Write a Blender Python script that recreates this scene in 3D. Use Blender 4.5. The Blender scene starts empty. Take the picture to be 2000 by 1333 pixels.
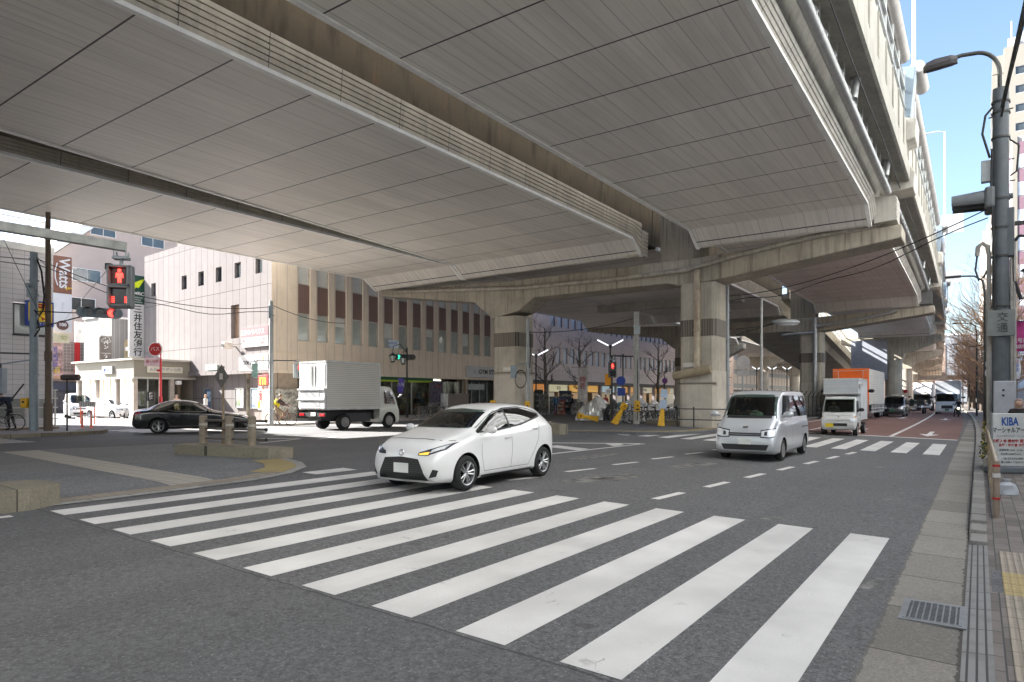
import bpy, bmesh, math, random
from mathutils import Vector, Matrix
rnd = random.Random(7)
R = math.radians
SC = bpy.context.scene
COL = SC.collection
# ---------------------------------------------------------------- camera, world, sun, exposure
F_PX = 1298.0
TH = 0.6124                       # the avenue runs 35 degrees right of the view axis
SN, CS = math.sin(TH), math.cos(TH)
PHI = math.pi/2 - TH
cam = bpy.data.cameras.new('camera'); camo = bpy.data.objects.new('camera', cam); COL.objects.link(camo)
cam.sensor_width = 36; cam.lens = F_PX/2000*36; cam.shift_y = (777.1-666.5)/2000
cam.clip_end = 3000; cam.clip_start = .05
camo.location = (0, 0, 1.82); camo.rotation_euler = (math.pi/2, 0, 0)
SC.camera = camo
SUN_A, SUN_B, SUN_EL = -.29, -1., R(33.5)       # horizontal direction towards the sun in avenue axes
_sx, _sy = SUN_A*SN + SUN_B*CS, SUN_A*CS - SUN_B*SN
_n = math.hypot(_sx, _sy); _sx /= _n; _sy /= _n
SUNV = Vector((_sx*math.cos(SUN_EL), _sy*math.cos(SUN_EL), math.sin(SUN_EL)))
world = bpy.data.worlds.new('World'); SC.world = world; world.use_nodes = True
_nt = world.node_tree; _bg = _nt.nodes['Background']
_sky = _nt.nodes.new('ShaderNodeTexSky'); _sky.sky_type = 'NISHITA'; _sky.sun_disc = False
_sky.sun_elevation = SUN_EL; _sky.sun_rotation = math.atan2(_sx, _sy)
_sky.air_density = 1.0; _sky.dust_density = 1.3; _sky.ozone_density = 1.6
_nt.links.new(_sky.outputs[0], _bg.inputs[0]); _bg.inputs[1].default_value = .056
sun = bpy.data.lights.new('sun', 'SUN'); sun.energy = 4.8; sun.angle = R(.5); sun.color = (1, .97, .93)
suno = bpy.data.objects.new('sun', sun); COL.objects.link(suno)
suno.rotation_euler = (-SUNV).to_track_quat('-Z', 'Y').to_euler(); suno.location = (-30, 0, 60)
SC.view_settings.view_transform = 'Standard'; SC.view_settings.look = 'None'
SC.view_settings.gamma = 1; SC.view_settings.use_curve_mapping = False
SC.view_settings.exposure = 2.72
SC.cycles.max_bounces = 8; SC.cycles.diffuse_bounces = 5; SC.cycles.transparent_max_bounces = 12
SC.cycles.use_denoising = True
# ---------------------------------------------------------------- geometry of the place
def sh(a):                          # the avenue bends gently to the left in the distance
    if a < 30: return 0
    return .00025*(a-30)**2 if a < 110 else 1.6+.04*(a-110)
def gz(b): return -.026*min(0, max(-12, b))   # cross fall of the near carriageway
def W(a, b, z=None):
    b = b - sh(a)
    return Vector((a*SN+b*CS, a*CS-b*SN, gz(b+sh(a)) if z is None else z))
def L(a, b, z): return (a, -b + sh(a), z)      # avenue-axes local coordinates (a, left, up) for objects turned by PHI
# ---------------------------------------------------------------- mesh builder
class MB:
    def __init__(s): s.v = []; s.f = []; s.m = []; s.sm = []; s.cur = 0; s.smooth = False
    def add(s, vs, fs):
        o = len(s.v); s.v += [tuple(p) for p in vs]
        for f in fs: s.f.append(tuple(i+o for i in f)); s.m.append(s.cur); s.sm.append(s.smooth)
        return s
    def box(s, c, d, rz=0, rx=0, ry=0):
        x, y, z = d[0]/2, d[1]/2, d[2]/2
        P = [Vector(p) for p in ((-x,-y,-z),(x,-y,-z),(x,y,-z),(-x,y,-z),(-x,-y,z),(x,-y,z),(x,y,z),(-x,y,z))]
        if rz or rx or ry:
            M = Matrix.Rotation(rz, 3, 'Z') @ Matrix.Rotation(ry, 3, 'Y') @ Matrix.Rotation(rx, 3, 'X'); P = [M @ p for p in P]
        c = Vector(c); return s.add([p+c for p in P], [(0,3,2,1),(4,5,6,7),(0,1,5,4),(1,2,6,5),(2,3,7,6),(3,0,4,7)])
    def mm(s, a, b): return s.box([(a[i]+b[i])/2 for i in range(3)], [abs(b[i]-a[i]) for i in range(3)])
    def prism(s, poly, ax, t0, t1):   # polygon in the two other axes, extruded along axis ax
        n = len(poly)
        def pt(p, t): return (t, p[0], p[1]) if ax == 0 else ((p[0], t, p[1]) if ax == 1 else (p[0], p[1], t))
        return s.add([pt(p, t0) for p in poly]+[pt(p, t1) for p in poly],
                     [tuple(range(n))[::-1], tuple(range(n, 2*n))]+[(i, (i+1) % n, (i+1) % n+n, i+n) for i in range(n)])
    def quad(s, *p): return s.add(p, [tuple(range(len(p)))])
    def rings(s, rs, closed=True, caps=True):
        n = len(rs[0]); vs = [p for r in rs for p in r]; fs = []
        for i in range(len(rs)-1):
            for j in range(n if closed else n-1):
                k = (j+1) % n; fs.append((i*n+j, i*n+k, (i+1)*n+k, (i+1)*n+j))
        if caps and closed: fs += [tuple(range(n))[::-1], tuple((len(rs)-1)*n+j for j in range(n))]
        return s.add(vs, fs)
    def path(s, pts, r, n=8, caps=True):
        pts = [Vector(p) for p in pts]; rr = r if isinstance(r, (list, tuple)) else [r]*len(pts); rs = []
        up = None
        for i, p in enumerate(pts):
            t = (pts[min(i+1, len(pts)-1)]-pts[max(i-1, 0)]).normalized()
            if up is None: up = Vector((0, 0, 1)) if abs(t.z) < .9 else Vector((1, 0, 0))
            x = t.cross(up).normalized(); y = x.cross(t).normalized(); up = y
            rs.append([p+x*math.cos(2*math.pi*k/n)*rr[i]+y*math.sin(2*math.pi*k/n)*rr[i] for k in range(n)])
        o = s.smooth; s.smooth = n > 5; s.rings(rs, True, caps); s.smooth = o; return s
    def tube(s, a, b, r, r2=None, n=10): return s.path([a, b], [r, r if r2 is None else r2], n)
    def lathe(s, prof, c=(0,0,0), n=16, M=None, caps=True):
        rs = []
        for r, z in prof:
            ring = [Vector((r*math.cos(2*math.pi*k/n), r*math.sin(2*math.pi*k/n), z)) for k in range(n)]
            if M is not None: ring = [M @ p for p in ring]
            rs.append([p+Vector(c) for p in ring])
        o = s.smooth; s.smooth = True; s.rings(rs, True, caps); s.smooth = o; return s
    def ball(s, c, r, n=10, sc=(1,1,1)):
        rs = []
        for i in range(1, n):
            t = math.pi*i/n
            rs.append([(c[0]+r*sc[0]*math.sin(t)*math.cos(2*math.pi*k/(n+2)), c[1]+r*sc[1]*math.sin(t)*math.sin(2*math.pi*k/(n+2)), c[2]-r*sc[2]*math.cos(t)) for k in range(n+2)])
        o = s.smooth; s.smooth = True; s.rings(rs); s.smooth = o; return s
    def torus(s, c, R1, r, M=None, n=24, k=8):
        rs = []
        for i in range(n+1):
            t = 2*math.pi*i/n; rs.append([])
            for j in range(k):
                q = 2*math.pi*j/k; p = Vector(((R1+r*math.cos(q))*math.cos(t), (R1+r*math.cos(q))*math.sin(t), r*math.sin(q)))
                if M is not None: p = M @ p
                rs[-1].append(p+Vector(c))
        o = s.smooth; s.smooth = True; s.rings(rs, True, False); s.smooth = o; return s
    def xf(s, M, i0=0):
        s.v[i0:] = [tuple(M @ Vector(p)) for p in s.v[i0:]]; return s
    def mesh(s, name, mats):
        me = bpy.data.meshes.new(name); me.from_pydata(s.v, [], s.f)
        for m in (mats if isinstance(mats, (list, tuple)) else [mats]): me.materials.append(m)
        me.polygons.foreach_set('material_index', s.m); me.polygons.foreach_set('use_smooth', s.sm)
        me.update()
        if any(s.sm): me.set_sharp_from_angle(angle=R(42))
        return me
    def build(s, name, mats, parent=None, loc=(0,0,0), rz=0, bevel=0, seg=2, fix=True):
        me = s.mesh(name, mats)
        if fix:
            bm = bmesh.new(); bm.from_mesh(me); bmesh.ops.recalc_face_normals(bm, faces=bm.faces); bm.to_mesh(me); bm.free()
        if any(s.sm): me.set_sharp_from_angle(angle=R(42))
        o = bpy.data.objects.new(name, me); COL.objects.link(o); o.location = loc; o.rotation_euler = (0, 0, rz)
        if parent: o.parent = parent
        if bevel:
            b = o.modifiers.new('bevel', 'BEVEL'); b.width = bevel; b.segments = seg; b.limit_method = 'ANGLE'; b.angle_limit = R(40); b.harden_normals = False
        return o
def tag(o, label=None, cat=None, group=None, kind=None):
    for k, x in (('label', label), ('category', cat), ('group', group), ('kind', kind)):
        if x: o[k] = x
    return o
def thing(name, label, cat, loc=(0,0,0), rz=0, group=None):
    o = bpy.data.objects.new(name, None); COL.objects.link(o); o.location = loc; o.rotation_euler = (0, 0, rz)
    o.empty_display_size = .2
    return tag(o, label, cat, group)
def dup(root, loc, rz, label, group=None, scale=None):
    def cp(o, par):
        c = o.copy(); COL.objects.link(c); c.parent = par
        for ch in list(o.children): cp(ch, c)
        return c
    c = cp(root, None); c.location = loc; c.rotation_euler = (0, 0, rz); c['label'] = label
    if group: c['group'] = group
    if scale: c.scale = (scale,)*3
    return c
# ---------------------------------------------------------------- materials
MATS = {}
def N(nt, typ, **kw):
    n = nt.nodes.new(typ)
    for k, x in kw.items():
        if k.startswith('i'):
            n.inputs[int(k[1:])].default_value = x
        else: setattr(n, k, x)
    return n
def math_(nt, op, a, b=None, c=None, clamp=False):
    n = nt.nodes.new('ShaderNodeMath'); n.operation = op; n.use_clamp = clamp
    for i, x in enumerate((a, b, c)):
        if x is None: continue
        if isinstance(x, (int, float)): n.inputs[i].default_value = x
        else: nt.links.new(x, n.inputs[i])
    return n.outputs[0]
def mix(nt, fac, a, b, bt='MIX'):
    n = nt.nodes.new('ShaderNodeMix'); n.data_type = 'RGBA'; n.blend_type = bt
    for s, x in ((0, fac), (6, a), (7, b)):
        if isinstance(x, (int, float)): n.inputs[s].default_value = x
        elif isinstance(x, (tuple, list)): n.inputs[s].default_value = (*x[:3], 1)
        else: nt.links.new(x, n.inputs[s])
    return n.outputs[2]
def noise(nt, vec, scale, detail=4, rough=.6):
    n = N(nt, 'ShaderNodeTexNoise'); n.inputs['Scale'].default_value = scale; n.inputs['Detail'].default_value = detail; n.inputs['Roughness'].default_value = rough
    nt.links.new(vec, n.inputs['Vector']); return n.outputs[0]
def ramp(nt, x, a, b): # linear step
    n = N(nt, 'ShaderNodeMapRange'); n.inputs[1].default_value = a; n.inputs[2].default_value = b; nt.links.new(x, n.inputs[0]); return n.outputs[0]
def stretch(nt, vec, s):
    n = N(nt, 'ShaderNodeMapping'); n.inputs['Scale'].default_value = s; nt.links.new(vec, n.inputs[0]); return n.outputs[0]
def base(name, rough=.6, metal=0, spec=.4, coat=0):
    m = bpy.data.materials.new(name); m.use_nodes = True; nt = m.node_tree; b = nt.nodes['Principled BSDF']
    b.inputs['Roughness'].default_value = rough; b.inputs['Metallic'].default_value = metal; b.inputs['Specular IOR Level'].default_value = spec
    b.inputs['Coat Weight'].default_value = coat; b.inputs['Coat Roughness'].default_value = .06
    tc = N(nt, 'ShaderNodeTexCoord')
    return m, nt, b, tc.outputs['Object']
def bump(nt, b, h, strength=.3, dist=.01):
    n = N(nt, 'ShaderNodeBump'); n.inputs['Strength'].default_value = strength; n.inputs['Distance'].default_value = dist
    nt.links.new(h, n.inputs['Height']); nt.links.new(n.outputs[0], b.inputs['Normal'])
def M(name, col, rough=.6, metal=0, var=.18, scale=2.5, bmp=0, bscale=40, spec=.4, coat=0, streak=0, dirt=None):
    if name in MATS: return MATS[name]
    m, nt, b, vec = base(name, rough, metal, spec, coat)
    lo = tuple(c*(1-var) for c in col); hi = tuple(min(1, c*(1+var*.7)) for c in col)
    c = mix(nt, ramp(nt, noise(nt, vec, scale, 5), .3, .7), lo, hi)
    if streak:
        s = noise(nt, stretch(nt, vec, (5, 5, .25)), 1.6, 4)
        c = mix(nt, math_(nt, 'MULTIPLY', ramp(nt, s, .5, .78), streak), c, dirt or tuple(x*.35 for x in col))
    nt.links.new(c, b.inputs['Base Color'])
    rv = math_(nt, 'ADD', math_(nt, 'MULTIPLY', noise(nt, vec, scale*4, 3), .2), rough-.1)
    nt.links.new(rv, b.inputs['Roughness'])
    if bmp: bump(nt, b, noise(nt, vec, bscale, 3), bmp, .01)
    MATS[name] = m; return m
def EM(name, col, strength):
    if name in MATS: return MATS[name]
    m = bpy.data.materials.new(name); m.use_nodes = True; b = m.node_tree.nodes['Principled BSDF']
    b.inputs['Base Color'].default_value = (*[c*.5 for c in col], 1); b.inputs['Emission Color'].default_value = (*col, 1); b.inputs['Emission Strength'].default_value = strength
    MATS[name] = m; return m
def GLASS(name, tint=(.5,.6,.58), trans=.6, rough=.04, ior=1.6):
    if name in MATS: return MATS[name]
    m = bpy.data.materials.new(name); m.use_nodes = True; nt = m.node_tree; nt.nodes.clear()
    out = N(nt, 'ShaderNodeOutputMaterial'); tr = N(nt, 'ShaderNodeBsdfTransparent'); tr.inputs[0].default_value = (*[t*trans for t in tint], 1)
    gl = N(nt, 'ShaderNodeBsdfGlossy'); gl.inputs['Roughness'].default_value = rough
    fr = N(nt, 'ShaderNodeFresnel'); fr.inputs[0].default_value = ior
    ms = N(nt, 'ShaderNodeMixShader'); nt.links.new(math_(nt, 'ADD', math_(nt, 'MULTIPLY', fr.outputs[0], .9), .03), ms.inputs[0]); nt.links.new(tr.outputs[0], ms.inputs[1]); nt.links.new(gl.outputs[0], ms.inputs[2])
    nt.links.new(ms.outputs[0], out.inputs[0]); MATS[name] = m; return m
def PAINT(name, col, flake=0, rough=.28, coat=.8, lining=(.03,.03,.03)):
    if name in MATS: return MATS[name]
    m, nt, b, vec = base(name, rough, flake, .5, coat)
    c = mix(nt, noise(nt, vec, 1.5, 3), tuple(x*.93 for x in col), col)
    z = N(nt, 'ShaderNodeSeparateXYZ'); nt.links.new(vec, z.inputs[0])
    d = math_(nt, 'MULTIPLY', math_(nt, 'SUBTRACT', 1, ramp(nt, z.outputs[2], .2, .55)), math_(nt, 'MULTIPLY', noise(nt, vec, 7, 4), .35))
    c = mix(nt, d, c, (.22,.2,.17))
    g = N(nt, 'ShaderNodeNewGeometry'); c = mix(nt, g.outputs['Backfacing'], c, lining)
    nt.links.new(c, b.inputs['Base Color']); MATS[name] = m; return m
def frac(nt, x, period, off=0): return math_(nt, 'FRACT', math_(nt, 'ADD', math_(nt, 'DIVIDE', x, period), off+1000))
def line(nt, x, period, width, off=0):   # 1 on a joint line
    f = frac(nt, x, period, off); return math_(nt, 'LESS_THAN', math_(nt, 'ABSOLUTE', math_(nt, 'SUBTRACT', f, .5)), width/period/2)
def xyz(nt, vec):
    n = N(nt, 'ShaderNodeSeparateXYZ'); nt.links.new(vec, n.inputs[0]); return n.outputs
def cellrand(nt, x, px, y, py):
    c = N(nt, 'ShaderNodeCombineXYZ'); nt.links.new(math_(nt, 'FLOOR', math_(nt, 'DIVIDE', x, px)), c.inputs[0]); nt.links.new(math_(nt, 'FLOOR', math_(nt, 'DIVIDE', y, py)), c.inputs[1])
    w = N(nt, 'ShaderNodeTexWhiteNoise'); nt.links.new(c.outputs[0], w.inputs[0]); return w.outputs[0]
def PANEL(name, col, px=1., py=1., wx=.02, wy=.02, axes=(0, 2), var=.1, line_col=None, rough=.55, metal=0, streak=0, depth=.4, fine=None, offx=0, offy=0, spec=.4):
    """cladding with joints: period px/py along two object axes (0=x,1=y,2=z)"""
    if name in MATS: return MATS[name]
    m, nt, b, vec = base(name, rough, metal, spec); q = xyz(nt, vec); x, y = q[axes[0]], q[axes[1]]
    r = cellrand(nt, math_(nt, 'ADD', x, px*(offx-.5)), px, math_(nt, 'ADD', y, py*(offy-.5)), py) if px and py else noise(nt, vec, .7)
    c = mix(nt, r, tuple(k*(1-var) for k in col), tuple(min(1, k*(1+var)) for k in col))
    c = mix(nt, math_(nt, 'MULTIPLY', ramp(nt, noise(nt, vec, 1.3, 6), .45, .8), .28), c, tuple(k*.6 for k in col))
    if streak:
        s = noise(nt, stretch(nt, vec, (4, 4, .22)), 1.5, 4); c = mix(nt, math_(nt, 'MULTIPLY', ramp(nt, s, .52, .8), streak), c, tuple(k*.38 for k in col))
    if fine:
        ax, per, amt = fine; lf = line(nt, q[ax], per, per*.06); c = mix(nt, math_(nt, 'MULTIPLY', lf, amt), c, tuple(k*.4 for k in col))
        c = mix(nt, math_(nt, 'MULTIPLY', cellrand(nt, q[ax], per, q[2 if ax != 2 else 0], 50.), amt*.35), c, tuple(k*.62 for k in col))
    ln = None
    for (t, p, w, o) in ((x, px, wx, offx), (y, py, wy, offy)):
        if p and w:
            l2 = line(nt, t, p, w, o-.5+.5); ln = l2 if ln is None else math_(nt, 'MAXIMUM', ln, l2)
    if ln is not None:
        c = mix(nt, ln, c, line_col or tuple(k*.3 for k in col))
        if depth: bump(nt, b, math_(nt, 'SUBTRACT', 1, ln), depth, .01)
    nt.links.new(c, b.inputs['Base Color']); MATS[name] = m; return m
def text_mesh(mb_name, body, size, mat, parent, loc, rot, extrude=.004, align='CENTER', spacing=1., sx=1., bold=0):
    c = bpy.data.curves.new(mb_name, 'FONT'); c.body = body; c.size = size; c.extrude = extrude; c.align_x = align; c.align_y = 'CENTER'; c.space_line = spacing; c.offset = bold
    o = bpy.data.objects.new(mb_name, c); COL.objects.link(o)
    dg = bpy.context.evaluated_depsgraph_get(); me = bpy.data.meshes.new_from_object(o.evaluated_get(dg)); bpy.data.objects.remove(o); bpy.data.curves.remove(c)
    me.materials.clear(); me.materials.append(mat); o = bpy.data.objects.new(mb_name, me); COL.objects.link(o)
    o.location = loc; o.rotation_euler = rot; o.scale = (sx, 1, 1)
    if parent: o.parent = parent
    return o
FACE_X = lambda s=1: (math.pi/2, 0, math.pi/2*s)    # text standing up, facing +x (s=1) or -x (s=-1)
FACE_Y = lambda s=1: (math.pi/2, 0, math.pi if s > 0 else 0)  # facing +y or -y
# ================================================================ ground, road, pavements, markings
def asphalt(name, col, speck=.5, red=False):
    m, nt, b, vec = base(name, .82, 0, .35); q = xyz(nt, vec)
    fine = noise(nt, vec, 48, 2, .7); mid = noise(nt, vec, 20, 5, .8); big = noise(nt, vec, .22, 4)
    stretchy = noise(nt, stretch(nt, vec, (.05, .9, 1)), 1.1, 3)
    c = mix(nt, ramp(nt, mid, .36, .66), tuple(k*.5 for k in col), tuple(k*1.5 for k in col))
    c = mix(nt, math_(nt, 'MULTIPLY', ramp(nt, fine, .58, .74), speck), c, tuple(min(1, k*3.0+.03) for k in col))
    c = mix(nt, math_(nt, 'MULTIPLY', ramp(nt, fine, .42, .28), .6), c, tuple(k*.4 for k in col))
    c = mix(nt, math_(nt, 'MULTIPLY', ramp(nt, big, .4, .7), .4), c, tuple(k*.72 for k in col))
    c = mix(nt, math_(nt, 'MULTIPLY', ramp(nt, stretchy, .52, .75), .3), c, tuple(k*1.35 for k in col))
    spots = noise(nt, vec, 2.6, 3, .5); c = mix(nt, math_(nt, 'MULTIPLY', ramp(nt, spots, .66, .74), .45), c, tuple(k*.35 for k in col))
    trk = noise(nt, stretch(nt, vec, (.03, 1.1, 1)), 1.0, 2); c = mix(nt, math_(nt, 'MULTIPLY', ramp(nt, trk, .5, .7), .25), c, tuple(k*.55 for k in col))
    wob = math_(nt, 'ADD', q[0], math_(nt, 'MULTIPLY', noise(nt, vec, 1.7, 4), .1)); seam = math_(nt, 'LESS_THAN', math_(nt, 'ABSOLUTE', math_(nt, 'SUBTRACT', wob, 3.8)), .012)
    c = mix(nt, math_(nt, 'MULTIPLY', seam, .6), c, (.02,.02,.02)); c = mix(nt, math_(nt, 'MULTIPLY', math_(nt, 'LESS_THAN', wob, 3.8), .22), c, tuple(k*.62 for k in col))
    nt.links.new(c, b.inputs['Base Color']); bump(nt, b, math_(nt, 'ADD', mid, fine), .55, .006)
    nt.links.new(math_(nt, 'ADD', .7, math_(nt, 'MULTIPLY', big, .25)), b.inputs['Roughness']); return m
ASPH = asphalt('asphalt', (.125, .124, .125), .8); ASPH2 = asphalt('asphalt_new', (.135, .136, .14), .4); ASPHI = asphalt('island_asphalt', (.2, .2, .205), .3); ASPHR = asphalt('asphalt_red', (.19, .105, .09), .3)
def paint_mark(name, col=(.74, .72, .69)):
    m, nt, b, vec = base(name, .65, 0, .3)
    wear = noise(nt, vec, 3.0, 8, .72); grain = noise(nt, vec, 70, 3, .8); big = noise(nt, vec, .8, 3)
    c = mix(nt, ramp(nt, big, .35, .7), tuple(k*.76 for k in col), col)
    trk = noise(nt, stretch(nt, vec, (.12, 1.6, 1)), 1.0, 4); c = mix(nt, math_(nt, 'MULTIPLY', ramp(nt, trk, .5, .72), .3), c, tuple(k*.55 for k in col))
    c = mix(nt, math_(nt, 'MULTIPLY', ramp(nt, grain, .52, .75), .5), c, tuple(k*.6 for k in col))
    v = N(nt, 'ShaderNodeTexVoronoi'); v.feature = 'DISTANCE_TO_EDGE'; v.inputs['Scale'].default_value = .9
    wv = N(nt, 'ShaderNodeVectorMath'); wv.operation = 'ADD'; nt.links.new(vec, wv.inputs[0]); nn = N(nt, 'ShaderNodeTexNoise'); nn.inputs['Scale'].default_value = 1.5; nt.links.new(vec, nn.inputs[0]); nt.links.new(nn.outputs[1], wv.inputs[1]); nt.links.new(wv.outputs[0], v.inputs[0])
    crack = math_(nt, 'MULTIPLY', math_(nt, 'LESS_THAN', v.outputs[0], .003), ramp(nt, wear, .55, .66))
    c = mix(nt, math_(nt, 'MAXIMUM', math_(nt, 'MULTIPLY', ramp(nt, wear, .62, .78), .75), math_(nt, 'MULTIPLY', crack, .7)), c, (.1, .1, .1))
    nt.links.new(c, b.inputs['Base Color']); bump(nt, b, grain, .3, .004); return m
WHITE = paint_mark('road_paint'); OLDW = paint_mark('road_paint_worn', (.5, .5, .48))
def block_mat(name, col, per, ax=0, var=.22, jw=.02, rough=.8, grit=False):
    m, nt, b, vec = base(name, rough, 0, .3); q = xyz(nt, vec)
    r = cellrand(nt, math_(nt, 'ADD', q[ax], -per*.5), per, q[2], 100.)
    c = mix(nt, r, tuple(k*(1-var) for k in col), tuple(k*(1+var) for k in col))
    c = mix(nt, math_(nt, 'MULTIPLY', ramp(nt, noise(nt, vec, 9, 6, .75), .5, .75), .5), c, tuple(k*.55 for k in col))
    c = mix(nt, math_(nt, 'MULTIPLY', ramp(nt, noise(nt, vec, 1.2, 4), .5, .75), .4), c, tuple(k*.5 for k in col))
    gr = noise(nt, vec, 42, 4, .8); c = mix(nt, math_(nt, 'MULTIPLY', ramp(nt, gr, .5, .7), .5), c, tuple(min(1, k*1.55) for k in col)); c = mix(nt, math_(nt, 'MULTIPLY', ramp(nt, gr, .5, .34), .5), c, tuple(k*.5 for k in col))
    c = mix(nt, line(nt, q[ax], per, jw), c, tuple(k*.3 for k in col))
    if grit:                          # a line of grit lying along the kerb and crumbs along the road edge
        e = math_(nt, 'ADD', q[1], math_(nt, 'MULTIPLY', noise(nt, vec, 9, 5, .7), .1)); c = mix(nt, math_(nt, 'MULTIPLY', math_(nt, 'LESS_THAN', e, .175), .75), c, (.035,.032,.028)); c = mix(nt, math_(nt, 'MULTIPLY', math_(nt, 'GREATER_THAN', e, .69), .6), c, (.08,.078,.075))
    nt.links.new(c, b.inputs['Base Color']); bump(nt, b, noise(nt, vec, 60, 3), .3, .006); return m
GUT = block_mat('gutter_concrete', (.24, .222, .195), 1.2, var=.34, grit=True); KERB = block_mat('kerb_stone', (.36, .35, .33), .6); KERBD = block_mat('kerb_weathered', (.24, .215, .165), 1.0, var=.3)
def tactile(name, col, kind):
    m, nt, b, vec = base(name, .75); q = xyz(nt, vec); x, y = q[0], q[1]
    fx, fy = frac(nt, x, .06), frac(nt, y, .06)
    dx, dy = math_(nt, 'SUBTRACT', fx, .5), math_(nt, 'SUBTRACT', fy, .5)
    d = math_(nt, 'SQRT', math_(nt, 'ADD', math_(nt, 'MULTIPLY', dx, dx), math_(nt, 'MULTIPLY', dy, dy))) if kind == 'dot' else math_(nt, 'ABSOLUTE', dx if kind == 'barx' else dy)
    h = math_(nt, 'SUBTRACT', 1, ramp(nt, d, .2, .34))
    c = mix(nt, h, tuple(k*.72 for k in col), col)
    c = mix(nt, math_(nt, 'MULTIPLY', ramp(nt, noise(nt, vec, 5, 6), .45, .75), .4), c, tuple(k*.5 for k in col))
    j = math_(nt, 'MAXIMUM', line(nt, x, .3, .012), line(nt, y, .3, .012)); c = mix(nt, j, c, tuple(k*.4 for k in col))
    nt.links.new(c, b.inputs['Base Color']); bump(nt, b, h, .8, .01); return m
TACB = tactile('tactile_beige', (.36, .31, .25), 'bary'); TACY = tactile('tactile_yellow', (.5, .39, .18), 'dot'); TACYb = tactile('tactile_yellow_bar', (.5, .38, .15), 'barx'); TACW = tactile('tactile_white', (.5, .46, .4), 'barx')
def bricks(name, col, bw, bh, mortar=(.05,.05,.05)):
    m, nt, b, vec = base(name, .8); t = N(nt, 'ShaderNodeTexBrick'); nt.links.new(vec, t.inputs[0]); t.inputs['Scale'].default_value = 1
    t.inputs['Brick Width'].default_value = bw; t.inputs['Row Height'].default_value = bh; t.inputs['Mortar Size'].default_value = .006; t.inputs['Bias'].default_value = 0
    t.inputs['Color1'].default_value = (*[k*.75 for k in col], 1); t.inputs['Color2'].default_value = (*[k*1.25 for k in col], 1); t.inputs['Mortar'].default_value = (*mortar, 1)
    c = mix(nt, math_(nt, 'MULTIPLY', ramp(nt, noise(nt, vec, 2.5, 6), .45, .75), .5), t.outputs[0], tuple(k*.5 for k in col))
    nt.links.new(c, b.inputs['Base Color']); bump(nt, b, t.outputs[1], -.5, .006); return m
PAVE = bricks('dark_paving', (.165, .145, .13), .3, .15); PAVEL = bricks('grey_paving', (.42, .39, .36), .3, .15, (.2,.19,.18))
def struct(name, mb, mat, rz=PHI):
    return tag(mb.build(name, mat, rz=rz), kind='structure')
def sheet(al, bl, dz, zf=gz):
    m = MB(); n = len(bl)
    vs = [L(a, b, zf(b)+dz) for a in al for b in bl]
    return m.add(vs, [(i*n+j, i*n+j+1, (i+1)*n+j+1, (i+1)*n+j) for i in range(len(al)-1) for j in range(n-1)])
def clip(pts, bc, keep_right):         # part of the outline on one side of the line b = bc
    out = []
    for i, p in enumerate(pts):
        q = pts[(i+1) % len(pts)]; ip, iq = (p[1] >= bc) == keep_right, (q[1] >= bc) == keep_right
        if ip: out.append(p)
        if ip != iq: t = (bc-p[1])/(q[1]-p[1]); out.append((p[0]+t*(q[0]-p[0]), bc))
    return out
def poly(m, pts, dz):                # flat patch following the road, pts in (a,b)
    for k in (True, False):
        c = clip(pts, -12.0, k)
        if len(c) > 2: m.add([L(a, b, gz(b)+dz) for a, b in c], [tuple(range(len(c)))])
AL = [-70, -20, 0, 15, 30, 40, 50, 60, 70, 80, 90, 100, 110, 150, 220, 320, 500]
g = MB(); g.quad((-1500, -1500, -.12), (1500, -1500, -.12), (1500, 1500, -.12), (-1500, 1500, -.12)); struct('ground', g, ASPH, 0)
struct('road', sheet(AL, [1.2, 0, -4, -8, -12, -30, -60, -140, -260], 0), ASPH)
struct('bus_lane', sheet([33.95]+AL[5:], [-.72, -4, -9.6], .004), ASPHR)
m = MB()
for k in range(0, 13):               # near crossing
    b0 = -11.28+.9*k; a0, a1 = 3.8, 9.69
    if k == 0: a0 = 8.62
    if k == 12: continue
    poly(m, [(a0, b0), (a1, b0), (a1, b0+.448), (a0, b0+.448)], .005)
struct('crosswalk', m, WHITE)
m = MB()
for k in range(0, 13):               # far crossing
    b0 = -1.45-.88*k; poly(m, [(24.5, b0), (30.3, b0), (30.3, b0+.45), (24.5, b0+.45)], .005)
struct('crosswalk', m, WHITE)
m = MB()
for k in range(9):                   # crossing of the far carriageway, mostly behind cars
    b0 = -26.6-.9*k*.62; poly(m, [(5.2, b0), (9.2, b0), (9.2, b0+.3), (5.2, b0+.3)], .005)
for k in range(5): poly(m, [(14.2, -28.9-.9*k), (17.6, -29.6-.9*k), (17.6, -29.15-.9*k), (14.2, -28.45-.9*k)], .005)
struct('crosswalk', m, WHITE)
m = MB()
poly(m, [(33.5, -.74), (33.5, -9.5), (33.92, -9.5), (33.92, -.74)], .009)
struct('stop_line', m, WHITE)
m = MB()
for i in range(7): poly(m, [(10.5+2*i, -4.52+.19*i), (11.52+2*i, -4.46+.19*i+.03), (11.52+2*i, -4.31+.19*i+.03), (10.5+2*i, -4.37+.19*i)], .005)
for i in range(-1, 6): poly(m, [(10.6+2*i, -7.62+.15*i), (11.6+2*i, -7.44+.15*i), (11.6+2*i, -7.31+.15*i), (10.6+2*i, -7.49+.15*i)], .005)
al = [33.98]+AL[5:-1]
for b0 in (-3.31,):
    for i in range(len(al)-1): poly(m, [(al[i], b0), (al[i+1], b0), (al[i+1], b0+.17), (al[i], b0+.17)], .009)
for i in range(14): poly(m, [(36+9*i, -7.06), (41+9*i, -7.06), (41+9*i, -6.9), (36+9*i, -6.9)], .009)
for i in range(len(al)-1): poly(m, [(al[i], -9.1), (al[i+1], -9.1), (al[i+1], -8.95), (al[i], -8.95)], .009)
struct('lane_line', m, WHITE)
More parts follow.
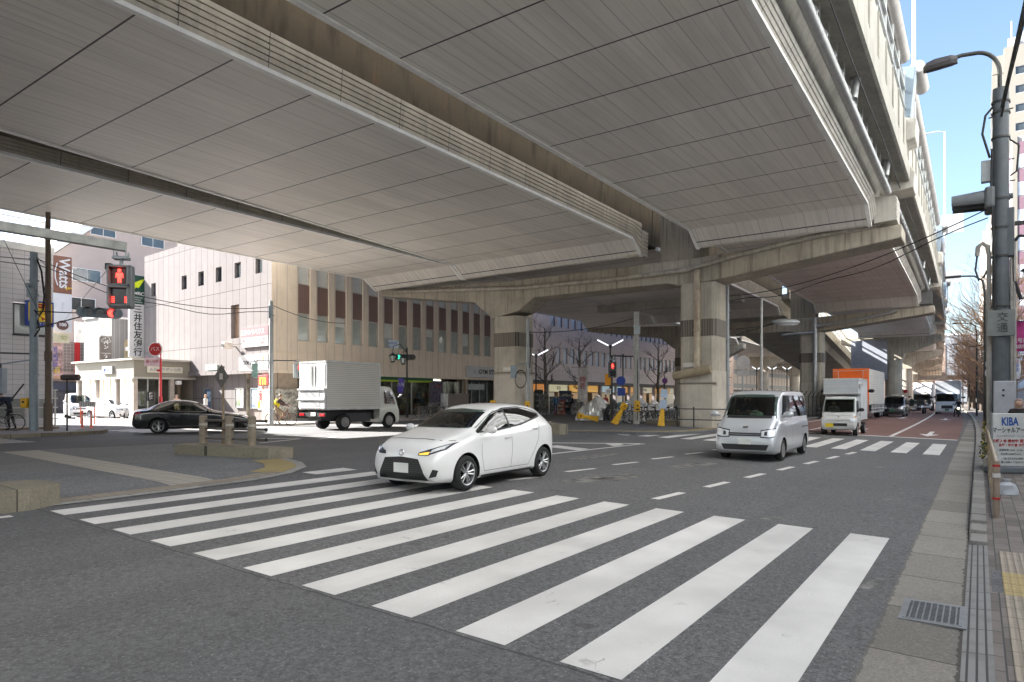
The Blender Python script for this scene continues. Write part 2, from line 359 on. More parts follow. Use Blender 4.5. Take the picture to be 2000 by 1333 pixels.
m = MB()                             # straight-ahead arrows, pointing at the junction
for (a0, bc) in ((35.6, -1.93), (62, -1.93), (35.6, -4.95), (62, -4.95)):
    poly(m, [(a0, bc), (a0+2.0, bc-.42), (a0+2.0, bc-.1), (a0+5, bc-.1), (a0+5, bc+.1), (a0+2.0, bc+.1), (a0+2.0, bc+.42)], .009)
struct('road_arrow', m, WHITE)
m = MB()                             # hatched nose of the median
poly(m, [(21.2, -9.42), (14.2, -9.9), (14.2, -9.75), (21.2, -9.3)], .005)
poly(m, [(21.2, -9.5), (18.2, -12.6), (18.05, -12.45), (20.9, -9.4)], .006)
for a0 in (17.0, 19.2, 15.0): poly(m, [(a0+.2, -9.62-(19-a0)*.05), (a0+.9, -9.6-(19-a0)*.05), (a0+1.45-.1*(19-a0), -10.2-(19-a0)*.42), (a0+.75-.1*(19-a0), -10.3-(19-a0)*.42)], .007)
poly(m, [(14.6, -21.8), (15.4, -20.2), (15.55, -20.35), (14.9, -21.8)], .005); poly(m, [(15.4, -20.2), (13.2, -19.4), (13.2, -19.55), (15.35, -20.35)], .006)
poly(m, [(16.9, -20.2), (15.6, -19.6), (15.7, -19.5), (17.0, -20.1)], .005)
poly(m, [(30.0, -18.9), (31.8, -19.8), (31.95, -19.65), (30.1, -18.75)], .17)
poly(m, [(3.35, -10.42), (0, -10.42), (0, -10.27), (3.35, -10.27)], .005)
struct('road_hatching', m, WHITE)
m = MB()                             # worn old paint under the dashed lines
for (a0, b0, w, l) in ((11.2, -6.75, .5, 1.3), (12.0, -6.4, .5, 1.2), (15.0, -8.9, .5, 2.2), (15.2, -6.1, .35, 1.4), (16.0, -5.8, .35, 1.1), (9.9, -2.6, .2, .35), (13.2, -1.4, .12, .2), (7.0, -.95, .1, .5), (18.9, -2.2, .2, .4)):
    poly(m, [(a0, b0), (a0+l, b0+.12), (a0+l, b0+.12+w), (a0, b0+w)], .0045)
def worn():
    mt, nt, b, vec = base('faint_paint', .8); c = mix(nt, math_(nt, 'MULTIPLY', ramp(nt, noise(nt, vec, 4, 6, .7), .38, .62), .55), (.065, .064, .062), (.36, .35, .32)); nt.links.new(c, b.inputs['Base Color']); return mt
struct('faint_road_marking', m, worn())
# --- near island (flush, dropped kerb) and the raised edges round it
def arc(c, r, t0, t1, n): return [(c[0]+r*math.cos(t0+(t1-t0)*i/n), c[1]+r*math.sin(t0+(t1-t0)*i/n)) for i in range(n+1)]
edge = [(-6, -10.72), (3.6, -10.72), (5.8, -10.8), (7.3, -10.95), (8.4, -11.32), (9.25, -11.95), (9.85, -12.9), (10.2, -13.9)]
def offs(pts, d):
    out = []
    for i, p in enumerate(pts):
        q0, q1 = pts[max(i-1, 0)], pts[min(i+1, len(pts)-1)]; t = Vector((q1[0]-q0[0], q1[1]-q0[1])).normalized(); out.append((p[0]+t.y*d, p[1]-t.x*d))
    return out
def band(m, e, d0, d1, dz):
    p, q = offs(e, d0), offs(e, d1)
    for i in range(len(e)-1): poly(m, [p[i], p[i+1], q[i+1], q[i]], dz)
m = MB(); poly(m, edge+[(9.3, -17.4), (11.3, -21.4), (8.0, -22.2), (5.2, -22.4), (-6, -22.4)], .006); struct('island_paving', m, ASPHI)
m = MB(); e3 = edge[1:]; band(m, e3, 0, .2, .012); struct('kerb', m, KERB)
m = MB(); band(m, e3[:4], .2, .55, .016); struct('tactile_paving', m, TACB)
m = MB(); band(m, e3[3:], .2, .85, .016); struct('tactile_paving', m, TACY)
m = MB(); poly(m, [(6.0, -11.35), (6.85, -11.45), (7.75, -22.0), (6.9, -22.0)], .011); struct('tactile_paving', m, TACW)
def raised(m, pts, h, dz=-.05):      # a raised slab with the outline pts in (a,b)
    n = len(pts); ar = sum(pts[i][0]*pts[(i+1)%n][1]-pts[(i+1)%n][0]*pts[i][1] for i in range(n))
    vs = [L(a, b, gz(b)+dz) for a, b in pts]+[L(a, b, gz(b)+h) for a, b in pts]
    m.add(vs, [(i, (i+1) % n, (i+1) % n+n, i+n) for i in range(n)]); poly(m, pts, h)
m = MB(); raised(m, [(9.28, -17.5), (9.9, -14.25), (10.1, -13.98), (10.4, -13.98), (10.62, -14.2), (10.25, -17.6), (9.7, -17.75)], .26)
tag(m.build('median_block', KERBD, rz=PHI, bevel=.04), kind='structure')
m = MB(); raised(m, [(-8, -10.62), (3.65, -10.62), (4.12, -10.85), (4.12, -11.3), (3.9, -11.6), (-8, -11.6)], .3)
tag(m.build('median_block', KERBD, rz=PHI, bevel=.05), kind='structure')
m = MB(); poly(m, [(-8, -11.62), (3.7, -11.62), (3.7, -13.5), (-8, -14)], .2); struct('planting_bed', m, M('bed_soil', (.09,.085,.05), .9, var=.5, scale=6, bmp=.6))
# --- far island round the viaduct columns
isl = [(23.5, -14.1), (25.0, -11.4), (26.3, -10.3), (28.3, -9.75), (33, -9.62), (60, -9.62), (110, -9.62), (200, -9.62), (200, -24.6), (110, -24.6), (60, -24.6), (31.5, -24.6), (29.2, -21.5), (24.3, -15.2)]
m = MB(); raised(m, isl, .12); tag(m.build('traffic_island', ASPH2, rz=PHI), kind='structure')
m = MB(); band(m, isl[:7], 0, .22, .128); struct('kerb', m, KERB)
m = MB(); band(m, isl[:5], .3, .7, .132); struct('tactile_paving', m, TACY)
m = MB(); raised(m, [(23.3, -14.0), (23.55, -13.75), (25.3, -15.9), (24.9, -16.4), (23.6, -15.5)], .42); tag(m.build('median_block', KERBD, rz=PHI, bevel=.05), kind='structure')
m = MB(); raised(m, [(31.2, -9.95), (37.5, -9.95), (37.5, -14.1), (32.2, -14.1)], .34, .1); tag(m.build('median_block', KERBD, rz=PHI, bevel=.04), kind='structure')
m = MB(); raised(m, [(29.6, -20.8), (33.6, -21.2), (33.6, -23.8), (31.4, -24.2), (29.8, -22.6)], .3, .1); tag(m.build('median_block', KERBD, rz=PHI, bevel=.04), kind='structure')
# --- far pavements
m = MB(); raised(m, [(20.6, -33.2), (21.2, -31.2), (22.6, -30.5), (40, -30.6), (120, -31.0), (300, -31), (300, -60), (36, -60), (20.6, -52)], .1); struct('pavement', m, PAVEL)
m = MB(); band(m, [(20.6, -33.2), (21.2, -31.2), (22.6, -30.5), (40, -30.6), (120, -31.0)], 0, .2, .108); struct('kerb', m, KERB)
m = MB(); raised(m, [(-30, -29.5), (11.6, -29.5), (12.9, -30.0), (13.5, -31.0), (13.6, -33.0), (13.4, -60), (-30, -60)], .13); struct('pavement', m, M('pale_pavement', (.36,.34,.33), .85, var=.15, scale=3))
m = MB(); band(m, [(-30, -29.5), (11.6, -29.5), (12.9, -30.0), (13.5, -31.0), (13.6, -33.0)], .0, .2, .14); 
raised(m, [(-30, -29.46), (11.6, -29.46), (12.9, -29.96), (13.54, -31.0), (13.64, -33), (13.4, -33), (11.5, -29.7), (-30, -29.7)], .138); struct('kerb', m, KERBD)
# --- right-hand gutter, kerb and pavement
zp = lambda a: .03 if a < 9.9 else (.03+.1*(a-9.9)/1.6 if a < 11.5 else .13)
AR = [-8, 4, 9.9, 11.5, 18, 30, 40, 50, 60, 70, 80, 90, 100, 110, 150, 220]
def strip(al, b0, b1, z0, z1):
    m = MB(); vs = []
    for a in al: vs += [L(a, b0, z0(a)), L(a, b1, z1(a))]
    return m.add(vs, [(2*i, 2*i+1, 2*i+3, 2*i+2) for i in range(len(al)-1)])
struct('gutter', strip(AR, -.66, -.1, lambda a: .024, lambda a: .01), GUT)
def ribbed():
    mt, nt, b, vec = base('ribbed_kerb', .8); q = xyz(nt, vec); c = mix(nt, line(nt, q[1], .055, .014, .3), (.24,.235,.23), (.05,.05,.05)); c = mix(nt, line(nt, q[0], .6, .012), c, (.05,.05,.05))
    c = mix(nt, math_(nt, 'MULTIPLY', ramp(nt, noise(nt, vec, 4, 6), .45, .75), .45), c, (.08,.08,.08)); nt.links.new(c, b.inputs['Base Color']); return mt
struct('dropped_kerb', strip([-8, 4, 9.9], -.1, .085, lambda a: .014, lambda a: .03), ribbed())
m = MB()
for i in range(60):                  # kerb stones
    a0 = 9.92+.6*i; z = zp(a0+.3)+.015
    m.add([L(x, y, zz) for x in (a0, a0+.592) for (y, zz) in ((-.11, -.02), (-.1, z-.02), (-.085, z), (.085, z), (.085, -.02))], [(i2, i2+1, i2+6, i2+5) for i2 in range(4)]+[(0, 1, 2, 3, 4), (9, 8, 7, 6, 5)])
m.add([L(x, y, zz) for x in (46, 60, 80, 100, 120, 220) for (y, zz) in ((-.11, -.02), (-.1, .145), (.085, .145), (.085, -.02))], [(4*k+j, 4*k+j+1, 4*k+j+5, 4*k+j+4) for k in range(5) for j in range(3)])
struct('kerb', m, block_mat('kerb_dark', (.26,.25,.23), .6))
m = MB(); vs = []
for a in AR: vs += [L(a, .085, zp(a)), L(a, 12, zp(a))]
m.add(vs, [(2*i, 2*i+1, 2*i+3, 2*i+2) for i in range(len(AR)-1)]); struct('pavement', m, PAVE)
struct('tactile_paving', strip([-8, 4, 7.5], .19, .5, lambda a: zp(a)+.005, lambda a: zp(a)+.005), TACB)
struct('tactile_paving', strip([7.5, 8.45], .19, .5, lambda a: zp(a)+.006, lambda a: zp(a)+.006), TACY)
struct('tactile_paving', strip([8.45, 9.6], .19, .5, lambda a: zp(a)+.005, lambda a: zp(a)+.005), TACB)
struct('paving_patch', strip([7.55, 8.5], .1, .185, lambda a: zp(a)+.005, lambda a: zp(a)+.005), ASPH2)
# drain grate
t = thing('drain_grate', 'rectangular steel drain grate set in the concrete gutter by the kerb', 'drain grate', W(6.56, -.31, .03), PHI)
m = MB()
for s in (-1, 1): m.box((0, s*.19, -.004), (.56, .02, .012)); m.box((s*.28, 0, -.004), (.02, .36, .012)); m.box((0, s*.215, -.006), (.66, .03, .012)); m.box((s*.31, 0, -.006), (.04, .4, .012))
m.build('frame', M('galv', (.24,.245,.25), .5, .5, .2, 8), t)
m = MB()
for i in range(14): m.box((-.25+.0385*i, 0, -.003), (.009, .36, .012))
for i in range(8): m.box((0, -.158+.045*i, -.003), (.54, .011, .01))
m.build('grating', MATS['galv'], t)
m = MB(); m.mm((-.27, -.18, -.011), (.27, .18, -.0095)); m.build('sump', M('black_hole', (.008,.008,.008), .9), t)
tag(GUT and bpy.data.objects['gutter'], kind='structure')
# ================================================================ the expressway
def soffit_mat(name, col, offx):
    m, nt, b, vec = base(name, .42, .0, .5); q = xyz(nt, vec); a, l = q[0], q[1]
    r1 = cellrand(nt, math_(nt, 'ADD', a, 2.15*(offx-.5)), 2.15, l, .92); r2 = cellrand(nt, math_(nt, 'ADD', a, 2.15*(offx-.5)), 2.15, l, .153)
    c = mix(nt, r1, tuple(k*.93 for k in col), tuple(k*1.05 for k in col)); c = mix(nt, math_(nt, 'MULTIPLY', r2, .18), c, tuple(k*.72 for k in col))
    st = noise(nt, stretch(nt, vec, (.35, 6, 1)), 1.2, 5); c = mix(nt, math_(nt, 'MULTIPLY', ramp(nt, st, .46, .7), .26), c, tuple(k*.62 for k in col))
    bl = noise(nt, vec, .35, 5); c = mix(nt, math_(nt, 'MULTIPLY', ramp(nt, bl, .45, .75), .35), c, tuple(k*.75 for k in col))
    c = mix(nt, math_(nt, 'MULTIPLY', line(nt, l, .92, .016), .55), c, tuple(k*.3 for k in col))
    c = mix(nt, math_(nt, 'MULTIPLY', line(nt, l, .307, .01), .5), c, tuple(k*.3 for k in col))
    j = line(nt, a, 2.15, .045, offx); c = mix(nt, j, c, (.02,.02,.02))
    nt.links.new(c, b.inputs['Base Color']); bump(nt, b, math_(nt, 'SUBTRACT', 1, j), .5, .02)
    nt.links.new(math_(nt, 'ADD', .36, math_(nt, 'MULTIPLY', st, .22)), b.inputs['Roughness']); return m
SOF = soffit_mat('soffit_panel', (.84, .785, .71), .45)
def conc(name, col, streak=.7, scale=.8, streaky=(3, 3, .2)):
    m, nt, b, vec = base(name, .82, 0, .3); q = xyz(nt, vec)
    c = mix(nt, ramp(nt, noise(nt, vec, scale, 6), .3, .7), tuple(k*.78 for k in col), tuple(k*1.12 for k in col))
    s = noise(nt, stretch(nt, vec, streaky), 2.0, 5); c = mix(nt, math_(nt, 'MULTIPLY', ramp(nt, s, .5, .74), streak), c, tuple(k*.3 for k in col))
    rs = noise(nt, stretch(nt, vec, (2.2, 2.2, .3)), 1.1, 5); c = mix(nt, math_(nt, 'MULTIPLY', ramp(nt, rs, .63, .8), .5), c, (.2, .11, .05))
    c = mix(nt, math_(nt, 'MULTIPLY', ramp(nt, noise(nt, vec, 5, 6), .5, .8), .3), c, tuple(k*.5 for k in col))
    nt.links.new(c, b.inputs['Base Color']); bump(nt, b, noise(nt, vec, 25, 4), .25, .01); return m
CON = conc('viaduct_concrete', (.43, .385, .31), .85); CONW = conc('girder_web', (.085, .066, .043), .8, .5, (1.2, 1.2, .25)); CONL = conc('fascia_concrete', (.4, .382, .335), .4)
def ribmat(name, col):
    m, nt, b, vec = base(name, .6); q = xyz(nt, vec)
    c = mix(nt, ramp(nt, noise(nt, vec, .8, 5), .35, .7), tuple(k*.8 for k in col), tuple(k*1.1 for k in col))
    s = noise(nt, stretch(nt, vec, (4, 4, .5)), 1.5, 5); c = mix(nt, math_(nt, 'MULTIPLY', ramp(nt, s, .5, .8), .55), c, tuple(k*.42 for k in col))
    rs = noise(nt, vec, 2.2, 6); c = mix(nt, math_(nt, 'MULTIPLY', ramp(nt, rs, .62, .78), .45), c, (.34, .2, .1))
    c = mix(nt, line(nt, q[0], 2.15, .02, .1), c, (.05,.045,.04)); nt.links.new(c, b.inputs['Base Color']); return m
RIB = ribmat('ribbed_fascia', (.6, .54, .44)); RIBL = ribmat('ribbed_fascia_pale', (.56, .53, .47))
def extr(m, prof, st, zf=None, closed=True, caps=True):
    rs = [[L(a, b, z+(zf(a) if zf else 0)) for b, z in prof] for a in st]
    m.rings(rs, closed, caps)
def stations(a0, a1, n=None):
    n = n or max(1, int((a1-a0)/6)); return [a0+(a1-a0)*i/n for i in range(n+1)]
def ribs(b0, z0, b1, z1, n, depth, out):  # stepped profile from (b0,z0) up to (b1,z1), teeth pointing out (+1: +b)
    p = []
    for i in range(n):
        t0, t1 = i/n, (i+.72)/n; x0, y0, x1, y1 = b0+(b1-b0)*t0, z0+(z1-z0)*t0, b0+(b1-b0)*t1, z0+(z1-z0)*t1
        p += [(x0+depth*out, y0), (x1+depth*out, y1), (x1, y1+.003), (b0+(b1-b0)*(i+1)/n, z0+(z1-z0)*(i+1)/n-.003)]
    return p
def deck(root, name, b_in, b_out, a0, a1, right_rib=True, z0=9.5, bin1=None, wall_out=0, rib_in=False, haunch=True):
    """one carriageway: soffit panels + ribbed edge + girder webs + slab; b_out is the right (near) edge, b_in the left"""
    bi1 = b_in if bin1 is None else bin1
    bi = lambda a: b_in+(bi1-b_in)*(a-a0)/(a1-a0)
    st = stations(a0, a1-1.4 if haunch else a1)
    m = MB(); vs = []
    rows = [(a, z0) for a in st]+([(a1-.45, z0-.62), (a1-.25, z0-.66)] if haunch else [])
    for a, z in rows:
        for k in range(2): vs.append(L(a, bi(a) if k == 0 else b_out, z))
    m.add(vs, [(2*i, 2*i+1, 2*i+3, 2*i+2) for i in range(len(rows)-1)])
    vs2 = [];                          # slab closing above the panels so they have thickness
    for a, z in rows:
        for k in range(2): vs2.append(L(a, bi(a) if k == 0 else b_out, z+.06))
    m.add(vs2, [(2*i, 2*i+1, 2*i+3, 2*i+2) for i in range(len(rows)-1)])
    m.build('soffit', SOF, root, fix=False)
    m = MB()                           # pale edge trims along both soffit edges
    for bf in (bi, lambda a: b_out):
        s = 1 if bf is not bi else -1
        rs = [[L(a, bf(a)+s*x, z+dz) for x, dz in ((-.02, -.05), (.13, -.05), (.13, .14), (-.02, .14))] for a, z in rows]
        m.rings(rs)
    m.build('edge_trim', M('edge_trim', (.9,.88,.83), .5, var=.12), root)
    return bi, rows
DECK_END = 31.0
vi = thing('viaduct', 'double expressway viaduct of panelled concrete decks crossing overhead on portal piers', 'viaduct', (0,0,0), PHI)
A0 = -45
# ---- right deck (b -10.75 .. -3.7)
SPANS = [(A0, 30.9), (32.6, 60.0), (61.4, 89.0), (90.4, 118), (119.4, 147), (148.4, 176), (177.4, 205), (206, 260), (261, 330)]
for i, (s0, s1) in enumerate(SPANS):
    deck(vi, 'right', -10.75, -3.7, s0, s1)
    m = MB(); st = stations(s0, s1-1.4)
    extr(m, [(-3.72, 9.47)]+ribs(-3.62, 9.52, -3.38, 9.86, 4, .035, 1)+[(-3.7, 9.9)], st)
    s2 = [s1-1.4, s1-.5]; rs = [[L(a, b, z-(0 if a == s2[0] else .62)) for b, z in [(-3.72, 9.47)]+ribs(-3.62, 9.52, -3.38, 9.86, 4, .035, 1)+[(-3.7, 9.9)]] for a in s2]; m.rings(rs)
    m.build('ribbed_lip', RIBL, vi)
    m = MB(); st2 = stations(s0, s1+1.6)
    extr(m, [(-3.5, 9.86), (-3.12, 10.75), (-2.36, 10.58), (-2.28, 10.6), (-2.28, 11.25), (-2.34, 11.28), (-2.34, 12.75), (-2.55, 12.8), (-2.55, 11.6), (-10.9, 11.7), (-10.9, 12.8), (-11.1, 12.8), (-11.1, 11.3), (-10.7, 10.9), (-10.7, 9.7), (-3.6, 9.7)], st2)
    for a in stations(s0+.5, s1, max(2, int((s1-s0)/1.9))):
        m.add([L(x, b, z) for x in (a, a+.05) for b, z in ((-2.29, 11.35), (-2.29, 12.7), (-2.345, 12.7), (-2.345, 11.35))], [(0,1,2,3), (7,6,5,4), (0,4,5,1), (1,5,6,2), (3,2,6,7)])
    m.build('girder', CONL, vi)
    m = MB()                           # expansion-joint bracket at the pier
    rs = [[L(a, b, z) for b, z in ((-3.4, 10.2), (-2.15, 10.3), (-2.1, 10.9), (-2.3, 11.3), (-3.4, 11.2))] for a in (s1+.3, s1+1.7)]; m.rings(rs)
    rs = [[L(a, b, z) for b, z in ((-2.5, 11.9), (-2.02, 12.0), (-1.98, 12.75), (-2.5, 12.9))] for a in (s1-.6, s1+.8)]; m.rings(rs)
    m.build('joint_bracket', RIBL, vi, bevel=.04)
PBL = M('barrier_paint', (.2, .25, .29), .5, .1, .15, 3)
GLZ = GLASS('barrier_pane', (.8,.82,.84), .7)
TUBE = M('barrier_tube', (.3, .285, .27), .5, .2, .2, 1.5, streak=.4)
m = MB(); m2 = MB(); m3 = MB()
for a in [q for s0, s1 in SPANS[:6] for q in stations(s0+.2, s1+1.3, max(2, int((s1-s0)/2)))]:
    m.add([L(a+x, b, z) for x in (0, .07) for b, z in ((-2.5, 12.8), (-2.4, 12.8), (-2.36, 14.6), (-2.46, 14.6))], [(0,1,2,3), (7,6,5,4), (0,4,5,1), (1,5,6,2), (2,6,7,3), (3,7,4,0)])
for s0, s1 in SPANS[:6]:
    st = stations(s0, s1+1.5)
    extr(m2, [(-2.44, 12.82), (-2.42, 12.82), (-2.40, 14.5), (-2.42, 14.5)], st)
    for zz in (13.2, 13.9): extr(m, [(-2.47, zz), (-2.36, zz), (-2.36, zz+.06), (-2.47, zz+.06)], st)
m.build('barrier_post', M('barrier_steel', (.45,.47,.46), .45, .3), vi); m2.build('barrier_pane', GLZ, vi)
for s0, s1 in SPANS[:6]: m3.path([L(a, -2.36, 14.78) for a in stations(s0, s1-1.6, 10)], .24, 12)
m3.build('noise_tube', TUBE, vi)
for s0, s1 in SPANS[:5]:                # blue-grey cabinet and loose tube end where the tube stops at the piers
    m = MB(); rs = [[L(a, b, z) for b, z in ((-2.6, 12.85), (-2.2, 12.85), (-2.02, 14.8), (-2.5, 14.9))] for a in (s1-.55, s1+.35)]; m.rings(rs); m.build('end_cabinet', PBL, vi, bevel=.03)
    m = MB(); m.path([L(s1-.1, -2.0, 14.95), L(s1+1.7, -1.95, 14.75)], .27, 14); m.build('noise_tube_end', TUBE, vi)
# ---- drain pipe under the overhang of the first spans, hangers and risers
GAL = M('pipe_grey', (.42, .43, .43), .4, .5, .2, 3, streak=.3)
for s0, s1 in SPANS[:2]:
    m = MB(); m.path([L(a, -2.98, 10.18-.1*(a-s0)/(s1-s0)) for a in stations(max(s0, -20), s1-.4, 8)], .13, 12)
    for a in stations(max(s0, -20)+1, s1-1, max(3, int((s1-max(s0, -20))/1.15))): m.path([L(a, -2.98, 10.15), L(a+.05, -2.98, 10.15)], .155, 12); m.tube(L(a+.6, -2.9, 10.1), L(a+.6, -2.9, 10.72), .012, n=5)
    m.build('drain_pipe', GAL, vi)
    m = MB()
    for a in ((20.5, 28.3) if s0 < 0 else (50, 57.5)): m = MB(); m.path([L(a, -2.85, 10.1), L(a+.09, -2.8, 10.62)], .11, 10); m.path([L(a+.09, -2.8, 10.62), L(a+.1, -2.8, 10.74)], .15, 10); m.build('downpipe', GAL, vi)
m = MB(); pts = [L(a, -2.62, 10.45-.12*abs(math.sin((a+3)*.22))) for a in stations(-10, 60, 70)]; m.path(pts, .018, 5); m.build('cable', M('black_rubber', (.02,.02,.02), .6), vi)
# ---- middle deck
for (s0, s1, b0, b1, bo) in ((A0, 30.9, -18.2, -24.9, -13.75), (32.6, 60.0, -24.6, -24.8, -13.75)):
    bi, rows = deck(vi, 'mid', b0, bo, s0, s1, bin1=b1)
    m = MB(); st = stations(s0 if s0 < 0 else s0+3.5, s1-1.4); pr = [(bo, 9.47)]+ribs(bo+.08, 9.55, bo+.16, 10.4, 6, .05, 1)+[(bo-.05, 10.45)]
    extr(m, pr, st); s2 = [s1-1.4, s1-.5]; m.rings([[L(a, b, z-(0 if a == s2[0] else .62*(1-(z-9.47)/.9))) for b, z in pr] for a in s2])
    m.build('ribbed_band', RIB, vi)
    m = MB(); m.rings([[L(a, b, z) for b, z in [(bo-.6, 8.8)]+ribs(bo+.12, 8.85, bo+.16, 10.1, 7, .05, 1)+[(bo-.6, 10.2)]] for a in (s1-.5, s1+.25)]); m.build('ribbed_end', RIB, vi)
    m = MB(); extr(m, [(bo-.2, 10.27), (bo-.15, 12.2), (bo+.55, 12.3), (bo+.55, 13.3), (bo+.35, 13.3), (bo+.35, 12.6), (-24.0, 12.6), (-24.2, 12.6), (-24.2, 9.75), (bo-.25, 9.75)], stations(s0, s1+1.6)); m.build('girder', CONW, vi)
    if s0 < 0:
        m = MB()
        for a in (5.0, 5.5): m.rings([[L(x, b, z) for b, z in ((bo-.2, 10.3), (bo-.12, 10.3), (bo-.07, 12.2), (bo-.15, 12.2))] for x in (a, a+.28)])
        m.build('stiffener_plate', M('dark_plate', (.06,.05,.04), .7), vi)
# ---- left deck
for (s0, s1, rb) in ((A0, 30.9, True), (32.6, 60, True), (61.4, 89, True), (90.4, 118, True), (119, 200, False)):
    deck(vi, 'left', -32.3, -25.15, s0, s1)
    m = MB(); pr = [(-25.15, 9.47)]+ribs(-25.07, 9.55, -24.95, 10.25, 6, .05, 1)+[(-25.2, 10.3)]; extr(m, pr, stations(s0, s1-1.4)); m.build('ribbed_band', RIB, vi)
    m = MB(); extr(m, [(-25.3, 9.8), (-25.3, 13.2), (-25.5, 13.2), (-25.5, 11.6), (-33.0, 11.6), (-33.0, 12.9), (-33.25, 12.9), (-33.25, 10.9), (-32.4, 10.6), (-32.2, 9.8)], stations(s0, s1+1.6)); m.build('girder', CONL, vi)
# ---- descending ramp beyond the second pier
zr = lambda a: -4.9*max(0, (a-61.4))/60
m = MB(); extr(m, [(-20.5, 9.6), (-14.3, 9.6), (-14.0, 10.4), (-13.3, 10.5), (-13.3, 11.5), (-13.5, 11.5), (-13.5, 10.9), (-20.5, 10.9)], stations(61.4, 125, 10), zr); m.build('ramp', CON, vi)
m = MB()
for a in stations(61.6, 121, 34):
    for z0, z1, b0, b1 in ((11.3, 12.9, -13.33, -13.25),): m.add([L(a+x, b, z+zr(a)) for x in (0, .16) for b, z in ((b0-.12, z0), (b1, z0), (b1+.02, z1), (b0-.05, z1))], [(0,1,2,3), (7,6,5,4), (0,4,5,1), (1,5,6,2), (2,6,7,3), (3,7,4,0)])
extr(m, [(-13.4, 12.75), (-13.22, 12.75), (-13.22, 12.95), (-13.4, 12.95)], stations(61.4, 122, 10), zr); extr(m, [(-13.37, 11.9), (-13.3, 11.9), (-13.3, 12.05), (-13.37, 12.05)], stations(61.4, 122, 10), zr)
m.build('ramp_rail', M('rail_grey', (.4,.39,.36), .5, .3), vi)
m = MB(); m.rings([[L(a, b, z) for a in (88.5, 91)] + [L(a, b, z) for a in (91, 88.5)] for b, z in ((0,0),)] if False else [[L(88.6, -11.7, z), L(91, -11.7, z), L(91, -7.9, z), L(88.6, -7.9, z)] for z in (3.9, 8.6)]); m.build('ramp_wall', M('wall_bluegrey', (.3,.32,.36), .7, var=.12), vi)
# ---- piers
PIERT = PANEL('band_tile', (.2,.17,.135), .12, .12, .03, .03, (0, 1), line_col=(.05,.045,.04), streak=.4)
def pier(a, bl, br, bLtip, bRtip, w=1.75, second=True, first=True):
    root = vi
    def beam(m, pts):                  # polygon in (b,z) extruded along a
        n = len(pts); m.rings([[L(x, b, z) for b, z in pts] for x in (a-.85, a+.85)])
    m = MB(); z0 = .2
    pts = [(bRtip, 9.1), (bRtip, 8.55), (br+1.9, 7.75), (br+w/2, 6.9 if not first else 7.35)]
    beam(m, [(bRtip, 8.85), (bRtip, 8.3), (br+.9, 7.35), (br-.9, 7.25), (br-1.5, 7.42), (bl+2.0, 7.42), (bl+.92, 6.75), (bl-.92, 6.4), (bl-2.3, 7.5), (bLtip, 8.55), (bLtip, 9.0), (bl, 8.5), (br, 8.5)])
    m.build('cap_beam', CON, root, bevel=.05)
    for bc in (bl, br):
        m = MB(); hw = w/2; ch = .18; z1 = 7.3 if bc == br else 6.5
        for zz0, zz1 in ((gz(bc)+.05, z1),):
            m.rings([[L(a+x, bc+y, z) for x, y in ((-hw+ch, -hw), (hw-ch, -hw), (hw, -hw+ch), (hw, hw-ch), (hw-ch, hw), (-hw+ch, hw), (-hw, hw-ch), (-hw, -hw+ch))] for z in (zz0, zz1)])
        m.build('column', COLM, root)
        m = MB(); hw += .025
        m.rings([[L(a+x, bc+y, z) for x, y in ((-hw+ch, -hw), (hw-ch, -hw), (hw, -hw+ch), (hw, hw-ch), (hw-ch, hw), (-hw+ch, hw), (-hw, hw-ch), (-hw, -hw+ch))] for z in (4.75, 5.55)])
        m.build('column_band', PIERT, root)
        m = MB(); m.rings([[L(a+x, bc+y, z) for x, y in ((-hw+ch, -hw), (hw-ch, -hw), (hw, -hw+ch), (hw, hw-ch), (hw-ch, hw), (-hw+ch, hw), (-hw, hw-ch), (-hw, -hw+ch))] for z in (.1, 3.1)])
        m.build('column_jacket', COLJ, root)
COLJ = conc('column_jacket_paint', (.58, .53, .455), .3, .8, (3.2, 3.2, .12))
STAIN = conc('stained_concrete', (.3,.26,.2), .95, .8, (4, 4, .15))
COLM = conc('column_concrete', (.48, .435, .355), .5, .8, (3.2, 3.2, .12))
pier(31.9, -22.3, -11.0, -32.4, -2.55); pier(60.7, -22.3, -11.3, -32.4, -2.55)
for a in (31.9, 60.7): m = MB(); m.rings([[L(x, b, z) for x, b in ((a-.75, -12.9), (a+.75, -12.9), (a+.75, -10.95), (a-.75, -10.95))] for z in (8.3, 11.2)]); m.build('pier_stub', STAIN, vi)
def tpier(a, bc, bl, br):
    m = MB(); m.rings([[L(x, b, z) for b, z in ((br, 9.0), (br, 8.3), (bc+1.2, 6.9), (bc+.9, 6.2), (bc-.9, 6.2), (bc-1.2, 6.9), (bl, 8.3), (bl, 9.0))] for x in (a-.9, a+.9)]); m.build('cap_beam', CON, vi, bevel=.05)
    m = MB(); c = L(a, bc, 0); m.lathe([(.9, .15), (.9, 6.4)], (c[0], c[1], 0), 20); m.build('column', COLM, vi)
for k in range(7): tpier(89.7+29*k, -7.3, -12.8, -2.5); tpier(89.7+29*k, -28.5, -32.5, -24.5)
